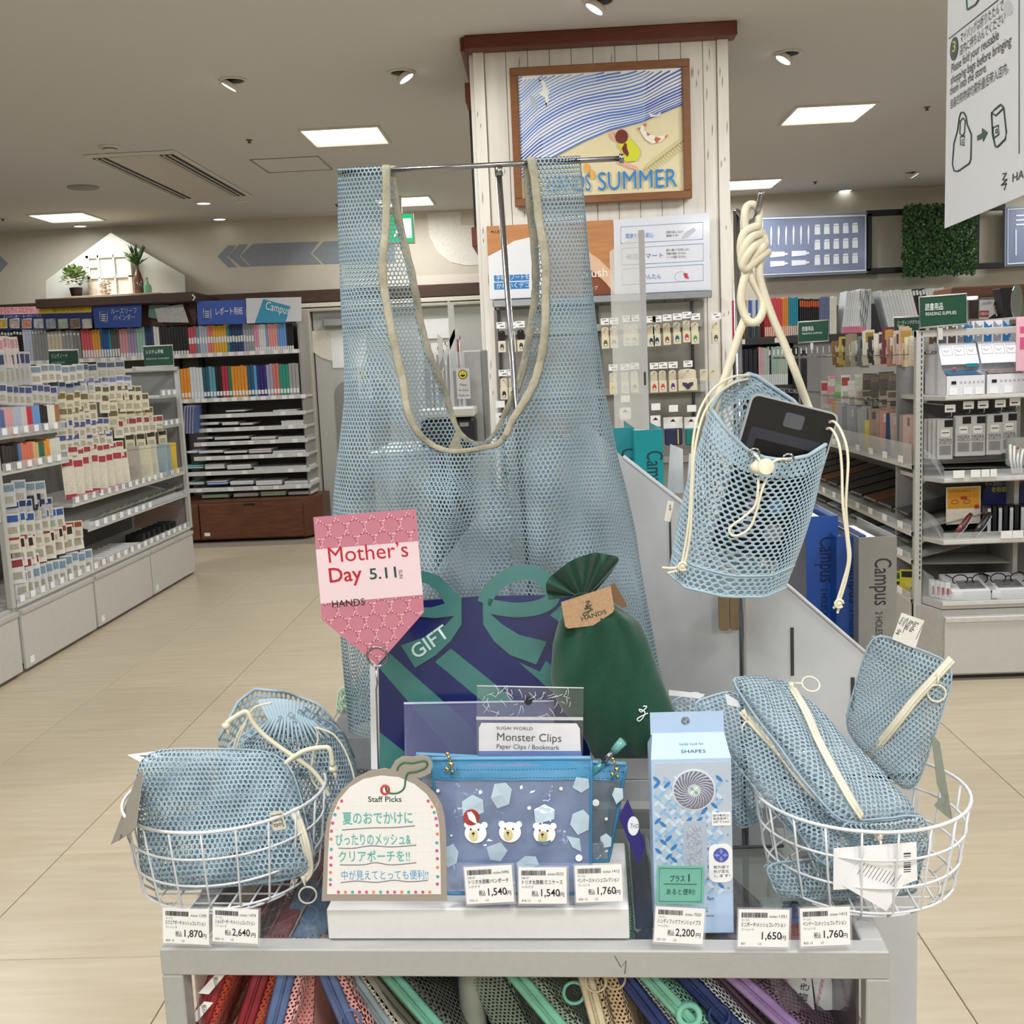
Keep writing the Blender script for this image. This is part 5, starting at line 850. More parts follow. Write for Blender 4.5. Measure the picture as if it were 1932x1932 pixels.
# dispensers on the top shelf
WD = mat('#e2e2e8', .45, noise=.02)
for k, (dx, lab, sc) in enumerate(((0, 'white cardboard dispenser with brown sleeves, the left of two', '#7d6a58'), (76, 'white cardboard dispenser with blue sleeves, the right of two', '#2c6ea0'))):
    Mx = Matrix.Translation(Vector((0, 4.56, 0))); pf = lambda x, y: P(x + dx, y - dx * .045, 4.56)
    z0 = zs[0] + .001; xl, xr = pf(1784, 740).x, pf(1856, 738).x; zf = pf(1784, 710).z; zb_ = pf(1752, 607).z; zm = pf(1800, 688).z; zu = pf(1800, 648).z
    t = T('card_dispenser', lab, 'display box', (xl - .04, 4.55, z0)); prof = [(4.55, z0), (4.55, zf), (4.60, zf + .03), (4.66, zu), (4.72, zu + .02), (4.72, zb_ - .0), (4.80, zb_), (4.80, z0)]
    for xx in (xl - .002, xr): OW('side_wall', MB().add([(xx, y, z) for y, z in prof] + [(xx + .002, y, z) for y, z in prof], [tuple(range(8)), tuple(range(15, 7, -1))]), WD, t)
    OW('front_wall', MB().box(xl, xr, 4.55, 4.553, z0, zf), WD, t); OW('upper_flap', MB().add([(xl, 4.61, zm), (xr, 4.61, zm), (xr, 4.655, zu), (xl, 4.655, zu)], [(0, 1, 2, 3)]), WD, t); OW('back_wall', MB().box(xl, xr + .01, 4.79, 4.795, z0, zb_), WD, t); OW('tray_slope', MB().add([(xl, 4.565, zf - .01), (xr, 4.565, zf - .01), (xr, 4.70, zm - .0), (xl, 4.70, zm - .0)], [(0, 1, 2, 3)]), mat('#d5d6dc', .4), t)
    for q in range(3):
        a = xl + .012 + q * .052; b_ = a + .042; zq = lambda f: zm + (zu - zm) * f; yq = lambda f: 4.61 + .045 * f - .002
        OW('picture_outline', MB().tube([(a, yq(.45), zq(.45)), (b_, yq(.45), zq(.45)), (b_, yq(.85), zq(.85)), (a, yq(.85), zq(.85))], .0007, 4, closed=True), GREYM, t); OW('picture_outline', MB().tube([(a + .006, yq(.7), zq(.7)), (a + .018, yq(.6), zq(.6)), (a + .030, yq(.7), zq(.7))], .0008, 4), GREYM, t)
    OW('mark_print', MB().box(xl + .02, xl + .04, 4.5485, 4.55, zf - .035, zf - .022), BLACK, t)
    for q in range(6): OW('mark_print', MB().box(xl + .055 + q * .018, xl + .064 + q * .018, 4.5492, 4.55, zf - .033, zf - .024), mat('#b4b5ba', .5), t)
    for q in range(3 - k): OW('price_ticket', MB().box(xl + (.01, .07, .118)[q], xl + (.045, .105, .15)[q], 4.546, 4.548, z0 + .002, z0 + .032), PAPER, t)
    OW('flat_contents', MB().add([(xl + .01, 4.56, zf + .005), (xr - .01, 4.56, zf + .005), (xr - .02, 4.62, zf + .022), (xl + .01, 4.62, zf + .022)], [(0, 1, 2, 3)]).box(xl + .008, xr - .01, 4.556, 4.58, zf - .004, zf + .004), mat('#3a6a8c' if k == 0 else '#8a7f78', .4, noise=.3, scale=60), t)
    if k == 0: OW('teal_sleeve', MB().box(xr - .055, xr - .01, 4.604, 4.607, zm - .012, zm + .002), mat('#1f86a0', .4), t); OW('pink_print', MB().ball((xl + .05, 4.6, zf + .03), .012, 8, sz=.4), mat('#e0577f', .4), t)
    for q in range(4 if k == 0 else 5):
        xx = xl - .02 + q * .042 + (.0 if k == 0 else -.015); o = O('sleeve_pack', MB().prism([(0, 0), (.032, .0), (.032, zb_ - zu - .02), (.02, zb_ - zu - .028), (0, zb_ - zu - .006)], 0, .004).prism(circ(.014, .03, .005, 8), -.001, 0, 1).prism(circ(.014, .05, .005, 8), -.001, 0, 1), [mat(sc if q % 2 == 0 else '#8e9496', .4, noise=.05), PAPER], None, (xx, 4.70 + q * .004, zu + .002)); tag(o, '%s %s sleeve from the left behind the %s dispenser' % (ORD[q], ('brown', 'blue')[k] if q % 2 == 0 else 'silvery clear', ('left', 'right')[k]), 'packet', 'sleeves in the white dispensers')
# hanging white packs on the second shelf
for k, (x, y) in enumerate(((1783, 867), (1817, 861), (1844, 860), (1876, 858), (1903, 855))):
    a = P(x, y, 4.6); t = T('hanging_pack', 'white blister pack with a black corner label, %s of five under the dispensers' % ORD[k], 'packet', a, 0, 'white packs hanging under the dispensers'); w_ = .0335; h = .175
    for j in range(4 if k == 0 else 2): O('card' if j else 'front_card', MB().bbox(-w_ - j * .012 * (k == 0), w_ - j * .012 * (k == 0), j * .02, j * .02 + .006, 0, h, .003), mat('#cdcdcf', .3, noise=.04, coat=.4), t)
    O('corner_label', MB().box(-.004, w_ - .002, -.001, 0, h - .036, h - .006), BLACK, t); O('round_label', MB().prism(rrect(-.018, .018, h * .56, h * .74, .006), -.0012, 0), PAPER, t); O('dark_mark', MB().box(-.014, .014, -.0018, -.001, h * .645, h * .665), BLACK, t); O('foil_panel', MB().box(-.024, .024, -.0008, 0, .02, h * .34), mat('#a9aaac', .3, .5), t)
    text(t, 'NIGRA', -.026, h * .45, .018, DARK, width=.052, y=-.001); text(t, 'FORCO', -.026, h * .37, .018, DARK, width=.052, y=-.001)
    O('hook', MB().tube([(.005, .06, h + .012), (.005, -.05, h + .012), (.005, -.055, h + .03)], .0022, 6), CHROME, t); O('price_ticket', MB().box(-.022, .022, -.052, -.05, h + .03, h + .062).box(-.015, .012, -.053, -.052, h + .04, h + .045, 1), [PAPER, DARK], t)
t = T('white_toy_pack', 'clear pack with white curved parts and a red dot at the right edge', 'packet', P(1918, 895, 4.55)); 
for k in range(4): p = P(1912 + k * 5, 893, 4.55); q = P(1906 + k * 8, 838 + k * 3, 4.56); OW('white_part', MB().tube([tuple(p), tuple(p.lerp(q, .5) + Vector((-.006, 0, 0))), tuple(q)], .006, 7), mat('#e6e6e4', .4), t)
OW('bag', MB().bbox(P(1912, 0, 4.6).x, P(1950, 0, 4.6).x, 4.56, 4.6, P(1925, 880, 4.56).z, P(1925, 825, 4.56).z, .01), film('#e9f2ea', .25), t); OW('red_dot', MB().ball(tuple(P(1921, 845, 4.55)), .006, 8), mat('#c23030', .4), t)
for k, (a, b) in enumerate(((1798, 1819), (1831, 1849), (1851, 1866), (1868, 1880))): p = P(a, 897, 4.49); q = P(b, 897, 4.49); OW('price_ticket', MB().box(p.x, q.x, 4.486, 4.489, zs[1] + .004, zs[1] + .036), PAPER, g)
for k, (a, b, z) in enumerate(((1888, 1909, 2), (1910, 1930, 2))): p = P(a, 1005, 4.49); q = P(b, 1005, 4.49); OW('price_ticket', MB().box(p.x, q.x, 4.486, 4.489, zs[2] + .004, zs[2] + .036), PAPER, g)
def eyeglass(px, py, Y, s, lab, m=BLACK, name='eyeglasses', ry=0):
    p = P(px, py, Y); t = T(name, lab, 'eyeglasses', p, ry)
    for sx in (-1, 1): O('lens_rim', MB().tube([(sx * .034 * s + a * s, 0, b * s) for a, b in [(.026 * cos(k * pi / 8), .017 * sin(k * pi / 8) * (1.1 if sin(k * pi / 8) < 0 else 1)) for k in range(16)]], .0022 * s, 6, closed=True), m, t); O('temple', MB().tube([(sx * .062 * s, 0, .008 * s), (sx * .064 * s, .05 * s, .008 * s), (sx * .05 * s, .1 * s, 0)], .002 * s, 6), m, t)
    O('bridge', MB().tube([(-.009 * s, 0, .004 * s), (0, -.002, .008 * s), (.009 * s, 0, .004 * s)], .002 * s, 6), m, t); return t
# third shelf: orange leaflet, cases, blue header box
t, M, W, H = card('orange_leaflet', 'orange and white leaflet with eyeglasses photos on the third shelf', 'leaflet', (1782, 920), (1847, 917), (1785, 990), 4.66, mat('#e8e2d4', .5), th=.002)
O('orange_area', MB().box(W * .03, W * .97, -.001, 0, H * .42, H * .97), mat('#d9982c', .5, noise=.05), t); text(t, 'かけたまま見える', W * .1, H * .86, .012, mat('#7a3a10', .5), width=W * .6, y=-.002); O('red_price', MB().box(W * .42, W * .6, -.0015, 0, H * .66, H * .74).box(W * .82, W * .95, -.0015, 0, H * .4, H * .5), RED_ := mat('#b8322c', .5), t)
for sx in (.25, .6): O('glasses_print', MB().tube([(W * (sx + .1 * cos(k * pi / 6)), -.0015, H * (.6 + .05 * sin(k * pi / 6))) for k in range(12)], .0012, 4, closed=True), DARK, t)
for k, (x, y, c, lab) in enumerate(((1800, 1000, '#6a1f1c', 'red reading glasses case leaning with pale edge on the third shelf'), (1836, 995, '#1a1d24', 'black reading glasses case leaning beside the red one'))):
    p = P(x, y - 4, 4.56); t = T('glasses_case', lab, 'glasses case', (p.x, p.y, zs[2] + .004)); t.rotation_euler = (0, .62, 0); O('case', MB().tube([(0, 0, .0), (0, 0, .02), (0, 0, .10), (.001, 0, .125)], [.007, .0125, .0125, .008], 12), mat(c, .2, noise=.05, coat=.6), t); O('pale_edge', MB().tube([(.010, -.008, .005), (.014, -.009, .06), (.010, -.008, .115)], .002, 6), mat('#d9dadc', .3), t); O('glasses_inside', MB().tube([(-.004, -.013, .1), (-.002, -.0135, .07), (.003, -.013, .06)], .0014, 5), GREYM, t)
t, M, W, H = card('navy_header_box', 'dark blue header display with yellow lettering over a row of glasses packs', 'display box', (1852, 905), (1990, 900), (1856, 1000), 4.72, mat('#1f2c6a', .4), poly=[(1852, 960), (1856, 925), (1870, 908), (1910, 900), (1990, 898), (1990, 1000), (1856, 1003)], th=.003)
text(t, 'ケースのいらない', *loc(M, 1858, 917), .02, mat('#d9cf4a', .5, noise=0), width=.13); text(t, '老眼鏡', *loc(M, 1870, 928), .026, mat('#d9cf4a', .5, noise=0), width=.065); O('red_disc', MB().prism([loc(M, 1918 + 11 * cos(k * pi / 9), 905 + 11 * sin(k * pi / 9)) for k in range(18)], -.002, 0), mat('#a83040', .5), t)
O('tray', MB().prism(L(M, [(1862, 992), (1990, 990), (1990, 1004), (1868, 1006)]), -.16, -.157), mat('#1c2f7c', .4), t)
for k in range(9):
    a = P(1862 + k * 10.5, 990, 4.6); o = O('slim_glasses_pack', MB().bbox(0, .018, 0, .06, 0, .125, .002).box(.002, .016, -.001, 0, .01, .115, 1), [mat('#17181b', .3, coat=.4), mat(('#d8dce6', '#22242a')[k % 2], .35, noise=.15, scale=80)], None, (a.x, 4.60, zs[2] + .003)); tag(o, '%s slim glasses pack from the left in front of the navy header' % ORD[k], 'glasses pack', 'slim glasses packs on the third shelf')
for k, (x, lab) in enumerate(((1832, 'left'), (1904, 'right'))):
    p = P(x, 1122, 4.56); t = T('glasses_tray_box', 'white tray box with a grey window under the black eyeglasses, %s one' % lab, 'display box', (p.x, 4.52, zs[3] + .001)); O('box', MB().add([(-.095, 0, 0), (.095, 0, 0), (.095, 0, .04), (-.095, 0, .04), (-.095, .16, 0), (.095, .16, 0), (.095, .16, .085), (-.095, .16, .085)], [(0, 1, 2, 3), (3, 2, 6, 7), (1, 5, 6, 2), (0, 3, 7, 4), (4, 7, 6, 5)]), WD, t)
    O('window', MB().add([(-.055, .02, .0475), (.055, .02, .0475), (.05, .09, .067), (-.05, .09, .067)], [(0, 1, 2, 3)]), mat('#8f9296', .15, noise=.2, coat=.6), t); O('price_ticket', MB().box(-.09, -.05, -.003, -.001, .008, .042), PAPER, t)
    eyeglass(x - 2, 1093 - k * 3, 4.59, 1.25, 'black-rimmed eyeglasses displayed on the %s white tray box' % lab)
for k in range(4): a = P(1757 + k * 9, 1108 + k * 5, 4.6 - k * .02); o = O('small_lens_box', MB().bbox(0, .02, 0, .03, 0, .075, .001).box(.004, .016, -.001, 0, .012, .05, 1), [WD, mat('#b06a66', .5)], None, (a.x, a.y, zs[3] + .002)); tag(o, '%s small white box with a red print from the left beside the tray boxes' % ORD[k], 'box', 'small red-printed boxes')
# green category signs
for q, Y, s, s2, lab, sz in (([(1734, 561), (1823, 554), (1825, 611), (1736, 619)], 4.62, '読書用品', 'READING SUPPLIES', 'large dark green sign reading 読書用品 READING SUPPLIES on the right gondola', 1.), ([(1506, 608), (1563, 604), (1563, 643), (1506, 647)], 7.9, '読書用品', 'READING SUPPLIES', 'smaller dark green READING SUPPLIES sign farther back by the coloured files', .62), ([(1686, 600), (1734, 597), (1734, 625), (1688, 628)], 5.6, 'リーディンググラス', 'Glasses', 'dark green sign partly hidden behind the large one, reading リーディンググラス', .6)):
    x, y = q[0]; w_ = q[1][0] - x; h = q[3][1] - y; s_ = -.06
    sg = sign(q, Y, lab, '#1c4733', [(s, x + w_ * .12, y + h * .42, x + w_ * (.5 if sz > .61 else .98), y + h * .42 + s_ * w_ * .4, (.033 if sz == 1. else .036 if sz > .61 else .022), '#e8ede8'), (s2, x + w_ * .13, y + h * .6, x + w_ * (.78 if sz > .61 else .4), y + h * .6 + s_ * w_ * .6, (.02 if sz == 1. else .018 if sz > .61 else .016), '#d3dcd5')], name='category_sign', coat=0)
    M = frame(P(*q[0], Y), P(*q[1], Y), P(*q[3], Y)); O('rim', MB().tube([(a, 0, b) for a, b in L(M, q)], .004 if sz == 1. else .006, 4, closed=True), SHELF, sg); a = loc(M, x + w_ * .4, y + h); O('stem', MB().box(a[0], a[0] + .02, 0, .006, a[1] - .05, a[1]), SHELF, sg)
# ================================================================== the display cart and what stands on it
CYAW = -.0495; CO = Vector((-.485, 1.161, .755))
CARTM = mat('#a9a8a5', .45, noise=.03, scale=120, bump=.03); CARTT = mat('#b8b8b5', .35, noise=.02)
def C(x, y, z): return CO + Matrix.Rotation(CYAW, 3, 'Z') @ Vector((x, y, z))
CW, CD = .845, .42
cart = T('display_cart', 'grey metal display cart with a glass top holding the baskets and the white riser', 'cart', (CO.x, CO.y, 0), CYAW)
zt = CO.z
O('top_rail', MB().bbox(0, CW, 0, .026, zt - .034, zt, .0018), CARTM, cart); O('top_rail', MB().bbox(0, CW, CD - .026, CD, zt - .034, zt, .0018), CARTM, cart)
O('top_rail', MB().bbox(0, .026, .026, CD - .026, zt - .034, zt, .0018), CARTM, cart); O('top_rail', MB().bbox(CW - .026, CW, .026, CD - .026, zt - .034, zt, .0018), CARTM, cart)
for sx in (0, CW - .026):
    for sy in (0, CD - .026): O('leg', MB().bbox(sx, sx + .026, sy, sy + .026, .06, zt - .034, .0015), CARTM, cart)
O('glass_top', MB().box(.024, CW - .024, .024, CD - .024, zt - .007, zt - .002), film('#dfe9e6', .02, .05, .01), cart)
O('shelf', MB().bbox(.026, CW - .026, .01, CD - .01, .48, .50, .002), CARTM, cart); O('shelf', MB().bbox(.026, CW - .026, .01, CD - .01, .12, .14, .002), CARTM, cart)
O('side_panel', MB().box(CW - .03, CW - .027, .03, CD - .03, .5, zt - .034), film('#6e6a68', .5, .1, .01), cart)
O('side_panel', MB().box(.027, .03, .03, CD - .03, .5, zt - .034), film('#c9b9b5', .3, .1, .01), cart)
for sx in (.04, CW - .04):
    for sy in (.04, CD - .04):
        w_ = O('caster', MB().tube([(sx - .012, sy, .03), (sx + .012, sy, .03)], .03, 14), DARK, cart); O('fork', MB().bbox(sx - .018, sx + .018, sy - .012, sy + .012, .05, .075, .003), GREYM, w_)
O('scuff_mark', MB().tube([C(0, 0, 0) - C(0, 0, 0) + Vector(p) for p in ((.538, -.0006, zt - .006), (.545, -.0006, zt - .02), (.551, -.0006, zt - .012), (.549, -.0006, zt - .028))], .0004, 4), DARK, cart)

# ------------------------------------------------------------------ netting colours
NET = mat('#93a9b4', .55, noise=.03, sheen=.3); NET2 = mat('#9db4c0', .55, noise=.03, sheen=.3); CREAM = mat('#e0dac4', .7, noise=.06, scale=300, bump=.15); CORD = mat('#e6dfc6', .55, noise=.05, scale=900, bump=.3)
TAPE = mat('#aaa48f', .8, noise=.1, scale=160, bump=.35); ZIPM = mat('#e4dfcb', .4, noise=.02)
# ------------------------------------------------------------------ tote bag
YT = 1.5
def outl(pts): a = [P(x, y, YT) for x, y in pts]; return np.array([p.z for p in a][::-1]), np.array([p.x for p in a][::-1])
zL, xL = outl([(638, 325), (638, 420), (643, 560), (650, 680), (650, 760), (641, 840), (631, 930), (627, 1010), (632, 1100), (643, 1190), (650, 1280), (658, 1366)])
zR, xR = outl([(1094, 291), (1102, 380), (1115, 520), (1128, 640), (1145, 760), (1165, 860), (1183, 930), (1198, 1000), (1210, 1080), (1225, 1160), (1240, 1240), (1255, 1310), (1262, 1370)])
ZT = 1.694
def tote_fn(side):
    def fn(u, v):
        z = np.minimum(v, ZT); a = np.clip((v - ZT) / .007, 0, pi / 2)
        l = np.interp(z, zL, xL); r = np.interp(z, zR, xR); c = (l + r) / 2; w_ = (r - l) / 2
        tt = np.clip(np.abs(u) / w_, 0, 1.15); g = np.where(tt < .8, tt, .8 + .2 * np.sin((tt - .8) / .35 * pi / 2)); th = np.sign(u) * g; d = np.interp(z, [.9, 1.1, 1.35, 1.6, ZT], [.052, .062, .055, .02, .007])
        x = c + w_ * th; low = np.interp(z, [1.05, 1.38, 1.5], [1, .6, 0]); ct = np.sqrt(np.clip(1 - np.abs(th) ** 3.5, 0, 1))
        fold = (.011 * np.sin(46 * (x + .35 * (z - 1.2) * np.sign(x + .06)) + 2 * side) + .006 * np.sin(90 * x - 20 * z + side)) * low + .003 * np.sin(60 * z + 30 * x + side)
        x = x + .004 * np.sin(70 * x + 14 * z + side) * low * ct
        bell = .02 * np.exp(-((x + .09) / .12) ** 2 - ((z - 1.25) / .1) ** 2) * low
        y = YT - side * (d * ct + fold * ct + (bell if side > 0 else 0))
        y = np.where(v > ZT, YT - side * .007 * np.cos(a), y)
        return np.stack([x, y, z + .007 * np.sin(a)], 1)
    return fn
cv = lambda pts: [(600 + x / 3.019, 280 + y / 3.019) for x, y in pts]
NF = cv([(388, 95), (390, 300), (383, 480), (368, 640), (372, 760), (390, 880), (420, 1050), (460, 1230), (485, 1330), (500, 1450), (540, 1570), (610, 1660), (700, 1712), (790, 1727), (900, 1712), (1010, 1690), (1065, 1640), (1100, 1560), (1150, 1480), (1210, 1380), (1250, 1280), (1282, 1130), (1296, 980), (1296, 800), (1300, 700), (1285, 560), (1258, 400), (1238, 200), (1212, 50)])
NB = cv([(418, 95), (440, 300), (475, 480), (525, 680), (560, 850), (585, 1000), (620, 1140), (680, 1290), (730, 1420), (765, 1530), (800, 1610), (860, 1665), (925, 1682), (980, 1655), (1030, 1590), (1070, 1500), (1120, 1400), (1160, 1280), (1190, 1150), (1215, 1000), (1236, 850), (1240, 700), (1228, 500), (1208, 350), (1195, 200), (1192, 50)])
tote = T('tote_bag', 'large pale blue netting tote bag with beige bound handles hanging from the chrome T-bar', 'tote bag', (-.05, YT, 1.69))
for nm, side, nk in (('front_panel', 1, NF), ('back_panel', -1, NB)):
    poly = nk + [(1212, -200), (500, -200)] if side > 0 else nk + [(1192, -200), (560, -200)]
    def keep(cu, cv_, X, poly=poly):
        l = np.interp(cv_, zL, xL); r = np.interp(cv_, zR, xR); a, b = projn(X)
        return (np.abs(cu) < (r - l) / 2 * 1.15) & ~inpoly(a, b, poly)
    o = hexnet(nm, tote_fn(side), -.42, .42, .9, ZT + .011, .0056, NET, tote, keep, hole=.71, relief=.0005, flip=-side, sv=1.18); W2(tote, o)
    # binding tape along the opening, following the cloth
    f = tote_fn(side); pts = []
    for k, p in enumerate(smooth([Vector((a, b, 0)) for a, b in nk], 5)):
        Y = YT - side * .03
        for _ in range(4):
            q = P(p.x, p.y, Y); z = q.z
            l = np.interp(z, zL, xL); r = np.interp(z, zR, xR); th = np.clip((q.x - (l + r) / 2) / ((r - l) / 2), -.99, .99); th = th if abs(th) < .8 else np.sign(th) * (.8 + .35 * 2 / pi * np.arcsin((abs(th) - .8) / .2))
            Y = float(f(np.array([th * (r - l) / 2]), np.array([min(z, ZT)]))[0, 1])
        q = P(p.x, p.y, Y - .0015 * side); q.y = Y - .0015 * side - .001 * sin(k * 1.1); q.z = min(q.z, ZT + .008); pts.append(q)
    n = len(pts)
    wd = [(.0058 if side > 0 else .0056) * (1 - .48 * max(0, 1 - abs(k / n - .48) * 5)) * (1 + .07 * sin(k * 1.7)) for k in range(n)]
    OW('binding_tape', MB().tube(pts, wd, 8, flat=.28, up=(0, -1, 0)), TAPE, tote)
# care label sewn inside
M = frame(P(846, 805, 1.52), P(862, 812, 1.52), P(846, 845, 1.52))
O('inner_loop', MB().prism([(0, 0), (.028, .002), (.012, .014), (.006, .03), (0, .03)], 0, .001), TAPE, tote, mw=M)
# ------------------------------------------------------------------ T-bar stand
st = T('tee_stand', 'thin chrome T-shaped rod stand that carries the netting tote', 'stand', (P(985, 1000, YT).x, YT, .757))
a = P(645, 330, YT); b = P(1168, 294.5, YT); j = P(940, 316, YT)
OW('cross_bar', MB().tube([(a.x, YT, ZT + .001), (b.x, YT, ZT + .001)], .0036, 12), CHROME, st)
OW('end_cap', MB().tube([(b.x, YT, ZT + .001), (b.x + .006, YT, ZT + .001)], .0062, 12), CHROME, st)
q = P(968, 690, YT + .02); dr = (q - Vector((j.x, YT, ZT))); foot = Vector((j.x, YT, ZT)) + dr * ((.76 - ZT) / dr.z)
OW('pole', MB().tube([(j.x, YT, ZT), tuple(foot)], .0042, 12), CHROME, st)
OW('joint', MB().tube([(j.x, YT, ZT - .001), (j.x + .0008, YT, ZT - .014)], .0055, 12), CHROME, st)
OW('foot_plate', MB().bbox(foot.x - .06, foot.x + .06, foot.y - .03, foot.y + .03, .753, .76, .002), CHROME, st)
# ------------------------------------------------------------------ white rack side panel behind
YPn = 1.64
PANELW = mat('#c3c5c7', .45, noise=.02)
rk = T('magazine_rack', 'white stepped magazine rack seen from its slotted side panel behind the tote', 'rack', (P(1200, 1300, YPn).x, YPn, 0))
pan = [(612, 1470), (612, 1400), (643, 1347), (672, 1290), (760, 1160), (980, 870), (1110, 800), (1174, 862), (1490, 1110), (1735, 1322), (1735, 1470)]
OW('side_panel', MB().prism([(P(a, b, YPn).x, P(a, b, YPn).z) for a, b in pan], YPn, YPn + .012), PANELW, rk)
OW('edge_lip', MB().tube([P(a, b, YPn - .001) for a, b in ((1176, 861), (1490, 1108), (1736, 1320))], .003, 8), mat('#d5d7d8', .4), rk)
for (a, b, h) in ((1494, 1184, 1274), (1608, 1278, 1340), (1264, 944, 1084)):
    p0 = P(a - 3, b, YPn); p1 = P(a + 4, h, YPn); OW('slot', MB().box(p0.x, p1.x, YPn - .0015, YPn, p1.z, p0.z), DARK, rk)
p0 = P(1354, 1120, YPn - .01); p1 = P(1394, 1186, YPn - .01)
KRAFT = mat('#b5906c', .8, noise=.12, scale=200)
OW('cardboard_piece', MB().prism(rrect(p0.x, (p0.x + p1.x) / 2 - .001, p1.z, p0.z, .004) , YPn - .02, YPn - .014).prism(rrect((p0.x + p1.x) / 2 + .001, p1.x, p1.z, p0.z, .004), YPn - .02, YPn - .014), mat('#937c5c', .8, noise=.1), rk)
bz = P(1200, 1470, YPn).z; OW('base', MB().bbox(P(612, 1470, YPn).x, P(1735, 1470, YPn).x, YPn, YPn + .36, .06, bz, .003), PANELW, rk)
RBZ = bz
# binders standing in the rack behind the side panel
def binder(px, py, wpx, bot, Y, col, lab, spine, txt, tcol, lean=0, txt2=True, front=None):
    tl = P(px, py, Y); tr = P(px + wpx, py + wpx * .01, Y); W = (tr - tl).length - .0015; H = tl.z - RBZ - .001
    t = T('ring_binder', lab, 'binder', (tl.x, Y, RBZ + .001), 0, 'two-hole ring binders in the white rack')
    
    m = mat(col, .35, noise=.04, trans=0, coat=.2); m2 = mat(front or col, .35, noise=.05, coat=.2)
    O('spine', MB().bbox(0, W, 0, .0018, 0, H, .0006), m, t); O('cover', MB().prism([(0, 0), (.0018, 0), (.0018, H), (0, H)], .0018, .22), m2, t)
    O('cover', MB().prism([(W - .0018, 0), (W, 0), (W, H), (W - .0018, H)], .0018, .22), m, t)
    O('paper_block', MB().bbox(W * .14, W * .8, .02, .2, .005, H - .012, .001), PAPER, t)
    if spine: O('finger_hole', MB().lathe([(.001, 0), (.006, 0), (.006, .0008), (.001, .0008)], 14), GREYM, t).matrix_local = Matrix.Translation((-.012 if spine == 2 else W * .3, -.0006, H * .3)) @ Matrix.Rotation(pi / 2, 4, 'X')
    o = text(t, txt, W * .42, H - .035, .040, mat(tcol, .5, noise=0), rot=pi / 2, width=.078)
    if txt2: text(t, '2 HOLES BINDER NOTEBOOK', W * .45, H - .125, .016, mat(tcol, .5, noise=0), rot=pi / 2, width=.14)
    return t
DB = 1.78
binder(1153, 808, 45, 1300, 1.84, '#1f8a91', 'teal ring binder lettered in black, its left edge hidden by the tote', 0, 'Campus', '#14383c')
binder(1196, 812, 56, 1300, 1.80, '#118d93', 'teal ring binder standing fully clear to the right of the tote', 0, 'Campus', '#123438')
binder(1521, 975, 62, 1400, 1.80, '#1f4a94', 'dark blue ring binder partly behind the hanging drawstring pouch', 2, 'Campus', '#101c3c', .012, front='#16204f')
binder(1578, 1012, 58, 1420, 1.76, '#1b4488', 'middle blue ring binder, lowest top of the three at right', 2, 'Campus', '#101c3c', .012)
binder(1620, 1014, 74, 1440, 1.73, '#85827c', 'grey ring binder with white pages at the right end of the rack', 2, 'Campus', '#26282a', .01)
for (a, b, c_, e, Y, lab, colr) in ((1500, 985, 1560, 1300, 1.9, 'very dark blue upright binder cover behind the blue ones', '#101a40'), (1256, 838, 1290, 930, 1.86, 'white folded leaflet leaning right of the teal binders', '#d8d9dc'), (1292, 856, 1330, 940, 1.84, 'white printed leaflet with pink corner behind the drawstring pouch', '#e4e2e2')):
    p0 = P(a, b, Y); p1 = P(c_, e, Y); o = O('folder', MB().prism([(0, 0), (p1.x - p0.x, 0), (p1.x - p0.x, p0.z - p1.z - .01), (.008, p0.z - p1.z)], 0, .004), mat(colr, .5), None, (p0.x, Y, p1.z)); o.name = 'leaflet'; tag(o, lab, 'leaflet')
# ------------------------------------------------------------------ mesh pouch maker
def patch(A, B, C_, D, bulge, p=.45, wr=.002, seed=0., mid=0., ex=5.):
    """A top-left, B top-right, C bottom-right, D bottom-left (world); a pillow with rounded corners bulging towards the viewer"""
    A, B, C_, D = (np.array(v) for v in (A, B, C_, D)); nrm = np.cross(B - A, D - A); nrm = nrm / np.linalg.norm(nrm)
    if nrm[1] > 0: nrm = -nrm
    Wd = (np.linalg.norm(B - A) + np.linalg.norm(C_ - D)) / 2; Hd = (np.linalg.norm(D - A) + np.linalg.norm(C_ - B)) / 2
    def fn(u, v):
        s = np.clip(u / Wd, 0, 1)[:, None]; t = np.clip(v / Hd, 0, 1)[:, None]
        base = (A * (1 - s) + B * s) * (1 - t) + (D * (1 - s) + C_ * s) * t
        prof = np.clip(1 - np.abs(2 * s - 1) ** ex - np.abs(2 * t - 1) ** ex, 0, 1) ** p
        prof = prof * (.8 + .8 * s * (1 - s)) - mid * np.exp(-(((s - .42) / .28) ** 2 + ((t - .5) / .3) ** 2))
        w_ = wr * np.sin(9 * s + 7 * t + seed) * np.sin(11 * t - 4 * s + seed) + wr * .5 * np.sin(23 * s + 17 * t + seed)
        return base + nrm * (bulge * prof + w_ * np.sqrt(np.abs(prof)))
    return fn, Wd, Hd, nrm
def onsurf(fn, Wd, Hd, px, py):
    """the surface point that shows at the picture point"""
    g = np.linspace(0, 1, 70); U, V = np.meshgrid(g * Wd, g * Hd); X = fn(U.ravel(), V.ravel()); a, b = projn(X); k = np.argmin((a - px) ** 2 + (b - py) ** 2)
    Y = X[k][1]; return P(px, py, Y)
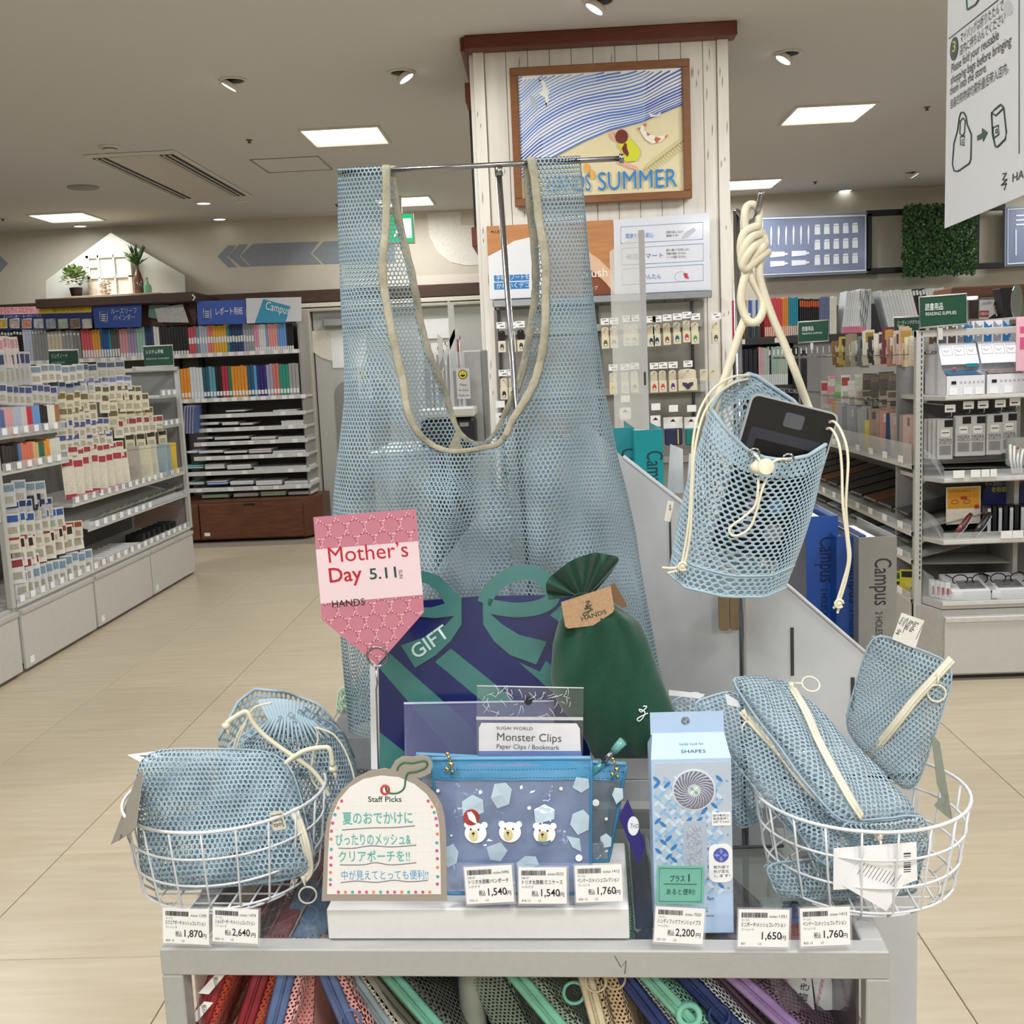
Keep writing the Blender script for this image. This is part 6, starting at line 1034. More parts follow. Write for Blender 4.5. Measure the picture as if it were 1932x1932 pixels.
def puller(parent, pos, m, r=.011, down=(0, 0, -1), nrm=(0, -1, 0), wire=.0013):
    d = Vector(down).normalized(); n = Vector(nrm).normalized(); s = d.cross(n).normalized(); p = Vector(pos)
    z = OW('zip_slider', MB().tube([p - d * .004, p, p + d * .005], [.0022, .0036, .0026], 8, flat=.6, up=tuple(n)).tube([p + d * .002 + n * .003, p + d * .012 + n * .003], .0014, 6), m, parent)
    c = p + d * (.012 + r) + n * .003
    o = O('pull_ring', MB().tube([c + (d * cos(a) + s * sin(a)) * r for a in [2 * pi * k / 22 for k in range(22)]], wire, 7, closed=True), m, z); return z
def mpouch(name, lab, group, quad, Yq, bulge, pitch=.0075, m=NET2, zip_=None, zm=ZIPM, zt_=CREAM, pull=None, p=.45, wr=.002, seed=0., back=.5, mid=0., hole=.68, cat='pouch', pulld=(.2, 0, -1), seam=True, ex=6., lining=False):
    ps = [P(a, b, Y) for (a, b), Y in zip(quad, Yq)]; c = sum(ps, Vector()) / 4
    t = T(name, lab, cat, c, 0, group)
    fn, Wd, Hd, n = patch(*ps, bulge, p, wr, seed, mid, ex)
    kp = lambda cu, cv_, X: np.abs(2 * cu / Wd - 1) ** ex + np.abs(2 * cv_ / Hd - 1) ** ex < .985
    W2(t, hexnet('front_net', fn, 0, Wd, 0, Hd, pitch, m, t, kp, hole=hole, relief=.0006, flip=1 if n @ np.cross(np.array(ps[1] - ps[0]), np.array(ps[3] - ps[0])) < 0 else -1))
    fb, _, _, _ = patch(*ps, -bulge * back, p, wr, seed + 1, 0., ex)
    W2(t, hexnet('back_net', fb, 0, Wd, 0, Hd, pitch, m, t, kp, hole=hole, relief=.0006))
    if lining: 
        fm, _, _, _ = patch(*ps, bulge * .2, p, wr * 2, seed + 2, 0., ex); W2(t, hexnet('lining_net', fm, 0, Wd, 0, Hd, pitch * .9, m, t, kp, hole=.6, relief=.0005))
    if seam:
        ring = []
        for k in range(60):
            an = 2 * pi * k / 60; c_, s_ = cos(an), sin(an); rr = (abs(c_) ** ex + abs(s_) ** ex) ** (-1 / ex) * .995; ring.append(((.5 + .5 * rr * c_) * Wd, (.5 + .5 * rr * s_) * Hd))
        pts = fn(np.array([a for a, b in ring]), np.array([b for a, b in ring])); OW('seam', MB().tube([tuple(q) for q in pts], .0016, 6, closed=True, flat=.7, up=tuple(n)), m, t)
    if zip_:
        pts = []
        for (a, b) in zip_: pts.append(onsurf(fn, Wd, Hd, a, b) + Vector(n) * .004)
        sp = smooth(pts, 5)
        z = OW('zipper_tape', MB().tube(sp, .0062, 8, flat=.16, up=tuple(n)), zt_, t)
        mb = MB(); mb.tube([q + Vector(n) * .0013 for q in sp], .0018, 6, flat=.6, up=tuple(n)); O('zipper_teeth', mb, zm, z)
        if pull is not None:
            k = int(pull * (len(sp) - 1)); puller(t, sp[k] + Vector(n) * .002, zm, down=pulld, nrm=tuple(n))
    return t
# ------------------------------------------------------------------ wire baskets
WIRE = mat('#dcdee0', .35, noise=.01)
def wire_basket(cx, cy, z0, H, Rt, Rb, lab):
    t = T('wire_basket', lab, 'basket', (cx, cy, z0), CYAW)
    R = lambda f: Rb + (Rt - Rb) * f ** .7
    for k, f in enumerate((1, .70, .40, .12)):
        O('ring_wire', MB().tube([(R(f) * cos(a), R(f) * sin(a), H * f) for a in [2 * pi * j / 48 for j in range(48)]], .0022 if k == 0 else .0016, 7, closed=True), WIRE, t)
    N = 20
    for j in range(N):
        a = 2 * pi * (j + .35) / N; O('upright_wire', MB().tube([(R(f) * cos(a), R(f) * sin(a), H * f) for f in (1, .7, .4, .12)] + [((Rb - .012) * cos(a), (Rb - .012) * sin(a), .0015)], .0015, 6), WIRE, t)
    O('ring_wire', MB().tube([((Rb - .012) * cos(a), (Rb - .012) * sin(a), .0015) for a in [2 * pi * j / 40 for j in range(40)]], .0015, 6, closed=True), WIRE, t)
    for j in range(-3, 4):
        y = j * .025; l = sqrt(max(0, (Rb - .012) ** 2 - y * y)); O('base_wire', MB().tube([(-l, y, .0015), (l, y, .0015)], .0014, 6), WIRE, t); O('base_wire', MB().tube([(y, -l, .0035), (y, l, .0035)], .0014, 6), WIRE, t)
    return t
BL = (-.447, 1.335); BR = (.372, 1.285)
wire_basket(BL[0], BL[1], .757, .122, .131, .112, 'round white wire basket at the left end of the cart holding the square pouch')
wire_basket(BR[0], BR[1], .757, .122, .130, .108, 'round white wire basket at the right end of the cart full of pencil pouches')
# left basket: square pouch
cvb = lambda pts: [(200 + x / 4.025, 1270 + y / 4.025) for x, y in pts]
q = cvb([(235, 575), (1400, 590), (1640, 1560), (270, 1680)])
mpouch('square_pouch', 'square light blue mesh pouch slumped in the left wire basket', None, q, (1.36, 1.36, 1.27, 1.27), .045, .0064, zip_=cvb([(1430, 1030), (1490, 1200), (1530, 1350), (1545, 1500), (1500, 1570)]), p=.4, wr=.004, back=.9, mid=.5, hole=.68, pull=.98, pulld=(.2, 0, -1), ex=5., lining=True)
t = T('woven_label', 'cream woven brand label sewn to the square pouch, upside down', 'label', (0, 0, 0)); M = frame(P(512, 1532, 1.243), P(535, 1527, 1.243), P(517, 1568, 1.243)); t.matrix_basis = M
W = .0165; O('tape', MB().box(0, W, 0, .0006, 0, .024), CREAM, t)
text(t, 'Soda', W * .9, .009, .008, INK, rot=pi, width=.013); text(t, 'float', W * .9, .0155, .008, INK, rot=pi, width=.011); O('print_line', MB().box(.001, W - .001, -.0005, 0, .0195, .0202), INK, t)
# left basket: drawstring pouch behind
def rev(pxy): return [P(a, b, Y) for a, b, Y in pxy]
t = T('drawstring_pouch', 'blue mesh drawstring pouch with cream cords standing behind the square pouch', 'pouch', P(540, 1450, 1.43), 0)
tx = np.array([-1, -.6, -.2, .3, .7, 1]); 
def dfn(u, v):
    th = u / .092; s = np.cos(th); f = np.sin(th); tt = v / .17
    cx = 538 + (1 - tt) * 0; hw = np.interp(tt, [0, .3, .6, .85, 1], [118, 132, 130, 105, 40]); yy = np.interp(tt, [0, 1], [1600, 1352])
    X = np.array([0, 0, 0.]); px_ = 548 + hw * s + tt * -10; py_ = yy - 14 * s * tt
    dep = np.interp(tt, [0, .6, 1], [.05, .045, .018]); Y = 1.42 + dep * f + .003 * np.sin(th * 11) * np.clip(tt * 3 - 1.6, 0, 1)
    D = np.array(AF)[None] + np.array(AR)[None] * ((px_ - 966) / F_PX)[:, None] - np.array(AU)[None] * ((py_ - 966) / F_PX)[:, None]
    o = np.array(CAM)[None] + D * (Y / D[:, 1])[:, None]
    o[:, 2] += .004 * np.sin(th * 13) * np.clip(tt * 4 - 3, 0, 1)
    return o
W2(t, hexnet('net_body', dfn, 0, .092 * 2 * pi, 0, .17, .006, NET2, t, hole=.66))
# flared collar standing up behind the gathered neck
def cfn(u, v):
    s = u / .16 * 2 - 1; tt = v / .075; px_ = 540 + 128 * s; top = np.interp(s, [-1, -.7, -.45, 0, .5, .85, 1], [1395, 1322, 1300, 1306, 1330, 1385, 1430]); py_ = 1470 + (top - 1470) * tt
    Y = 1.47 + .012 * np.sin(8 * s) - .03 * s * s
    D = np.array(AF)[None] + np.array(AR)[None] * ((px_ - 966) / F_PX)[:, None] - np.array(AU)[None] * ((py_ - 966) / F_PX)[:, None]
    return np.array(CAM)[None] + D * (Y / D[:, 1])[:, None]
W2(t, hexnet('net_collar', cfn, 0, .16, 0, .075, .0057, NET2, t, hole=.62)); ce = cfn(np.linspace(0, .16, 30), np.full(30, .075)); OW('collar_hem', MB().tube([tuple(q) for q in ce], .0022, 6), NET2, t)
# gathers round the cord
mb = MB()
for k in range(16):
    s = -1 + 2 * k / 15; a = P(547 + 38 * s, 1352 + 6 * s * s, 1.405); tgt = P(548 + 75 * s, 1392 + 14 * (1 - s * s), 1.375); up_ = P(545 + 55 * s, 1330 - 8 * (1 - s * s) + 8 * s, 1.43)
    mb.tube([up_, a, tgt], [.0035, .0026, .0012], 6)
o = OW('gathered_neck', mb, NET2, t)
def cords(parent, paths, r, m=CORD, name='cord'):
    for pts in paths: OW(name, MB().tube(smooth([P(a, b, Y) for a, b, Y in pts], 6), r, 8), m, parent)
c4 = lambda pts, Y: [(200 + x / 4.025, 1270 + y / 4.025, Y) for x, y in pts]
cords(t, [c4([(915, 380), (1000, 320), (1070, 295), (1120, 380), (1200, 470), (1330, 570), (1450, 650), (1560, 730), (1640, 830), (1690, 930)], 1.35), c4([(1360, 690), (1420, 640), (1520, 585), (1640, 565), (1700, 580), (1720, 700)], 1.345)], .0033)
cords(t, [c4([(1260, 225), (1130, 260), (1080, 340), (1010, 450), (960, 590)], 1.36), c4([(1060, 380), (1020, 470), (985, 590)], 1.36), c4([(1590, 410), (1610, 500), (1570, 650), (1560, 800), (1620, 880), (1680, 930)], 1.36), c4([(1600, 415), (1720, 460), (1800, 560), (1860, 700), (1885, 800)], 1.355)], .0014, name='thin_cord')
for a, b in ((912, 400), (1725, 725)): q = P(200 + a / 4.025, 1270 + b / 4.025, 1.348); OW('cord_knot', MB().ball(tuple(q), .0062, 10, sz=.8).tube([q, q + Vector((.003, 0, -.014))], .0022, 6), CORD, t)
# hang tags on the left basket
t, M, W, H = card('hang_tag', 'kraft hang tag lettered MESH poking out left of the left basket', 'tag', (262, 1455), (268, 1456), (210, 1593), 1.3, mat('#8f8b80', .7), Ys=(1.31, 1.27, 1.29), poly=[(252, 1480), (262, 1456), (270, 1456), (256, 1560), (246, 1572), (209, 1593)])
text(t, 'MESH', *loc(M, 225, 1585), .011, INK, y=-.0008)
t, M, W, H = card('hang_tag', 'white barcode hang tag lying flat on top of the left basket rim', 'tag', (241, 1424), (296, 1417), (270, 1440), 1.37, PAPER, Ys=(1.40, 1.43, 1.36), poly=[(241, 1424), (296, 1417), (310, 1424), (300, 1432), (272, 1441)])
for k in range(6): x_, z_ = loc(M, 266 + k * 4, 1427); O('barcode', MB().box(x_, x_ + .0012, -.0005, 0, z_ - .004, z_ + .006), INK, t)

t, M, W, H = card('white_info_card', 'white card lettered POUCH half hidden behind the Staff Picks card', 'sign card', (640, 1392), (702, 1392), (640, 1500), 1.56, mat('#c9cbcd', .5)); text(t, 'POUCH', *loc(M, 652, 1459), .011, INK, y=-.001, width=.033); OW('foot', MB().box(*[P(640, 1500, 1.56).x + d for d in (0, .04)], 1.56, 1.60, .756, .76), SHELF, t) if False else None
mpouch('mesh_pouch', 'pale mint mesh pouch peeping out behind the lower left corner of the tote', None, [(640, 1300), (676, 1290), (690, 1350), (634, 1345)], (1.6, 1.6, 1.59, 1.59), .006, .0056, m=mat('#b9d8c2', .6))
# ------------------------------------------------------------------ gift board
GB = frame(P(715, 1131, 1.37), P(1180, 1122, 1.36), P(719, 1446, 1.33))
gift = T('gift_board', 'navy printed gift-box board with a teal ribbon bow lettered GIFT', 'display board', mw=GB); NAVY = mat('#0b1c58', .22, noise=.04, coat=.3); TEAL = mat('#38726d', .3, noise=.05, coat=.2)
g5 = lambda pts: L(GB, [(560 + x / 2.683, 900 + y / 2.683) for x, y in pts])
O('board', MB().prism(g5([(412, 905), (415, 640), (835, 610), (940, 602), (1530, 594), (1480, 1480), (420, 1480)]), 0, .006), NAVY, gift)
O('board_edge', MB().prism(g5([(368, 900), (413, 905), (420, 1480), (376, 1480)]), .0005, .0055), mat('#d9dcdd', .5), gift)
RIB = dict(stripe=[[(412, 960), (470, 890), (600, 1010), (860, 1240), (1010, 1480), (860, 1480)], [(700, 935), (780, 868), (1000, 1045), (1330, 1330), (1440, 1430), (1400, 1480), (1330, 1480), (1000, 1185)], [(1125, 938), (1230, 985), (1262, 930), (1330, 990), (1330, 1120)], [(418, 1290), (545, 1390), (640, 1480), (418, 1480)], [(1282, 700), (1345, 640), (1420, 700), (1345, 745)]],
           ribbon=[[(835, 612), (836, 745), (780, 830), (705, 900), (600, 965), (528, 852), (640, 812), (740, 762), (798, 702), (700, 715), (600, 702), (540, 690), (540, 640), (650, 662), (750, 642), (700, 570), (640, 520), (540, 540), (540, 470), (640, 474), (720, 500), (780, 560)], [(560, 745), (680, 780), (590, 812), (540, 800)],
                   [(940, 612), (995, 555), (1060, 490), (1150, 455), (1215, 462), (1270, 500), (1330, 600), (1330, 640), (1240, 660), (1130, 655), (1021, 638), (1290, 600), (1262, 548), (1190, 518), (1120, 528), (1060, 565), (1021, 636), (1100, 700), (982, 696), (1040, 745), (1130, 800), (1266, 832), (1212, 948), (1080, 900), (1000, 832), (944, 745)]])
for poly in RIB['stripe']: O('ribbon_stripe', MB().prism(g5(poly), -.0006, 0), TEAL, gift)
RY = -.0026
O('ribbon_bow', MB().prism(g5([(835, 612), (836, 745), (780, 830), (705, 900), (600, 965), (528, 852), (640, 812), (740, 762), (798, 702), (700, 714), (600, 704), (440, 690), (440, 635), (600, 660), (680, 660), (750, 640), (718, 585), (670, 545), (600, 520), (470, 560), (430, 520), (520, 478), (640, 474), (720, 500), (780, 560)]), RY, -.0006), TEAL, gift)
def band(pts, w0): return
mb = MB(); up_ = [(948, 640), (985, 570), (1060, 505), (1150, 482), (1230, 500), (1285, 560), (1290, 620), (1220, 660), (1120, 672), (1030, 664), (965, 650)]
sp_ = smooth([Vector((a, 0, b)) for a, b in g5(up_)], 6)
for k in range(len(sp_) - 1):
    d0 = (sp_[min(k + 1, len(sp_) - 1)] - sp_[max(k - 1, 0)]).normalized(); d1_ = (sp_[min(k + 2, len(sp_) - 1)] - sp_[k]).normalized(); w0 = .0095; n0 = Vector((-d0.z, 0, d0.x)) * w0; n1 = Vector((-d1_.z, 0, d1_.x)) * w0
    q = [sp_[k] - n0, sp_[k + 1] - n1, sp_[k + 1] + n1, sp_[k] + n0]; mb.add([(v.x, RY - .0002, v.z) for v in q] + [(v.x, -.0004, v.z) for v in q], [(0, 1, 2, 3), (7, 6, 5, 4), (0, 4, 5, 1), (3, 2, 6, 7)])
O('ribbon_bow', mb, TEAL, gift)
O('ribbon_bow', MB().prism(g5([(942, 620), (982, 660), (985, 696), (1040, 745), (1130, 800), (1266, 832), (1212, 948), (1080, 900), (1000, 832), (944, 745)]), RY, -.0006), TEAL, gift)
x_, z_ = loc(GB, 560 + 605 / 2.683, 900 + 925 / 2.683); text(gift, 'GIFT', x_, z_, .026, mat('#b9d2cf', .4, noise=0), y=-.0032, rot=-.60, width=.055, bold=.01)
# acrylic sheet leaning in front of the board
AC = frame(P(762, 1326, 1.305), P(1130, 1318, 1.30), P(764, 1450, 1.27)); t = T('acrylic_stand', 'clear acrylic sign stand in front of the navy gift board', 'stand', mw=AC)
O('pane', MB().prism(L(AC, [(762, 1326), (1045, 1322), (1048, 1450), (764, 1450)]), 0, .002), film('#8f95c0', .22, .05, .01), t); O('edge', MB().prism(L(AC, [(762, 1325), (1045, 1321), (1045, 1324), (762, 1329)]), -.0008, .0028), mat('#9fa6bd', .2, coat=.5), t)
# ------------------------------------------------------------------ green drawstring gift bag
GREEN = mat('#07442f', .8, noise=.12, scale=260, bump=.25, sheen=.25)
c5 = lambda x, y: (560 + x / 2.683, 900 + y / 2.683)
rows = [(600, 1405, 1500), (640, 1352, 1600), (690, 1345, 1680), (740, 1322, 1740), (850, 1295, 1790), (1000, 1285, 1840), (1100, 1300, 1878), (1180, 1345, 1912), (1260, 1420, 1950), (1340, 1465, 1990), (1400, 1490, 2010), (1425, 1510, 2000)]
gb = T('gift_pouch', 'dark green cloth drawstring gift pouch with a ruffled top and kraft tag', 'gift bag', P(1150, 1250, 1.28))
ry = np.array([r[0] for r in rows], float); rl = np.array([r[1] for r in rows], float); rr_ = np.array([r[2] for r in rows], float)
def gfn(u, v):
    y = ry[0] + (ry[-1] - ry[0]) * v; a = 2 * pi * u; l = np.interp(y, ry, rl); r = np.interp(y, ry, rr_); s = cos(a); x = (l + r) / 2 + (r - l) / 2 * s
    px, py = c5(x, y); fd = .0042 * sin(12 * s - 3 * v) * max(0, 1 - v * 1.9) ** .8 + .0035 * sin(4 * s + 7 * v) * v + .002 * sin(9 * s + 15 * v)
    d = .03 * (min(1, v * 5 + .25)) * (max(0, 1 - v ** 6)) ** .5 + .004
    return tuple(P(px, py, 1.27 - d * sin(a) * (1 if sin(a) > 0 else .6) - fd))
OW('body', MB().grid(gfn, 72, 44, wrapu=True), GREEN, gb)
rim = [(1275, 622), (1262, 570), (1270, 520), (1330, 466), (1400, 418), (1500, 384), (1560, 390), (1628, 410), (1600, 472), (1560, 525), (1500, 592)]
rs = smooth([Vector((a, b, 0)) for a, b in rim], 10); nr = len(rs)
def rfn(u, v):
    k = u * (nr - 1); i = min(nr - 2, int(k)); q = rs[i].lerp(rs[i + 1], k - i); cx, cy = 1405 + 90 * u, 604; x = cx + (q.x - cx) * v; y = cy + (q.y - cy) * v
    px, py = c5(x, y); return tuple(P(px, py, 1.262 - .009 * sin(40 * u + 1.5) * (v * .7 + .2) - .012 * v * sin(pi * u)))
OW('ruffle', MB().grid(rfn, 90, 16), GREEN, gb)
OW('neck_cord', MB().tube([P(*c5(1405 + 95 * k / 8, 602 - 10 * sin(pi * k / 8)), 1.262 - .008 * sin(pi * k / 8)) for k in range(9)], .002, 8), GREEN, gb)
TM = frame(P(*c5(1338, 634), 1.232), P(*c5(1590, 552), 1.236), P(*c5(1352, 740), 1.232))
KR = mat('#bd9a78', .85, noise=.12, scale=260)
o = O('kraft_tag', MB().prism(L(TM, [c5(*p) for p in ((1338, 634), (1590, 552), (1607, 668), (1600, 685), (1500, 752), (1372, 767), (1358, 755))]), 0, .0008), KR, gb, mw=TM)
o2 = O('kraft_tag', MB().prism(L(TM, [c5(*p) for p in ((1592, 550), (1612, 540), (1678, 660), (1650, 670), (1607, 640))]), .006, .0068), mat('#7c5f45', .85, noise=.1), gb, mw=TM)
def squig(par, M, pts, r, m, y=-.001):
    return O('logo', MB().tube([Vector((a, y, b)) for a, b in [(q.x, q.z) for q in smooth([Vector((p[0], 0, p[1])) for p in L(M, pts)], 5)]], r, 5), m, par)
GI = mat('#25483c', .6)
squig(o, TM, [c5(*p) for p in ((1462, 632), (1482, 626), (1462, 655), (1492, 645), (1455, 668), (1490, 662), (1462, 700), (1450, 690), (1500, 668))], .0005, GI)
x_, z_ = loc(TM, *c5(1438, 722)); text(o, 'HANDS', x_, z_ - .002, .0075, GI, y=-.0008, width=.031)
FM = frame(P(1200, 1320, 1.235), P(1240, 1318, 1.235), P(1200, 1370, 1.235)); o = squig(gb, FM, [(1213, 1332), (1220, 1333), (1210, 1343), (1206, 1338), (1216, 1342), (1214, 1352), (1206, 1360), (1203, 1355), (1222, 1345)], .0008, mat('#dfe6e0', .6)); o.matrix_basis = PM(gb).inverted() @ FM

# ------------------------------------------------------------------ Mother's Day card in a ring clip
t, MD, W, H = card('mothers_day_card', 'pink five-sided Mother’s Day card with a pale band held by a wire ring', 'sign card', (591, 976), (785, 960), (607, 1169), 1.19, mat('#c17b8b', .6, noise=.02), poly=[(591, 976), (785, 960), (800, 1155), (712, 1255), (607, 1169)])
O('pale_band', MB().prism(L(MD, [(596, 1037), (789, 1021), (798, 1122), (605, 1139)]), -.0004, 0), mat('#e6cfd5', .6, noise=.01), t)
RED = mat('#b3232f', .6, noise=0); DG = mat('#1d4b3a', .6, noise=0)
text(t, 'Mother’s', *loc(MD, 618, 1062), .026, RED, width=.092); text(t, 'Day', *loc(MD, 620, 1099), .024, RED, width=.038, bold=.012); text(t, '5.11', *loc(MD, 697, 1093), .018, DG, width=.031, bold=.012); text(t, 'SUN', *loc(MD, 752, 1075), .0062, DG, rot=pi / 2, width=.010)
text(t, 'HANDS', *loc(MD, 626, 1146), .0115, INK, width=.038)
PK = mat('#f0c6cf', .6, noise=0); PK2 = mat('#a34a62', .6, noise=0); pent = L(MD, [(593, 978), (783, 962), (798, 1155), (712, 1251), (609, 1168)]); band_ = L(MD, [(590, 1037), (792, 1020), (801, 1122), (602, 1140)])
mbs = [MB(), MB()]
for i in range(-1, 9):
    for j in range(-1, 14):
        cx = .0095 + (i + .5 * (j % 2)) * .0205; cz = H * 1.45 - .35 * H + .003 - j * .0158
        for k in range(16):
            a0, a1 = 2 * pi * k / 16, 2 * pi * (k + .6) / 16; r = .0095; q = [(cx + (r + d) * cos(a), cz + (r + d) * sin(a)) for d, a in ((-.0005, a0), (.0005, a0), (.0005, a1), (-.0005, a1))]
            if all(inpoly(np.array([a]), np.array([b]), pent)[0] for a, b in q) and not inpoly(np.array([q[0][0]]), np.array([q[0][1]]), band_)[0]:
                mbs[k % 16 < 6].add([(a, -.0004, b) for a, b in q], [(3, 2, 1, 0)])
for nm, mb_, mt in (('dashed_circles', mbs[0], PK), ('dashed_circles', mbs[1], PK2)): O(nm, mb_, mt, t)['kind'] = 'stuff'
t = T('ring_clip_stand', 'thin steel wire stand with a ring gripping the pink card tip', 'card clip', P(712, 1450, 1.19))
for off in (-.0022, .0022):
    c = P(712, 1238, 1.19); OW('ring', MB().tube([(c.x + .0118 * cos(a), 1.19 + off, c.z + .0118 * sin(a)) for a in [2 * pi * k / 28 for k in range(28)]], .0011, 7, closed=True), CHROME, t)
OW('stem', MB().tube([P(709, 1257, 1.19), P(712, 1290, 1.19), P(710, 1300, 1.19), P(714, 1450, 1.19), P(716, 1600, 1.19)], .0011, 7), CHROME, t)
b_ = P(716, 1600, 1.19); 
# white riser
RZ = frame(P(620, 1705, 1.166), P(1188, 1710, 1.150), P(620, 1772, 1.166)); rz0 = C(0, 0, 0)
rp = PZ(620, 1772, .757); re = PZ(1188, 1772, .757); rw = (re - rp).length; RM = Matrix.Translation(rp) @ Matrix.Rotation(atan2(re.y - rp.y, re.x - rp.x), 4, 'Z')
riser = O('display_riser', MB().bbox(0, rw, 0, .17, 0, .038, .0012), mat('#dcdbd9', .5, noise=.02, scale=90), mw=RM); tag(riser, 'low white block riser lying along the front of the cart', 'riser')
riser.name = 'display_riser'
RTOP = .757 + .038
def P_on(px, py, z): return PZ(px, py, z)
# ------------------------------------------------------------------ Staff Picks card
c6 = lambda x, y: (600 + x / 3.019, 1280 + y / 3.019)
SPY = 1.135
arch = [(20, 1268), (30, 1100), (38, 900), (52, 800), (85, 705), (140, 630), (210, 570), (290, 530), (380, 512), (410, 520), (440, 470), (480, 445), (540, 448), (590, 437), (635, 450), (652, 490), (640, 540), (590, 565), (562, 568), (620, 610), (670, 660), (705, 720), (722, 790), (730, 900), (735, 1268)]
inner = [(52, 1228), (58, 1000), (66, 860), (85, 770), (120, 690), (180, 620), (260, 572), (360, 553), (460, 562), (550, 602), (620, 660), (670, 740), (690, 830), (697, 1000), (700, 1228)]
t, SP, W, H = card('staff_picks_card', 'arched taupe-edged Staff Picks card with handwritten Japanese and coloured dots', 'sign card', c6(30, 560), c6(735, 558), c6(30, 1268), SPY, mat('#a59c92', .7, noise=.02), th=.0012, Ys=(SPY, SPY, SPY + .01), poly=[c6(*p) for p in arch])
O('white_sheet', MB().prism(L(SP, [c6(*p) for p in inner]), -.0004, 0), mat('#f1f0ef', .6, noise=.01), t)
gl = MB()
for k in range(15): a = loc(SP, *c6(60 + k * 44, 600)); gl.box(a[0], a[0] + .0002, -.0006, -.0004, loc(SP, *c6(60, 1225))[1], loc(SP, *c6(60, 700))[1])
for k in range(12): a = loc(SP, *c6(60, 720 + k * 44)); gl.box(loc(SP, *c6(70, 900))[0], loc(SP, *c6(690, 900))[0], -.0006, -.0004, a[1], a[1] + .0002)
O('grid_lines', gl, mat('#e2e4e6', .6, noise=0), t)
DOTS = [mat(c, .6, noise=.1) for c in ('#e45f86', '#ee9a68', '#6db4bd', '#db63a5')]
dp = [(135, 697), (115, 737), (97, 775), (84, 823), (77, 868), (75, 914), (76, 972), (75, 1020), (74, 1062), (72, 1104), (71, 1145), (71, 1173)] + [(628, 697), (650, 730), (662, 762), (672, 797), (678, 836), (680, 885), (677, 935), (677, 980), (680, 1025), (681, 1075), (682, 1128), (680, 1170)] + [(117 + 40 * k, 1216) for k in range(14)]
for k, (a, b) in enumerate(dp):
    x_, z_ = loc(SP, *c6(a, b)); O('dot', MB().prism(circ(x_, z_, .0019, 9, .0021), -.0007, -.0004), DOTS[k % 4], t)
HG = mat('#5fb7ad', .6, noise=0); HB = mat('#3fa0cf', .6, noise=0); GRL = mat('#6d6a72', .6, noise=0)
for s, a, b, wd, sz, mt in (('夏のおでかけに', 140, 825, .080, .017, HG), ('ぴったりのメッシュ&', 100, 945, .086, .016, HG), ('クリアポーチを!!', 115, 1040, .082, .0155, HG), ('中が見えてとっても便利!!', 132, 1142, .100, .0130, HB)):
    text(t, s, *loc(SP, *c6(a, b)), sz, mt, y=-.0007, width=wd, bold=.012 if mt is HG else 0, rot=-.01, name='handwriting')
for pts in ([(138, 862), (300, 850), (420, 848), (552, 838)], [(118, 965), (200, 966), (300, 952), (420, 958), (560, 948)], [(125, 1060), (250, 1060), (330, 1048), (420, 1060), (560, 1048)], [(130, 1162), (220, 1152), (330, 1160), (430, 1148), (520, 1156), (628, 1148)]):
    O('underline', MB().tube([Vector((q.x, -.0006, q.z)) for q in smooth([Vector((a, 0, b)) for a, b in L(SP, [c6(*p) for p in pts])], 5)], .0005, 5), GRL, t)
SG = mat('#2a6a48', .6, noise=0)
O('thread_drawing', MB().tube([Vector((q.x, -.0008, q.z)) for q in smooth([Vector((a, 0, b)) for a, b in L(SP, [c6(*p) for p in ((385, 618), (400, 648), (450, 652), (490, 625), (500, 570), (515, 538), (560, 530), (610, 510), (624, 485), (605, 468), (540, 480), (490, 478), (460, 500), (452, 522))])], 6)], .0010, 6), SG, t)
O('thread_drawing', MB().tube([Vector((a, -.001, b)) for a, b in L(SP, [c6(383 + 22 * cos(k * pi / 8), 632 + 25 * sin(k * pi / 8)) for k in range(16)])], .0013, 6, closed=True), mat('#c5433f', .6, noise=0), t)
text(t, 'Staff Picks', *loc(SP, *c6(285, 702)), .0095, mat('#2e4a3c', .6, noise=0), y=-.0006, width=.038, bold=.012)
# ------------------------------------------------------------------ price cards
JP = ['スクエアポーチ/メッシュコレクション', 'ショルダーポーチ/メッシュコレクション', 'トリオ水族館/ペンポーチ', 'トリオ水族館/ミニケース', 'ペンケース/メッシュコレクション', 'ハンディフックファンシェイプス', 'ミニポーチ/メッシュコレクション', 'ペンケース/メッシュコレクション']
TG = [((310, 1713), (397, 1717), (308, 1779), '1,870', '1290', 'マークス', 'クリームソーダ', '835 12', 'leftmost at the cart corner', 1.158), ((404, 1712), (490, 1717), (401, 1776), '2,640', '1474', 'マークス', 'クリームソーダ', '835 12', 'under the left basket', 1.152),
      ((878, 1637), (968, 1632), (881, 1706), '1,540', '0496', 'LABCLIP', 'シロクマ', '773 11', 'leftmost on the white riser', 1.142), ((979, 1637), (1070, 1637), (979, 1705), '1,540', '0533', 'LABCLIP', 'シロクマ', '818 12', 'middle one on the white riser', 1.139), ((1084, 1634), (1173, 1631), (1087, 1703), '1,760', '1412', 'マークス', 'クリームソーダ', '835 12', 'rightmost on the white riser', 1.136),
      ((1233, 1710), (1326, 1715), (1233, 1777), '2,200', '7020', 'ハンディファン', 'ペールブルー', '221 23', 'in front of the fan box', 1.122), ((1390, 1716), (1486, 1717), (1392, 1786), '1,650', '1351', 'マークス', 'クリームソーダ', '831', 'under the left side of the right basket', 1.118), ((1508, 1715), (1602, 1711), (1511, 1786), '1,760', '1412', 'マークス', 'クリームソーダ', '835 12', 'under the right basket, last at right', 1.114)]
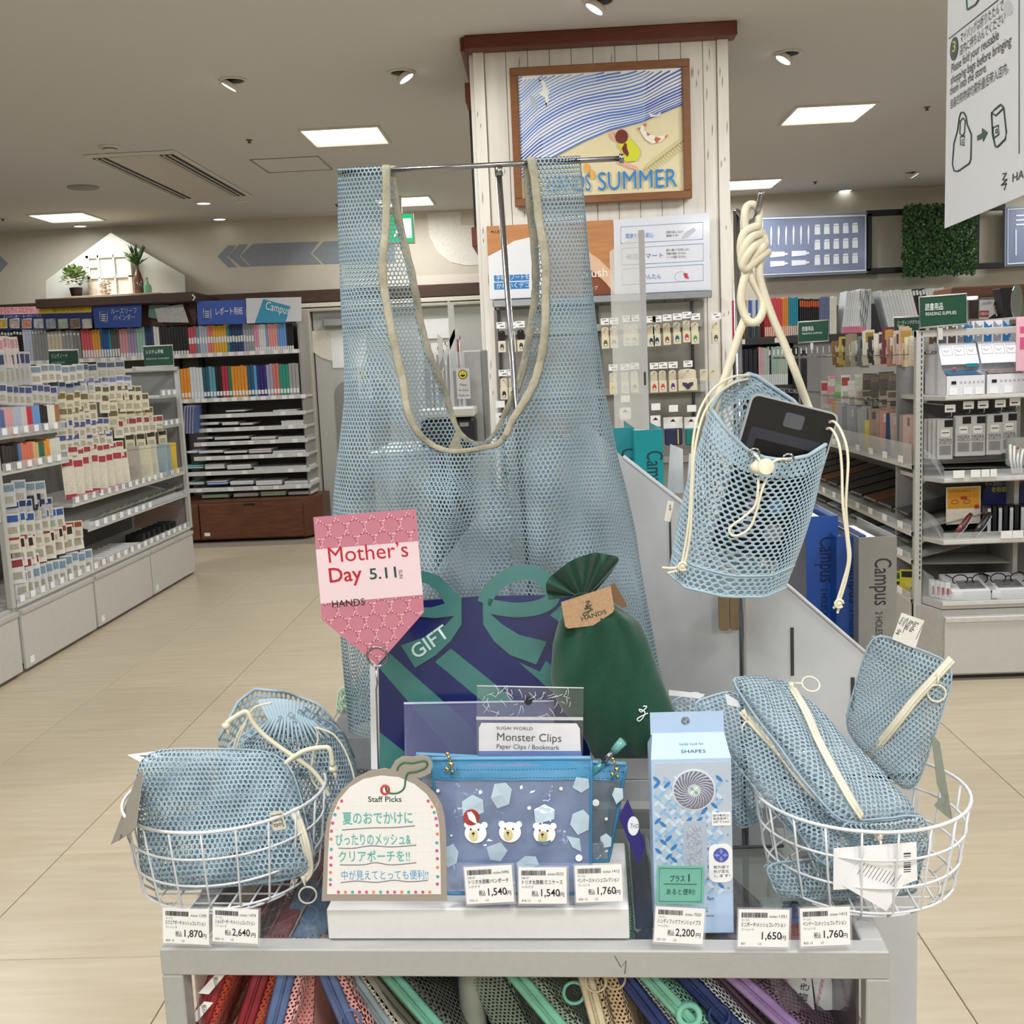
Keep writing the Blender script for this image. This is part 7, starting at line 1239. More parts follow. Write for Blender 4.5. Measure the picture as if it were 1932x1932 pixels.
for k, (a, b, c_, yen, num, mk, cl, lot, lab, Y) in enumerate(TG):
    t, M, W, H = card('price_card', 'white barcode price card reading %s yen, %s' % (yen, lab), 'price card', a, b, c_, Y, PAPER, th=.0005, group='barcode price cards along the front')
    O('clear_sleeve', MB().box(-.0015, W + .0025, .0006, .001, -.003, H + .002), film('#ffffff', .12, .1, .01), t)
    mb = MB(); x_ = W * .06; r2 = random.Random(k)
    while x_ < W * .56: bw = r2.choice((.0003, .0005, .0008)); mb.box(x_, x_ + bw, -.0004, 0, H * .79, H * .92); x_ += bw + r2.choice((.0003, .0005))
    O('barcode', mb, INK, t)
    text(t, '4550064' , W * .6, H * .79, .0034, INK, y=-.0003, width=W * .16); text(t, num, W * .78, H * .79, .005, INK, y=-.0003, width=W * .15)
    text(t, mk, W * .06, H * .69, .0032, INK, y=-.0003, width=W * .15); text(t, JP[k], W * .05, H * .55, .0060, INK, y=-.0003, width=W * (.88 if len(JP[k]) > 13 else .84), bold=.01); text(t, cl, W * .06, H * .44, .0034, INK, y=-.0003, width=W * .24)
    if yen != '1,650': text(t, '税込', W * .27, H * .22, .0075, INK, y=-.0003, width=W * .14, bold=.01)
    text(t, yen, W * .43, H * .21, .0125, INK, y=-.0003, width=W * .39, bold=.012); text(t, '円', W * .84, H * .2, .0062, INK, y=-.0003, bold=.01)
    text(t, lot, W * .06, H * .06, .0036, INK, y=-.0003); text(t, 'L2', W * .4, H * .06, .0036, INK, y=-.0003)
# ------------------------------------------------------------------ clear zip pouches with bears
BLUEV = mat('#3a7ca2', .5, noise=.04); VIN = film('#a9b9dc', .34, .05); VIN2 = film('#93a3b0', .28, .05); GOLD = mat('#d9c37a', .2, 1.)
def vinyl(nm, lab, quad, Yq, bulge, strip, vin, grp):
    ps = [P(a, b, Y) for (a, b), Y in zip(quad, Yq)]; c = sum(ps, Vector()) / 4; t = T(nm, lab, 'pouch', c, 0, grp)
    fn, Wd, Hd, n = patch(*ps, bulge, .4, .0022, 1.); f1 = lambda u, v: tuple(fn(np.array([u * Wd]), np.array([v * Hd]))[0])
    OW('front_sheet', MB().grid(f1, 40, 30), vin, t)
    fb, _, _, _ = patch(*ps, -bulge * .6, .4, .003, 3.); f2 = lambda u, v: tuple(fb(np.array([u * Wd]), np.array([v * Hd]))[0]); OW('back_sheet', MB().grid(f2, 24, 20), vin, t)
    def strp(v0, v1, off=.0012, m=20): return MB().grid(lambda u, v: tuple(Vector(f1(u, v0 + (v1 - v0) * v)) + Vector(n) * off), m, 4)
    OW('zip_band', strp(0, strip), BLUEV, t); OW('zip_band', MB().grid(lambda u, v: tuple(Vector(f2(u, strip * v)) - Vector(n) * .001), 20, 4), BLUEV, t)
    edge = [f1(0, k / 12) for k in range(13)] + [f1(k / 12, 1) for k in range(1, 13)] + [f1(1, 1 - k / 12) for k in range(1, 13)]; OW('piping', MB().tube(edge, .0022, 8), BLUEV, t)
    top = [Vector(ps[0]).lerp(ps[1], k / 20) + Vector((0, 0, .002)) for k in range(21)]; z = OW('zipper', MB().tube(top, .0026, 8), mat('#6fa8cc', .35, noise=.15, scale=1400), t)
    st_ = MB()
    for k in range(46):
        for vv in (strip * .42, strip * .86): a = Vector(f1((k + .2) / 46, vv)) + Vector(n) * .0016; b = Vector(f1((k + .75) / 46, vv)) + Vector(n) * .0016; st_.tube([a, b], .00035, 4)
    OW('stitching', st_, mat('#2f78a5', .6), t)['kind'] = 'stuff'
    return t, f1, n, ps
cc = lambda x, y: (600 + x / 3.019, 1280 + y / 3.019)
back, fb1, nb, psb = vinyl('clear_pencil_pouch', 'larger clear pouch with blue zip edge standing behind the bear pouch', [cc(560, 440), cc(1755, 495), cc(1655, 1040), cc(650, 1040)], (1.25, 1.235, 1.21, 1.21), .014, .16, VIN2, 'clear vinyl zip pouches')
frt, ff1, nf, psf = vinyl('clear_bear_pouch', 'clear blue vinyl zip pouch with three white bear faces', [cc(650, 468), cc(1555, 462), cc(1552, 1225), cc(715, 1225)], (1.205, 1.20, 1.165, 1.168), .016, .14, VIN, 'clear vinyl zip pouches')
def vloc(px, py, f, ps, n):
    Y = 1.17
    for _ in range(6):
        q = P(px, py, Y); A, B, C_, D = ps; s = max(0, min(1, (q - A).dot(B - A) / (B - A).length_squared)); tt = max(0, min(1, (q - A).dot(D - A) / (D - A).length_squared)); Y = f(s, tt)[1]
    return P(px, py, Y) 
def decal(t, f, ps, n, polys, m, off, name, r=None):
    mb = MB()
    for poly in polys:
        vs = [vloc(*cc(*p), f, ps, n) + Vector((0, -off, 0)) for p in poly]; c = sum(vs, Vector()) / len(vs); k = len(vs); mb.add(vs + [c + Vector((0, -.0003, 0))], [(i, (i + 1) % k, k) for i in range(k)])
    return OW(name, mb, m, t)
ICE = film('#cfe4ee', .62, .1); WB = mat('#f1f1ee', .5, noise=0); TAN = mat('#cbbf8c', .5, noise=0)
ices = [[(1005, 600), (1070, 592), (1104, 630), (1088, 715), (1022, 738), (985, 680)], [(1450, 770), (1510, 745), (1545, 780), (1540, 860), (1480, 890), (1436, 830)], [(1230, 745), (1290, 715), (1348, 745), (1345, 800), (1240, 830)], [(720, 965), (770, 940), (800, 985), (790, 1050), (740, 1075), (715, 1030)], [(1130, 1050), (1180, 1010), (1240, 1012), (1260, 1060), (1200, 1080), (1140, 1080)], [(820, 700), (880, 660), (940, 690), (945, 760), (880, 790), (825, 780)], [(1470, 560), (1540, 570), (1545, 620), (1500, 650), (1450, 620)], [(960, 960), (1040, 930), (1080, 980), (1040, 1040), (980, 1030)], [(1415, 895), (1490, 910), (1500, 985), (1450, 960)]]
for p in ices: decal(frt, ff1, psf, nf, [p], ICE, .0008, 'ice_print')
for p in ([(1690, 620), (1735, 625), (1738, 680), (1700, 715), (1675, 660)], [(1608, 900), (1640, 880), (1672, 905), (1668, 955), (1630, 962), (1605, 935)]): decal(back, fb1, psb, nb, [p], mat('#cfe0e6', .5), .001, 'ice_print')
for a, b, r_, tt, f_, ps_, n_ in ((683, 638, 10, frt, ff1, psf, nf), (1203, 736, 11, frt, ff1, psf, nf), (1384, 626, 10, frt, ff1, psf, nf), (1486, 1020, 20, frt, ff1, psf, nf), (760, 893, 6, frt, ff1, psf, nf), (1582, 706, 20, back, fb1, psb, nb), (1642, 798, 9, back, fb1, psb, nb), (1597, 961, 6, back, fb1, psb, nb)):
    decal(tt, f_, ps_, n_, [circ(a, b, r_, 12)], WB, .001, 'dot_print')
for k, (a, b) in enumerate(((898, 872), (1094, 868), (1290, 878))):
    h = decal(frt, ff1, psf, nf, [[(a + 62 * cos(t_), b + 58 * sin(t_) + 4) for t_ in [2 * pi * i / 24 for i in range(24)]], circ(a - 47, b - 42, 19, 12), circ(a + 50, b - 40, 19, 12)], WB, .0018, 'bear_face')
    for nm, ps2, m2, o2 in (('bear_muzzle', [circ(a - 10, b + 15, 27, 16, 32)], TAN, .0034), ('bear_eyes', [circ(a - 27, b - 20, 6, 8), circ(a + 17, b - 18, 6, 8)], INK, .0036), ('bear_nose', [circ(a - 12, b + 1, 9, 8, 6), [(a - 14, b + 2), (a - 10, b + 2), (a - 10, b + 18), (a - 14, b + 18)]], INK, .0044)):
        W2(frt, o2_) if False else decal(frt, ff1, psf, nf, ps2, m2, o2, nm)
decal(frt, ff1, psf, nf, [circ(874, 785, 46, 20)], mat('#a33a35', .4), .0030, 'beach_ball'); decal(frt, ff1, psf, nf, [[(850, 755), (875, 750), (895, 775), (908, 820), (890, 815), (862, 795)]], WB, .0038, 'beach_ball')
decal(frt, ff1, psf, nf, [[(1240, 912), (1262, 922), (1300, 918), (1326, 908), (1326, 924), (1300, 928), (1262, 932)]], mat('#4e82a6', .4), .0052, 'fish')
for a, b, tt in ((738, 430, frt), (1680, 460, back)):
    p = P(*cc(a, b), 1.19 if tt is frt else 1.215); OW('zip_charm', MB().ball(tuple(p), .0026, 8).tube([p, p + Vector((.003, -.002, -.008))], .0016, 7).ball(tuple(p + Vector((.004, -.002, -.012))), .0036, 8).ball(tuple(p + Vector((-.001, -.002, -.018))), .0032, 8).ball(tuple(p + Vector((.005, -.002, -.021))), .0022, 8), GOLD, tt)
t, M, W, H = card('hang_tag', 'dark violet hang tag on the clear pouch beside the fan box', 'tag', cc(1715, 790), cc(1770, 690), cc(1800, 1050), 1.18, mat('#3a2f78', .5), Ys=(1.18, 1.19, 1.18), poly=[cc(1715, 790), cc(1765, 688), cc(1865, 950), cc(1825, 1058)])
O('badge', MB().prism([loc(M, *cc(1795 + 32 * cos(k * pi / 8), 840 + 55 * sin(k * pi / 8))) for k in range(16)], -.0005, 0), PAPER, t); text(t, 'TriO', *loc(M, *cc(1775, 850)), .007, INK, y=-.0007, width=.012, rot=1.1)
# pen standing in the back pouch
a = P(*cc(1740, 355), 1.22); b = P(*cc(1590, 510), 1.225); t = T('pen', 'clear teal click pen poking out of the rear clear pouch', 'pen', b); dv = (a - b).normalized()
OW('barrel', MB().tube([b - dv * .03, b + dv * .012], .0042, 12), film('#5fb5b0', .5), t); OW('ferrule', MB().tube([b + dv * .012, b + dv * .018, b + dv * .03], [.0044, .0036, .0036], 12), CHROME, t); OW('clip', MB().tube([b + dv * .008 + Vector((0, -.005, .002)), b + dv * .028 + Vector((0, -.005, .002))], .0012, 6), CHROME, t); OW('cap', MB().tube([b + dv * .03, a], [.005, .0058], 12), film('#8fd0c8', .5), t)
# monster clips pack
t, M, W, H = card('paper_clip_pack', 'clear hanging packet of paper clips with a white printed header card', 'packet', (899, 1293), (1100, 1297), (899, 1450), 1.225, None, Ys=(1.225, 1.222, 1.215))
O('clear_film', MB().grid(lambda u, v: (W * u, -.002 * sin(3 * u * 3 + v * 4) - .001, H * v), 26, 20), film('#ffffff', .05, .03), t)
O('header_card', MB().prism(L(M, [(903, 1375), (908, 1365), (1088, 1366), (1094, 1376), (1097, 1450), (903, 1450)]), .003, .0036), mat('#ecebee', .5), t)
O('blue_band', MB().prism(L(M, [(903, 1418), (1097, 1418), (1097, 1450), (903, 1450)]), .0026, .003), mat('#5f80c0', .5), t)
O('hang_hole', MB().prism([loc(M, 997 + 8 * cos(k * pi / 7), 1321 + 8 * sin(k * pi / 7)) for k in range(14)], -.004, -.0035), INK, t)
O('seal_strip', MB().prism(L(M, [(899, 1351), (1100, 1352), (1100, 1358), (899, 1357)]), -.003, -.0026), film('#ffffff', .35), t)
text(t, 'SUGAI WORLD', *loc(M, 936, 1377), .0052, INK, y=.0024, width=.0435); text(t, 'Monster Clips', *loc(M, 936, 1398), .0135, BLACK, y=.0024, width=.077); text(t, 'Paper Clips / Bookmark', *loc(M, 936, 1413), .0078, INK, y=.0024, width=.075); text(t, 'Grrl', *loc(M, 1058, 1437), .009, PAPER, y=.0022, width=.017)
O('crinkle', MB().tube([(0, -.003, H), (W, -.003, H)], .0008, 6), film('#ffffff', .5), t)
mbc = MB(); r2 = random.Random(5)
for k in range(46): x_ = .006 + r2.random() * (W - .022); z_ = H * (.60 + .32 * r2.random()); a_ = r2.uniform(-1.3, 1.3) + pi / 2; l_ = r2.uniform(.004, .014); mbc.tube([(x_, -.0038, z_), (x_ + l_ * .5 * cos(a_) + .001, -.0042, z_ + l_ * .5 * sin(a_)), (x_ + l_ * cos(a_), -.0036, z_ + l_ * sin(a_))], .0003, 4)
O('film_creases', mbc, film('#ffffff', .65), t)['kind'] = 'stuff'
# ------------------------------------------------------------------ fan box
bl = PZ(1240, 1778, .757); FYAW = -.02; 
fb = T('fan_box', 'tall pale blue carton for a handheld fan with a round fan picture and hang tab', 'box', (bl.x, bl.y + .018, .757), FYAW)
tr_ = P(1385, 1430, bl.y + .02); FW = tr_.x - bl.x - .004; FH = P(1240, 1432, bl.y + .02).z - .757; BOXC = mat('#b4cdea', .4, noise=.02, coat=.15)
O('carton', MB().bbox(0, FW, 0, .055, 0, FH, .0008).bbox(.0, .0, 0, 0, 0, 0) if False else MB().bbox(0, FW, 0, .055, 0, FH, .0008), BOXC, fb)
O('sloped_top', MB().add([(0, 0, FH), (FW, 0, FH), (FW, .055, FH), (0, .055, FH), (.004, .026, FH + .022), (FW - .004, .026, FH + .022)], [(0, 1, 5, 4), (2, 3, 4, 5), (0, 4, 3), (1, 2, 5)]), BOXC, fb)
tab = rrect(.002, FW - .006, FH + .02, FH + .047, .001); tz = FH + .036; hole = circ(FW * .47, tz, .0052, 16)
n_ = 16; outp = [(FW * .47 + max(-1, min(1, 1.5 * cos(2 * pi * k / n_))) * (FW * .47 - .002 if cos(2 * pi * k / n_) < 0 else FW * .53 - .004), tz + max(-1, min(1, 1.5 * sin(2 * pi * k / n_))) * (.016 if sin(2 * pi * k / n_) < 0 else .011)) for k in range(n_)]
mb = MB(); mb.add([(a, .026, b) for a, b in hole] + [(a, .026, b) for a, b in outp] + [(a, .0268, b) for a, b in hole] + [(a, .0268, b) for a, b in outp], [(k, (k + 1) % n_, n_ + (k + 1) % n_, n_ + k) for k in range(n_)] + [(k + 2 * n_, k + 3 * n_, 2 * n_ + n_ + (k + 1) % n_, 2 * n_ + (k + 1) % n_) for k in range(n_)])
O('hang_tab', mb, BOXC, fb)
ul = lambda px, py: loc(Matrix.Translation(fb.location) @ Matrix.Rotation(FYAW, 4, 'Z'), px, py)
text(fb, 'handy hook fan', FW * .37, FH + .012, .0042, mat('#3a5266', .5, noise=0), y=.0125, width=FW * .3); text(fb, 'SHAPES', FW * .38, FH + .005, .0060, mat('#24405c', .5, noise=0), y=.0055, width=FW * .31)
x0, z0 = ul(1238, 1680); x1, z1 = ul(1384, 1432); x0 = max(x0, .002); x1 = FW - .001
O('printed_panel', MB().box(x0 + .002, x1, -.0003, 0, FH * .235, FH - .004), mat('#b9c6d3', .4, noise=.02), fb)
PB = [mat(c, .4, noise=0) for c in ('#3f7fc0', '#8db9e2', '#c6dbee', '#8ea3cf')]; mbs = [MB() for _ in PB]; r2 = random.Random(3)
for i in range(8):
    for j in range(13):
        cx = x0 + .007 + i * .0118 + (j % 2) * .0059; cz = FH * .235 + .006 + j * .0108
        if cx > x1 - .004 or cz > FH - .008: continue
        for q in range(2):
            an = pi / 4 + (pi / 2) * q + (0 if (i + j) % 2 else 0); lx, lz = cos(an), sin(an); ox, oz = cx + lx * .0045 * (1 if q else -1), cz + lz * .0045 * (1 if q else -1)
            poly = [(ox + lx * a * .0058 - lz * b * .0024, oz + lz * a * .0058 + lx * b * .0024) for a, b in ((-1, 0), (-.4, .8), (.4, .8), (1, 0), (.4, -.8), (-.4, -.8))]
            if max(p[0] for p in poly) < x1: mbs[r2.randrange(3)].prism(poly, -.0006, -.0003)
        if (i + j) % 3 == 0: mbs[3].prism(circ(cx + .0055, cz, .0016, 6), -.0006, -.0003)
for mb_, mt in zip(mbs, PB): O('leaf_pattern', mb_, mt, fb)['kind'] = 'stuff'
fx, fz = ul(1309, 1490); FR = .0245
FG = mat('#9aa0b2', .35, noise=.05); FL = mat('#d9dde6', .4, noise=0)
O('fan_picture', MB().prism(circ(fx, fz, FR, 36), -.0012, -.0003), FL, fb); O('fan_picture', MB().prism(circ(fx, fz, FR * .93, 36), -.0016, -.0012), mat('#85879a', .4, noise=.15, scale=300), fb)
for k in range(26):
    a = 2 * pi * k / 26; O('fan_rib', MB().tube([(fx + FR * r_ * cos(a + 1.1 * (1 - r_)), -.0019, fz + FR * r_ * sin(a + 1.1 * (1 - r_))) for r_ in (.28, .45, .65, .92)], .00042, 4), FL, fb)
O('fan_hub', MB().prism(circ(fx, fz, FR * .3, 20), -.0024, -.0015), mat('#c9d4d6', .4), fb)
for k in range(4): a = pi / 4 + k * pi / 2; O('hub_petal', MB().prism([(fx + FR * .26 * cos(a + b) * c, fz + FR * .26 * sin(a + b) * c) for b, c in ((0, .1), (.45, .6), (0, 1), (-.45, .6))], -.0027, -.0024), mat('#7fa3b8', .4, noise=0) if k % 2 else mat('#e2ecd9', .4, noise=0), fb)
hx0, hz0 = ul(1291, 1660); hx1, hz1 = ul(1333, 1548)
O('fan_handle', MB().prism(rrect(hx0, hx1, hz0, hz1, .004), -.001, -.0003), mat('#b4bfd0', .4), fb); O('fan_handle', MB().prism(rrect(hx0 + .004, hx1 - .006, hz0 + .003, hz1 - .006, .003), -.0013, -.001), mat('#c9cfc9', .4, noise=.2, scale=500, col2='#7f8db8'), fb)
def call(px0, py0, px1, py1, r, m=PAPER, name='callout', o=-.0016): a, b = ul(px0, py1); c, d = ul(px1, py0); return O(name, MB().prism(rrect(a, c, b, d, r), o, -.0006), m, fb), a, b, c - a, d - b
_, a, b, w_, h = call(1343, 1532, 1378, 1557, .0008); 
for k, s in enumerate(('誤作動防止', '電源長押し', '2秒でON!')): text(fb, s, a + .001, b + h - .0042 - k * .0039, .0032, INK, y=-.0019, width=w_ * .88)
_, a, b, w_, h = call(1338, 1592, 1381, 1664, .008)
xx, zz = ul(1360, 1612); O('badge', MB().prism(circ(xx, zz, .0088, 22), -.002, -.0016), mat('#5360b0', .4, noise=0), fb)
for k in range(4): an = k * pi / 2; O('badge_petal', MB().prism([(xx + .0085 * c * cos(an + b_), zz + .0085 * c * sin(an + b_)) for b_, c in ((0, .15), (.4, .6), (0, .95), (-.4, .6))], -.0022, -.002), mat('#8d98d8', .4, noise=0), fb)
for k, s in enumerate(('紫外線で', '色が変化', 'します!')): text(fb, s, a + w_ * .18, ul(1350, 1637)[1] - k * .0053, .0042, INK, y=-.0019, width=w_ * .66)
text(fb, 'fan', *ul(1334, 1698), .0070, mat('#2f4a63', .5, noise=0)); text(fb, 'SHAPES', *ul(1290, 1721), .0085, mat('#24405c', .5, noise=0)); text(fb, 'air volume', *ul(1322, 1729), .0035, mat('#24405c', .5, noise=0))
t, M, W, H = card('promo_card', 'small teal card reading プラス1 taped above the fan price card', 'sign card', (1238, 1633), (1328, 1634), (1238, 1705), 1.117, mat('#73b5a6', .6, noise=.03), th=.0006)
O('border_line', MB().tube([(.003, -.0004, .003), (W - .003, -.0004, .003), (W - .003, -.0004, H - .003), (.003, -.0004, H - .003)], .0003, 4, closed=True), DG, t); O('divider_line', MB().box(.008, W - .008, -.0006, 0, H * .52, H * .53), DG, t)
text(t, 'プラス', W * .27, H * .6, .0085, DG, width=W * .31, bold=.01); text(t, '1', W * .62, H * .6, .0125, DG, bold=.012); text(t, 'あると便利!', W * .2, H * .26, .0078, DG, width=W * .6)

# ------------------------------------------------------------------ right basket pouches
c7 = lambda pts: [(1180 + x / 2.927, 1140 + y / 2.927) for x, y in pts]
mpouch('pencil_pouch', 'light blue mesh pencil pouch lying across the top of the right basket', 'mesh pencil pouches in the right basket', c7([(545, 405), (860, 425), (1650, 1180), (1170, 1230)]), (1.31, 1.33, 1.24, 1.19), .022, .0057, zip_=c7([(905, 455), (985, 590), (1060, 760), (1150, 930), (1240, 1090), (1300, 1185)]), pull=.02, pulld=(1, .0, -.1), p=.45, wr=.003, hole=.66)
mpouch('pencil_pouch', 'light blue mesh pencil pouch wedged under the top one, left side', 'mesh pencil pouches in the right basket', c7([(345, 550), (600, 470), (1200, 1150), (960, 1330)]), (1.32, 1.33, 1.25, 1.23), .02, .0057, zip_=c7([(640, 590), (740, 700), (860, 830), (960, 960), (1080, 1090)]), seed=2, pull=.05, pulld=(.3, 0, -1))
mpouch('pencil_pouch', 'light blue mesh pencil pouch standing upright at the right of the right basket', 'mesh pencil pouches in the right basket', c7([(1360, 140), (1835, 330), (1590, 1075), (1195, 690)]), (1.36, 1.34, 1.33, 1.36), .016, .0057, zip_=c7([(1800, 300), (1700, 410), (1590, 530), (1480, 670), (1340, 840)]), pull=.24, pulld=(-.1, 0, -1), seed=4)
mpouch('pencil_pouch', 'light blue mesh pencil pouch buried in the middle of the right basket', 'mesh pencil pouches in the right basket', c7([(800, 1060), (960, 1060), (1560, 1330), (1100, 1480)]), (1.24, 1.28, 1.26, 1.2), .016, .0057, seed=5)
mpouch('pencil_pouch', 'light blue mesh pencil pouch hanging over the front of the pile in the right basket', 'mesh pencil pouches in the right basket', c7([(1170, 1200), (1650, 1150), (1680, 1400), (1300, 1420)]), (1.195, 1.22, 1.25, 1.22), .012, .0057, seed=6, zip_=c7([(1385, 1245), (1388, 1270), (1390, 1290)]), pull=.5, pulld=(.05, 0, -1))
mpouch('mini_pouch', 'small light blue mesh pouch at the bottom left of the right basket', 'mesh pencil pouches in the right basket', c7([(760, 1430), (1250, 1380), (1300, 1640), (840, 1620)]), (1.22, 1.26, 1.24, 1.22), .012, .0057, seed=7, cat='pouch')
mpouch('pencil_pouch', 'light blue mesh pencil pouch at the left back of the right basket', 'mesh pencil pouches in the right basket', c7([(230, 540), (420, 470), (780, 1180), (620, 1250)]), (1.38, 1.38, 1.33, 1.32), .014, .0057, seed=8)
mpouch('mini_pouch', 'small light blue mesh pouch peeping out at the lower right of the right basket', 'mesh pencil pouches in the right basket', c7([(1450, 1350), (1650, 1330), (1600, 1590), (1480, 1620)]), (1.28, 1.3, 1.28, 1.26), .01, .0057, seed=9)
def label_tag(lab, M, W, tx, rot=0): pass
t, M, W, H = card('woven_label', 'white woven label with black lettering on top of the upright pouch', 'label', (1697, 1157), (1743, 1170), (1684, 1190), 1.345, mat('#e8e6de', .7), poly=[(1701, 1156), (1744, 1171), (1727, 1224), (1683, 1206)])
FLm = Matrix.Translation(P(1744, 1171, 1.343))
for s, a, b, sz, wd in (('Soda', 1727, 1171, .0085, .0155), ('float', 1717, 1169, .0085, .0140), ('TODAY’S', 1709, 1165, .0045, .0115), ('FLAVOR', 1703, 1163, .0045, .0105), ('04', 1695, 1186, .007, .007)):
    text(t, s, *loc(M, a, b), sz, INK, width=wd, rot=pi / 2 + .26, y=-.0005)
for a, b, c_, d_ in ((1741, 1178, 1728, 1206), (1714, 1166, 1703, 1194)): p0 = loc(M, a, b); p1 = loc(M, c_, d_); O('print_line', MB().tube([(p0[0], -.0003, p0[1]), (p1[0], -.0003, p1[1])], .0003, 4), INK, t)
t, M, W, H = card('hang_tag', 'white printed care tag with barcode behind the wires of the right basket', 'tag', (1573, 1600), (1728, 1590), (1573, 1675), 1.172, PAPER, poly=[(1573, 1601), (1729, 1589), (1731, 1660), (1700, 1672), (1572, 1679)])
o2 = O('sheet', MB().prism(L(M, [(1600, 1650), (1640, 1600), (1712, 1655), (1672, 1718), (1590, 1670)]), -.0016, -.001), PAPER, t)
for k in range(11):
    a = loc(M, 1617 + 7.6 * k * .9, 1648 - 4 * k * .2 + k * 3); O('printed_line', MB().tube([(a[0], -.0018, a[1]), (a[0] + .009, -.0018, a[1] + .013)], .0003, 4), DARK, t)
for k in range(9): a = loc(M, 1705, 1612 + k * 4.2); O('barcode', MB().box(a[0], a[0] + .008, -.0004, 0, a[1], a[1] + (.0008 if k % 3 else .0016)), INK, t)
for nm, q, Y, lab in (('hang_tag', [(1757, 1385), (1773, 1400), (1797, 1545), (1788, 1530), (1768, 1480)], 1.30, 'grey green hang tag outside the right edge of the right basket'), ('hang_tag', [(1368, 1308), (1392, 1322), (1398, 1335), (1372, 1330)], 1.30, 'white folded tag tucked under the corner of the top pencil pouch'), ('hang_tag', [(1262, 1302), (1330, 1310), (1322, 1318), (1262, 1312)], 1.35, 'white brand tag lying behind the fan box'), ('hang_tag', [(1762, 1520), (1780, 1500), (1797, 1548), (1785, 1540)], 1.29, 'small grey tag hanging lowest at the right basket edge')):
    M = frame(P(*q[0], Y), P(q[0][0] + 30, q[0][1], Y), P(q[0][0], q[0][1] + 30, Y)); t = T(nm, lab, 'tag', mw=M); O('card', MB().prism(L(M, q), 0, .0008), mat('#8c9284', .7) if 'grey' in lab else PAPER, t)

# ------------------------------------------------------------------ hook pole and hanging drawstring bag
YH = 1.42; pz1 = P(1399, 398, YH); pz0 = P(1402, 1280, YH)
t = T('hook_stand', 'chrome pole stand with an upturned hook holding the corded mesh bag', 'stand', (pz0.x, YH, .757))
OW('pole', MB().tube([(pz0.x, YH, .76), (pz0.x, YH, pz1.z)], .0048, 12), CHROME, t)
OW('hook', MB().tube(smooth([Vector((pz0.x, YH, pz1.z - .01)), Vector((pz0.x + .001, YH, pz1.z)), P(1408, 418, YH - .03), P(1424, 412, YH - .06), P(1430, 398, YH - .075), P(1437, 362, YH - .085)], 5), .0035, 10), CHROME, t)
OW('base_plate', MB().bbox(pz0.x - .045, pz0.x + .045, YH - .045, YH + .045, .757, .762, .002), CHROME, t)
YB = 1.31
bagd = T('hanging_drawstring_bag', 'pale blue mesh drawstring bag with cream cords hanging from the hook pole', 'bag', P(1420, 760, YB))
tf = ([-1, -.72, -.35, 0, .3, .65, 1], [1342, 1372, 1410, 1448, 1484, 1525, 1559], [772, 812, 850, 866, 868, 860, 838]); tb = ([-1, -.7, -.4, -.15, .1, .5, 1], [1342, 1362, 1390, 1416, 1445, 1500, 1559], [772, 738, 718, 702, 722, 758, 838])
bf = ([-1, -.6, 0, .6, 1], [1262, 1292, 1368, 1442, 1482], [1082, 1108, 1126, 1126, 1108]); bb = ([-1, 0, 1], [1262, 1372, 1482], [1082, 1088, 1100])
PERI = .34; HB_ = .185
def bfn(u, v, rad=1.):
    th = u / PERI * 2 * pi; s = np.cos(th); f = np.sin(th); v = np.clip(v / HB_, 0, 1); sg = np.sign(s) * np.abs(s) ** .8
    fr = f <= 0; TX = np.where(fr, np.interp(sg, tf[0], tf[1]), np.interp(sg, tb[0], tb[1])); TY = np.where(fr, np.interp(sg, tf[0], tf[2]), np.interp(sg, tb[0], tb[2]))
    BX = np.where(fr, np.interp(sg, bf[0], bf[1]), np.interp(sg, bb[0], bb[1])); BY = np.where(fr, np.interp(sg, bf[0], bf[2]), np.interp(sg, bb[0], bb[2]))
    bul = 10 * np.sin(pi * v) * sg; px = BX + (TX - BX) * v + bul; py = BY + (TY - BY) * v
    Y = YB + f * .036 * (1 - .25 * v) + .002 * np.sin(3 * th + 6 * v)
    D = np.array(AF)[None] + np.array(AR)[None] * ((px - 966) / F_PX)[:, None] - np.array(AU)[None] * ((py - 966) / F_PX)[:, None]
    return np.array(CAM)[None] + D * (Y / D[:, 1])[:, None]
NP_ = PERI / 60
W2(bagd, hexnet('net_body', bfn, 0, PERI, 0, HB_, NP_, NET2, bagd, hole=.64, relief=.0006))
th = np.linspace(0, PERI, 60); 
OW('rim_hem', MB().tube([tuple(q) for q in bfn(th, np.full(60, HB_))], .0026, 7), NET2, bagd)
rimband = lambda u, v: bfn(u, HB_ - .022 + v) + np.array([0, -.0025, 0]); W2(bagd, hexnet('rim_band', lambda u, v: (lambda X, c: X + (X - c) * .02)(bfn(u, HB_ - .024 + v), np.array(P(1450, 800, YB))), 0, PERI, 0, .024, PERI / 60, NET2, bagd, hole=.6, relief=.0005))
OW('seam', MB().tube([tuple(q) for q in bfn(np.linspace(PERI * .5, PERI, 40), np.full(40, .028))], .0014, 6), NET2, bagd)
bfl = bfn(np.linspace(0, PERI, 60), np.zeros(60)); OW('bottom_hem', MB().tube([tuple(q) for q in bfl], .0018, 6), NET2, bagd)
def basefn(u, v): X0 = bfn(PERI - u, u * 0); X1 = bfn(u, u * 0); t_ = np.clip(v / .07, 0, 1)[:, None]; return X0 * (1 - t_) + X1 * t_
W2(bagd, hexnet('net_base', basefn, 0, PERI / 2, 0, .07, .0056, NET2, bagd, hole=.64))
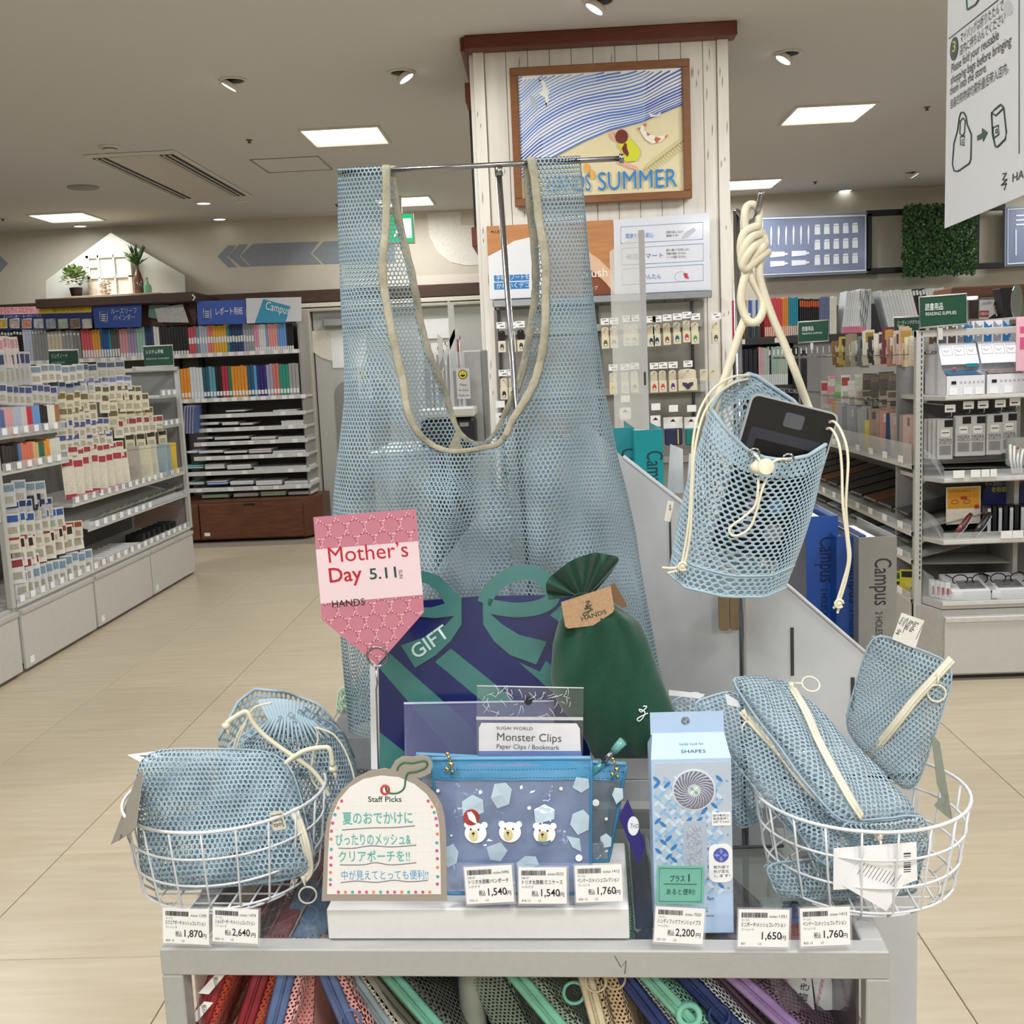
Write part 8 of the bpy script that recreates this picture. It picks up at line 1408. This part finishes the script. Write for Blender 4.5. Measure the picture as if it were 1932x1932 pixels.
# the handheld device in it
DM = frame(P(1408, 737, YB - .006), P(1576, 779, YB - .008), P(1337, 1030, YB + .002)); 
dvw = (P(1576, 779, YB) - P(1408, 737, YB)).length * .97; dvh = .2
t = T('handheld_device', 'black handheld screen device with rounded silver edge sticking out of the mesh bag', 'device', mw=DM)
hgt = (P(1408, 737, YB) - P(1337, 1030, YB)).length
O('body', MB().prism(rrect(0, dvw, 0, hgt, .009, 5), 0, .008), mat('#b9bcc0', .35, .3), t); O('front_glass', MB().prism(rrect(.0022, dvw - .0022, .002, hgt - .0022, .008, 5), -.0006, 0), mat('#17181b', .25, noise=.05, coat=.2), t)
O('screen_bezel', MB().prism(rrect(dvw * .09, dvw * .90, .01, hgt * .80, .005, 4), -.001, -.0006), mat('#33363f', .3, noise=.04), t); O('screen', MB().prism(rrect(dvw * .17, dvw * .84, .015, hgt * .735, .001, 2), -.0013, -.001), mat('#07080b', .3, noise=.3, scale=900), t)
O('sensor_window', MB().prism(rrect(dvw * .42, dvw * .64, hgt * .845, hgt * .935, .003, 4), -.001, -.0006), mat('#55585c', .3), t)
for a, b, r_, c_ in ((.35, .32, .009, '#8a7fa8'), (.62, .35, .010, '#6d8fb8'), (.36, .17, .008, '#7a6fa0'), (.66, .18, .011, '#a59a98')): O('app_icon', MB().prism(circ(dvw * a, hgt * b, r_, 12), -.0016, -.0013), mat(c_, .4), t)
cords(bagd, [[(1406, 432, 1.345), (1405, 405, 1.345), (1411, 388, 1.35), (1424, 387, 1.35), (1432, 402, 1.35), (1429, 434, 1.345), (1424, 460, 1.345)],
             [(1432, 425, 1.335), (1405, 438, 1.328), (1397, 465, 1.33), (1403, 490, 1.335), (1432, 478, 1.33), (1444, 455, 1.335), (1430, 430, 1.35)],
             [(1440, 440, 1.34), (1415, 450, 1.322), (1399, 482, 1.325), (1405, 503, 1.33), (1436, 470, 1.322), (1443, 462, 1.335)],
             [(1441, 455, 1.335), (1420, 468, 1.318), (1402, 498, 1.322), (1409, 506, 1.325), (1440, 480, 1.325), (1449, 476, 1.335)],
             [(1418, 490, 1.333), (1403, 530, 1.33), (1398, 565, 1.33), (1404, 592, 1.33), (1416, 608, 1.328), (1431, 604, 1.328), (1440, 582, 1.33), (1436, 560, 1.333), (1420, 530, 1.335), (1410, 505, 1.335)],
             [(1434, 490, 1.333), (1433, 520, 1.33), (1442, 555, 1.33), (1460, 605, 1.33), (1480, 650, 1.33), (1502, 705, 1.33), (1521, 757, 1.345), (1533, 790, 1.345), (1540, 830, 1.335)],
             [(1410, 590, 1.335), (1394, 632, 1.335), (1372, 700, 1.335), (1358, 740, 1.335), (1345, 790, 1.33)]], .0050, name='strap_cord')
cords(bagd, [[(1415, 708, 1.33), (1380, 712, 1.31), (1345, 735, 1.29), (1320, 775, 1.27), (1308, 830, 1.262), (1305, 900, 1.26), (1300, 980, 1.26), (1291, 1040, 1.262), (1285, 1068, 1.262)],
             [(1412, 715, 1.33), (1385, 722, 1.31), (1352, 745, 1.29), (1326, 785, 1.268), (1311, 850, 1.26), (1306, 930, 1.258), (1303, 1000, 1.258), (1296, 1045, 1.26), (1290, 1066, 1.26)],
             [(1286, 1068, 1.262), (1270, 1072, 1.26), (1249, 1071, 1.258)], [(1286, 1072, 1.262), (1274, 1078, 1.26), (1259, 1081, 1.258)],
             [(1548, 812, 1.34), (1572, 795, 1.29), (1592, 825, 1.27), (1600, 870, 1.265), (1596, 950, 1.262), (1600, 1010, 1.262), (1604, 1050, 1.262), (1596, 1095, 1.262), (1584, 1134, 1.262)],
             [(1546, 822, 1.34), (1566, 808, 1.29), (1582, 835, 1.27), (1588, 880, 1.265), (1590, 950, 1.26), (1598, 1020, 1.26), (1600, 1060, 1.26), (1590, 1100, 1.26), (1580, 1132, 1.26)],
             [(1580, 1140, 1.262), (1572, 1148, 1.262)], [(1583, 1143, 1.262), (1580, 1157, 1.262)],
             [(1423, 857, 1.26), (1432, 866, 1.25), (1437, 880, 1.248)], [(1486, 866, 1.26), (1465, 868, 1.25), (1450, 880, 1.248)],
             [(1431, 900, 1.248), (1430, 925, 1.246), (1424, 955, 1.246), (1400, 978, 1.246), (1383, 990, 1.246), (1376, 1000, 1.246), (1381, 1010, 1.246), (1396, 1009, 1.246), (1415, 995, 1.246), (1427, 965, 1.246), (1436, 930, 1.246), (1446, 902, 1.248)]], .0016, name='thin_cord')
for a, b in ((1287, 1068), (1582, 1138)):
    q = P(a, b, 1.26); OW('cord_knot', MB().ball(tuple(q), .0048, 10).tube([q + Vector((.005 * cos(k), -.003, .005 * sin(k))) for k in [j * .7 for j in range(9)]], .0016, 6), CORD, bagd)
for a, b in ((1422, 855), (1486, 865)):
    q = P(a, b, 1.266); OW('eyelet', MB().tube([(q.x + .0062 * cos(k), q.y - .003, q.z + .0056 * sin(k)) for k in [2 * pi * j / 18 for j in range(18)]], .0015, 7, closed=True), CHROME, bagd)
q = P(1438, 885, 1.247); dq = (AU * -.25 + AR * .1 - AF).normalized()
OW('cord_lock', MB().tube([q + Vector((-.004, 0, -.005)), q + Vector((-.003, 0, -.001)), q + Vector((.001, 0, .005))], [.0095, .0125, .0105], 14).tube([q + Vector((.002, -.007, .003)), q + Vector((.0025, -.012, .004)), q + Vector((.0025, -.013, .004))], [.0098, .0098, .0085], 16), mat('#e6dcbf', .45, noise=.03), bagd)
t, M, W, H = card('woven_label', 'cream woven label sticking out of the left seam of the hanging bag', 'label', (1256, 945), (1268, 945), (1254, 985), 1.30, mat('#d9d6ca', .7), poly=[(1260, 943), (1272, 947), (1264, 985), (1253, 982)]); text(t, 'soda', *loc(M, 1263, 952), .004, INK, rot=pi / 2)

# ------------------------------------------------------------------ pouches and packs on the shelf under the glass
def slab(name, lab, px0, px1, w0, w1, ztop, zbot, col, zcol, y0=1.2, hexp=.0066, dep=.26, strip=True, ring=None, net=True):
    """an upright netting pouch seen edge on: front edge runs from px0 (under the rail) to px1 (frame bottom)"""
    a = P(px0, 1838, y0); b = P(px1, 1932, y0); d = (b - a) / (a.z - b.z); top = a - d * (ztop - a.z) if False else a + (a - b) * ((ztop - a.z) / (a.z - b.z)); bot = a + (b - a) * ((a.z - zbot) / (a.z - b.z))
    W_ = (P(px0 + w0, 1838, y0) - a).length; t = T(name, lab, 'pouch', bot, 0, 'mesh pouches under the glass top'); m = mat(col, .65, noise=.05, sheen=.2); mz = mat(zcol, .5, noise=.08, scale=400)
    for k, off in enumerate((0, W_)):
        A = top + Vector((off, 0, 0)); D = bot + Vector((off, 0, 0)); B = A + Vector((.012, dep, 0)); C_ = D + Vector((.012, dep, 0))
        fn, Wd, Hd, n = patch(A, B, C_, D, .004 if k else -.004, .4, .002, k + px0)
        if net: W2(t, hexnet('net_side', fn, 0, Wd, 0, Hd, hexp, m, t, hole=.66, relief=.0005))
        else: OW('side', MB().grid(lambda u, v: tuple(fn(np.array([u * Wd]), np.array([v * Hd]))[0]), 6, 12), m, t)
    fr, Wd, Hd, n = patch(top, top + Vector((W_, 0, 0)), bot + Vector((W_, 0, 0)), bot, .004, .4, .001, px0)
    W2(t, hexnet('net_front', fr, 0, Wd, 0, Hd, hexp * .8, m, t, hole=.5 if net else .3, relief=.0006))
    if strip:
        z = OW('zipper_tape', MB().tube([top + Vector((W_ * .3, -.004, 0)), top.lerp(bot, .5) + Vector((W_ * .3, -.008, 0)), bot + Vector((W_ * .3, -.004, 0))], min(.011, W_ * .45), 8, flat=.2, up=(0, -1, 0)), mz, t)
        O('zipper_teeth', MB().tube([top + Vector((W_ * .3, -.007, 0)), top.lerp(bot, .5) + Vector((W_ * .3, -.011, 0)), bot + Vector((W_ * .3, -.007, 0))], .0022, 6), mat(zcol, .35, noise=.3, scale=900), z)
    OW('top_tape', MB().tube([top + Vector((W_ * .5, .002 + dep * f, -.001 + .002 * sin(9 * f))) + Vector((.012 * f, 0, 0)) for f in (0, .25, .5, .75, 1)], W_ * .42, 8, flat=.12, up=(0, 0, 1)), m if not strip else mz, t)
    if ring: q = P(ring[0], ring[1], y0 - .012); OW('pull_ring', MB().tube([(q.x + .0125 * cos(k), q.y + .004 * sin(k), q.z + .0115 * sin(k)) for k in [2 * pi * j / 22 for j in range(22)]], ring[2] if len(ring) > 2 else .0018, 7, closed=True), mz, t)
    return t
slab('mesh_pouch', 'red mesh pouch with dark red zipper, leftmost under the glass', 400, 366, 40, 40, .73, .505, '#c9452c', '#9c2a2f', 1.21)
slab('mesh_pouch', 'orange-red mesh pouch with dark red zipper, second from the left', 480, 450, 44, 44, .735, .505, '#cf5232', '#8f2630', 1.22)
slab('mesh_pouch', 'pink mesh pouch with a slate blue zipper beside the red ones', 528, 505, 46, 46, .74, .505, '#efb4b4', '#5b6f9c', 1.205)
slab('mesh_pouch', 'solid salmon pink pouch side between the two slate blue zippers', 560, 556, 36, 36, .735, .505, '#c98583', '#c98583', 1.23, strip=False, net=False)
slab('mesh_pouch', 'pink mesh pouch with slate blue zipper and ring puller', 606, 648, 46, 46, .74, .505, '#e7a7a4', '#56678f', 1.21, ring=(662, 1926))
slab('mesh_pouch', 'cream pouch with a grey blue mesh edge, left of the mint zipper', 655, 724, 30, 30, .735, .505, '#cfc7b3', '#8a9aa0', 1.23, net=False)
slab('mesh_pouch', 'olive grey pouch behind the mint zipper', 690, 770, 30, 30, .73, .505, '#77786c', '#6b6c60', 1.25, net=False)
slab('mesh_pouch', 'dark olive mesh pouch with a mint green zipper', 728, 812, 40, 40, .735, .505, '#5f655a', '#6fb39a', 1.22)
slab('mesh_pouch', 'grey green mesh pouch with mint zipper and mint ring at centre right', 960, 1040, 52, 52, .735, .505, '#8a9886', '#79bfa3', 1.21, ring=(1083, 1873, .0022))
slab('mesh_pouch', 'sage grey mesh pouch lying in the middle under the rail', 880, 930, 70, 70, .735, .505, '#7b8a7c', '#7b8a7c', 1.25, strip=False)
slab('mesh_pouch', 'beige crocheted pouch, left one of two with a pale ring', 1095, 1120, 34, 34, .73, .505, '#cbb491', '#d6c7a6', 1.2, ring=(1124, 1851, .0014))
slab('mesh_pouch', 'beige crocheted pouch, right one of two', 1136, 1160, 30, 30, .73, .505, '#c9b08c', '#cdbb98', 1.21, ring=(1160, 1846, .0014), strip=False)
slab('mesh_pouch', 'white mesh pouch with a navy zipper beside the beige ones', 1166, 1240, 36, 36, .735, .505, '#dfe2e0', '#27386f', 1.215)
slab('mesh_pouch', 'mint mesh pouch with a thick mint ring puller', 1212, 1300, 34, 34, .735, .505, '#86bda6', '#7fc4a9', 1.2, ring=(1300, 1916, .004))
slab('mesh_pouch', 'white mesh pouch with a navy zipper ring, right one', 1280, 1372, 40, 40, .735, .505, '#dfe3e2', '#27386f', 1.215, ring=(1357, 1916, .0025))
slab('mesh_pouch', 'dark plum pouch beside the purple mesh one', 1340, 1430, 26, 26, .73, .505, '#54434e', '#5f4a58', 1.24, net=False)
slab('mesh_pouch', 'purple mesh pouch with lilac zipper at the right end', 1372, 1478, 48, 48, .735, .505, '#86687f', '#a486bd', 1.215)
# ribbed spiral tube and white note packs
t = O('ribbed_tube', MB().lathe([(.016 + .0015 * (k % 2), .002 * k) for k in range(115)], 18), mat('#9aa096', .5), None, (P(886, 1838, 1.24).x, 1.262, .502)); tag(t, 'upright grey ribbed tube standing among the mesh pouches', 'tube')
t, M, W, H = card('note_pack', 'white packet of ring notes with red and black lettering under the right of the glass', 'packet', (1415, 1800), (1524, 1800), (1470, 1908), 1.26, PAPER, poly=[(1420, 1780), (1524, 1780), (1537, 1905), (1479, 1908)])
text(t, 'marumane', *loc(M, 1474, 1893), .011, mat('#c22a35', .5, noise=0), rot=-1.35, width=.04); text(t, '書きやす', *loc(M, 1520, 1892), .014, INK, rot=-1.42, width=.055)
t, M, W, H = card('note_pack', 'white packet of notes with a red strip, right of the first packet', 'packet', (1526, 1780), (1562, 1780), (1540, 1908), 1.28, PAPER, poly=[(1524, 1780), (1562, 1780), (1575, 1905), (1541, 1907)])
O('red_strip', MB().prism(L(M, [(1514, 1836), (1526, 1836), (1530, 1860)]), -.0005, 0), mat('#c2353c', .5), t); text(t, 'marumane', *loc(M, 1545, 1895), .009, mat('#c05a5e', .5, noise=0), rot=-1.4, width=.035)
for k, (a, b) in enumerate(((372, 1838), (350, 1890))):
    t, M, W, H = card('shelf_price_card', ('upper', 'lower')[k] + ' slanted white price strip reading 2,750 inside the cart at left', 'price card', (a + 32, b), (a + 47, b + 4), (a + 2, b + 45), 1.19, PAPER, poly=[(a + 35, b), (a + 52, b + 2), (a + 22, b + 38), (a + 2, b + 36)]); text(t, '税込2,750円', *loc(M, a + 30, b + 6), .007, INK, rot=1.1, width=.024)
# small packs seen through the glass top
for k, (a, b, c_, d_, col, lab) in enumerate(((1440, 1690, 1560, 1712, '#e9e9ec', 'clear plastic packet under the glass near the right basket'), (1487, 1700, 1508, 1740, '#2b4f9c', 'blue and white striped box end under the glass'), (1488, 1742, 1508, 1772, '#b8323a', 'red box end under the glass between two price cards'), (430, 1700, 480, 1745, '#b34a4c', 'dull red pouch top under the left basket'), (540, 1660, 600, 1720, '#7f8fae', 'slate blue zipper pouch top under the glass'), (1330, 1770, 1440, 1760, '#7d6f80', 'purple grey pouch top under the glass'))):
    p0 = PZ(a, max(b, d_), .735); p1 = PZ(c_, min(b, d_), .735); t = O('small_pack', MB().bbox(0, max(.02, p1.x - p0.x), 0, max(.02, p1.y - p0.y), -.03, 0, .003), mat(col, .4, noise=.15, scale=300), None, (p0.x, p0.y, .737)); tag(t, lab, 'packet')

# ------------------------------------------------------------------ hanging poster, upper right
HM = frame(P(1787, 0, 1.55), P(1932, -60, 1.18), P(1782, 430, 1.55)); t = T('hanging_poster', 'white hanging store notice about folding reusable shopping bags, upper right', 'poster', mw=HM)
ph = lambda pts: L(HM, pts)
O('sheet', MB().prism(ph([(1790, -120), (2080, -260), (2080, 305), (1782, 431)]), 0, .0012), mat('#dcdde0', .6, noise=.01), t)
GK = mat('#3a3f40', .6, noise=0); GDK = mat('#2c4a42', .6, noise=0)
def htext(s, p0, p1, sz, m=GK): a = loc(HM, *p0); b = loc(HM, *p1); return text(t, s, a[0], a[1], sz, m, rot=-atan2(b[1] - a[1], b[0] - a[0]), width=sqrt((b[0] - a[0]) ** 2 + (b[1] - a[1]) ** 2), y=-.0008)
htext('マイバッグは折りたたんで', (1812, 81), (1893, 18), .014); htext('店内に持ち込んでください', (1811, 104), (1897, 40), .014)
htext('Please fold your reusable', (1795, 138), (1884, 74), .016, mat('#25292b', .6, noise=0)); htext('shopping bags before bringing', (1794, 160), (1908, 84), .016, mat('#25292b', .6, noise=0)); htext('them into the store.', (1793, 180), (1862, 134), .016, mat('#25292b', .6, noise=0)); htext('自备的购物袋均需折叠后带入店内。', (1793, 205), (1902, 136), .014)
cx, cz = loc(HM, 1801, 92); O('number_badge', MB().prism(circ(cx, cz, .024, 22, .0145), -.001, 0), GDK, t); a = loc(HM, 1798, 98); text(t, '3', a[0] - .004, a[1], .019, mat('#d8cf4a', .5, noise=0), y=-.0014, width=.022)
def hline(pts, r, closed=False, m=GDK): return O('line_drawing', MB().tube([Vector((a, -.0008, b)) for a, b in ph(pts)], r, 5, closed=closed), m, t)
hline([(1791, 73), (1884, 0)], .0005)
hline([(1801, 270), (1798, 310), (1801, 322), (1808, 323), (1830, 308), (1833, 300), (1834, 254), (1826, 235), (1824, 220), (1819, 212), (1814, 212), (1811, 222), (1808, 245)], .0010, True)
hline([(1813, 228), (1812, 252), (1816, 257), (1821, 250), (1822, 228), (1818, 222)], .0007, True); hline([(1813, 258), (1813, 273), (1820, 274), (1821, 256)], .0006, True); hline([(1815, 265), (1818, 263), (1818, 269), (1815, 270)], .0004, True)
O('arrow_print', MB().prism(ph([(1845, 256), (1854, 251), (1854, 242), (1864, 250), (1856, 267), (1855, 260), (1845, 265)]), -.001, 0), GDK, t)
hline([(1872, 212), (1874, 255), (1879, 276), (1883, 277), (1898, 262), (1900, 250), (1895, 203), (1889, 197), (1878, 206)], .0010, True); hline([(1872, 213), (1880, 218), (1895, 203)], .0008); hline([(1875, 240), (1885, 236), (1886, 253), (1876, 260)], .0007, True); hline([(1880, 245), (1883, 243), (1883, 249), (1880, 251)], .0006, True)
hline([(1924, 0), (1924, 290)], .0005); hline([(1893, 328), (1900, 326), (1893, 340), (1901, 338), (1890, 350), (1900, 346), (1896, 358)], .0007, m=GK); htext('HANDS', (1910, 344), (1965, 323), .013, GK)
hline([(1825, 0), (1826, 18), (1842, 8), (1850, -5)], .0012, m=mat('#4a6e62', .6)); O('grey_circle', MB().prism([loc(HM, 1903 + 9 * cos(k * pi / 10), 15 + 15 * sin(k * pi / 10)) for k in range(20)], -.0005, 0), mat('#c9cace', .6), t)
for a, b in ((1820, -110), (2060, -225)): p = P(a, b, 1.4 if a < 1900 else 1.2); 
xw, zw = loc(HM, 1800, -115); q = HM @ Vector((xw, .0005, zw)); w1_ = MB().tube([q, Vector((q.x, q.y, CEIL))], .0008, 5); q2 = HM @ Vector((loc(HM, 2070, -240)[0], .0005, loc(HM, 2070, -240)[1])); w1_.tube([q2, Vector((q2.x, q2.y, CEIL))], .0008, 5); o = O('hanging_wire', w1_, CHROME, t, mw=Matrix.Identity(4))
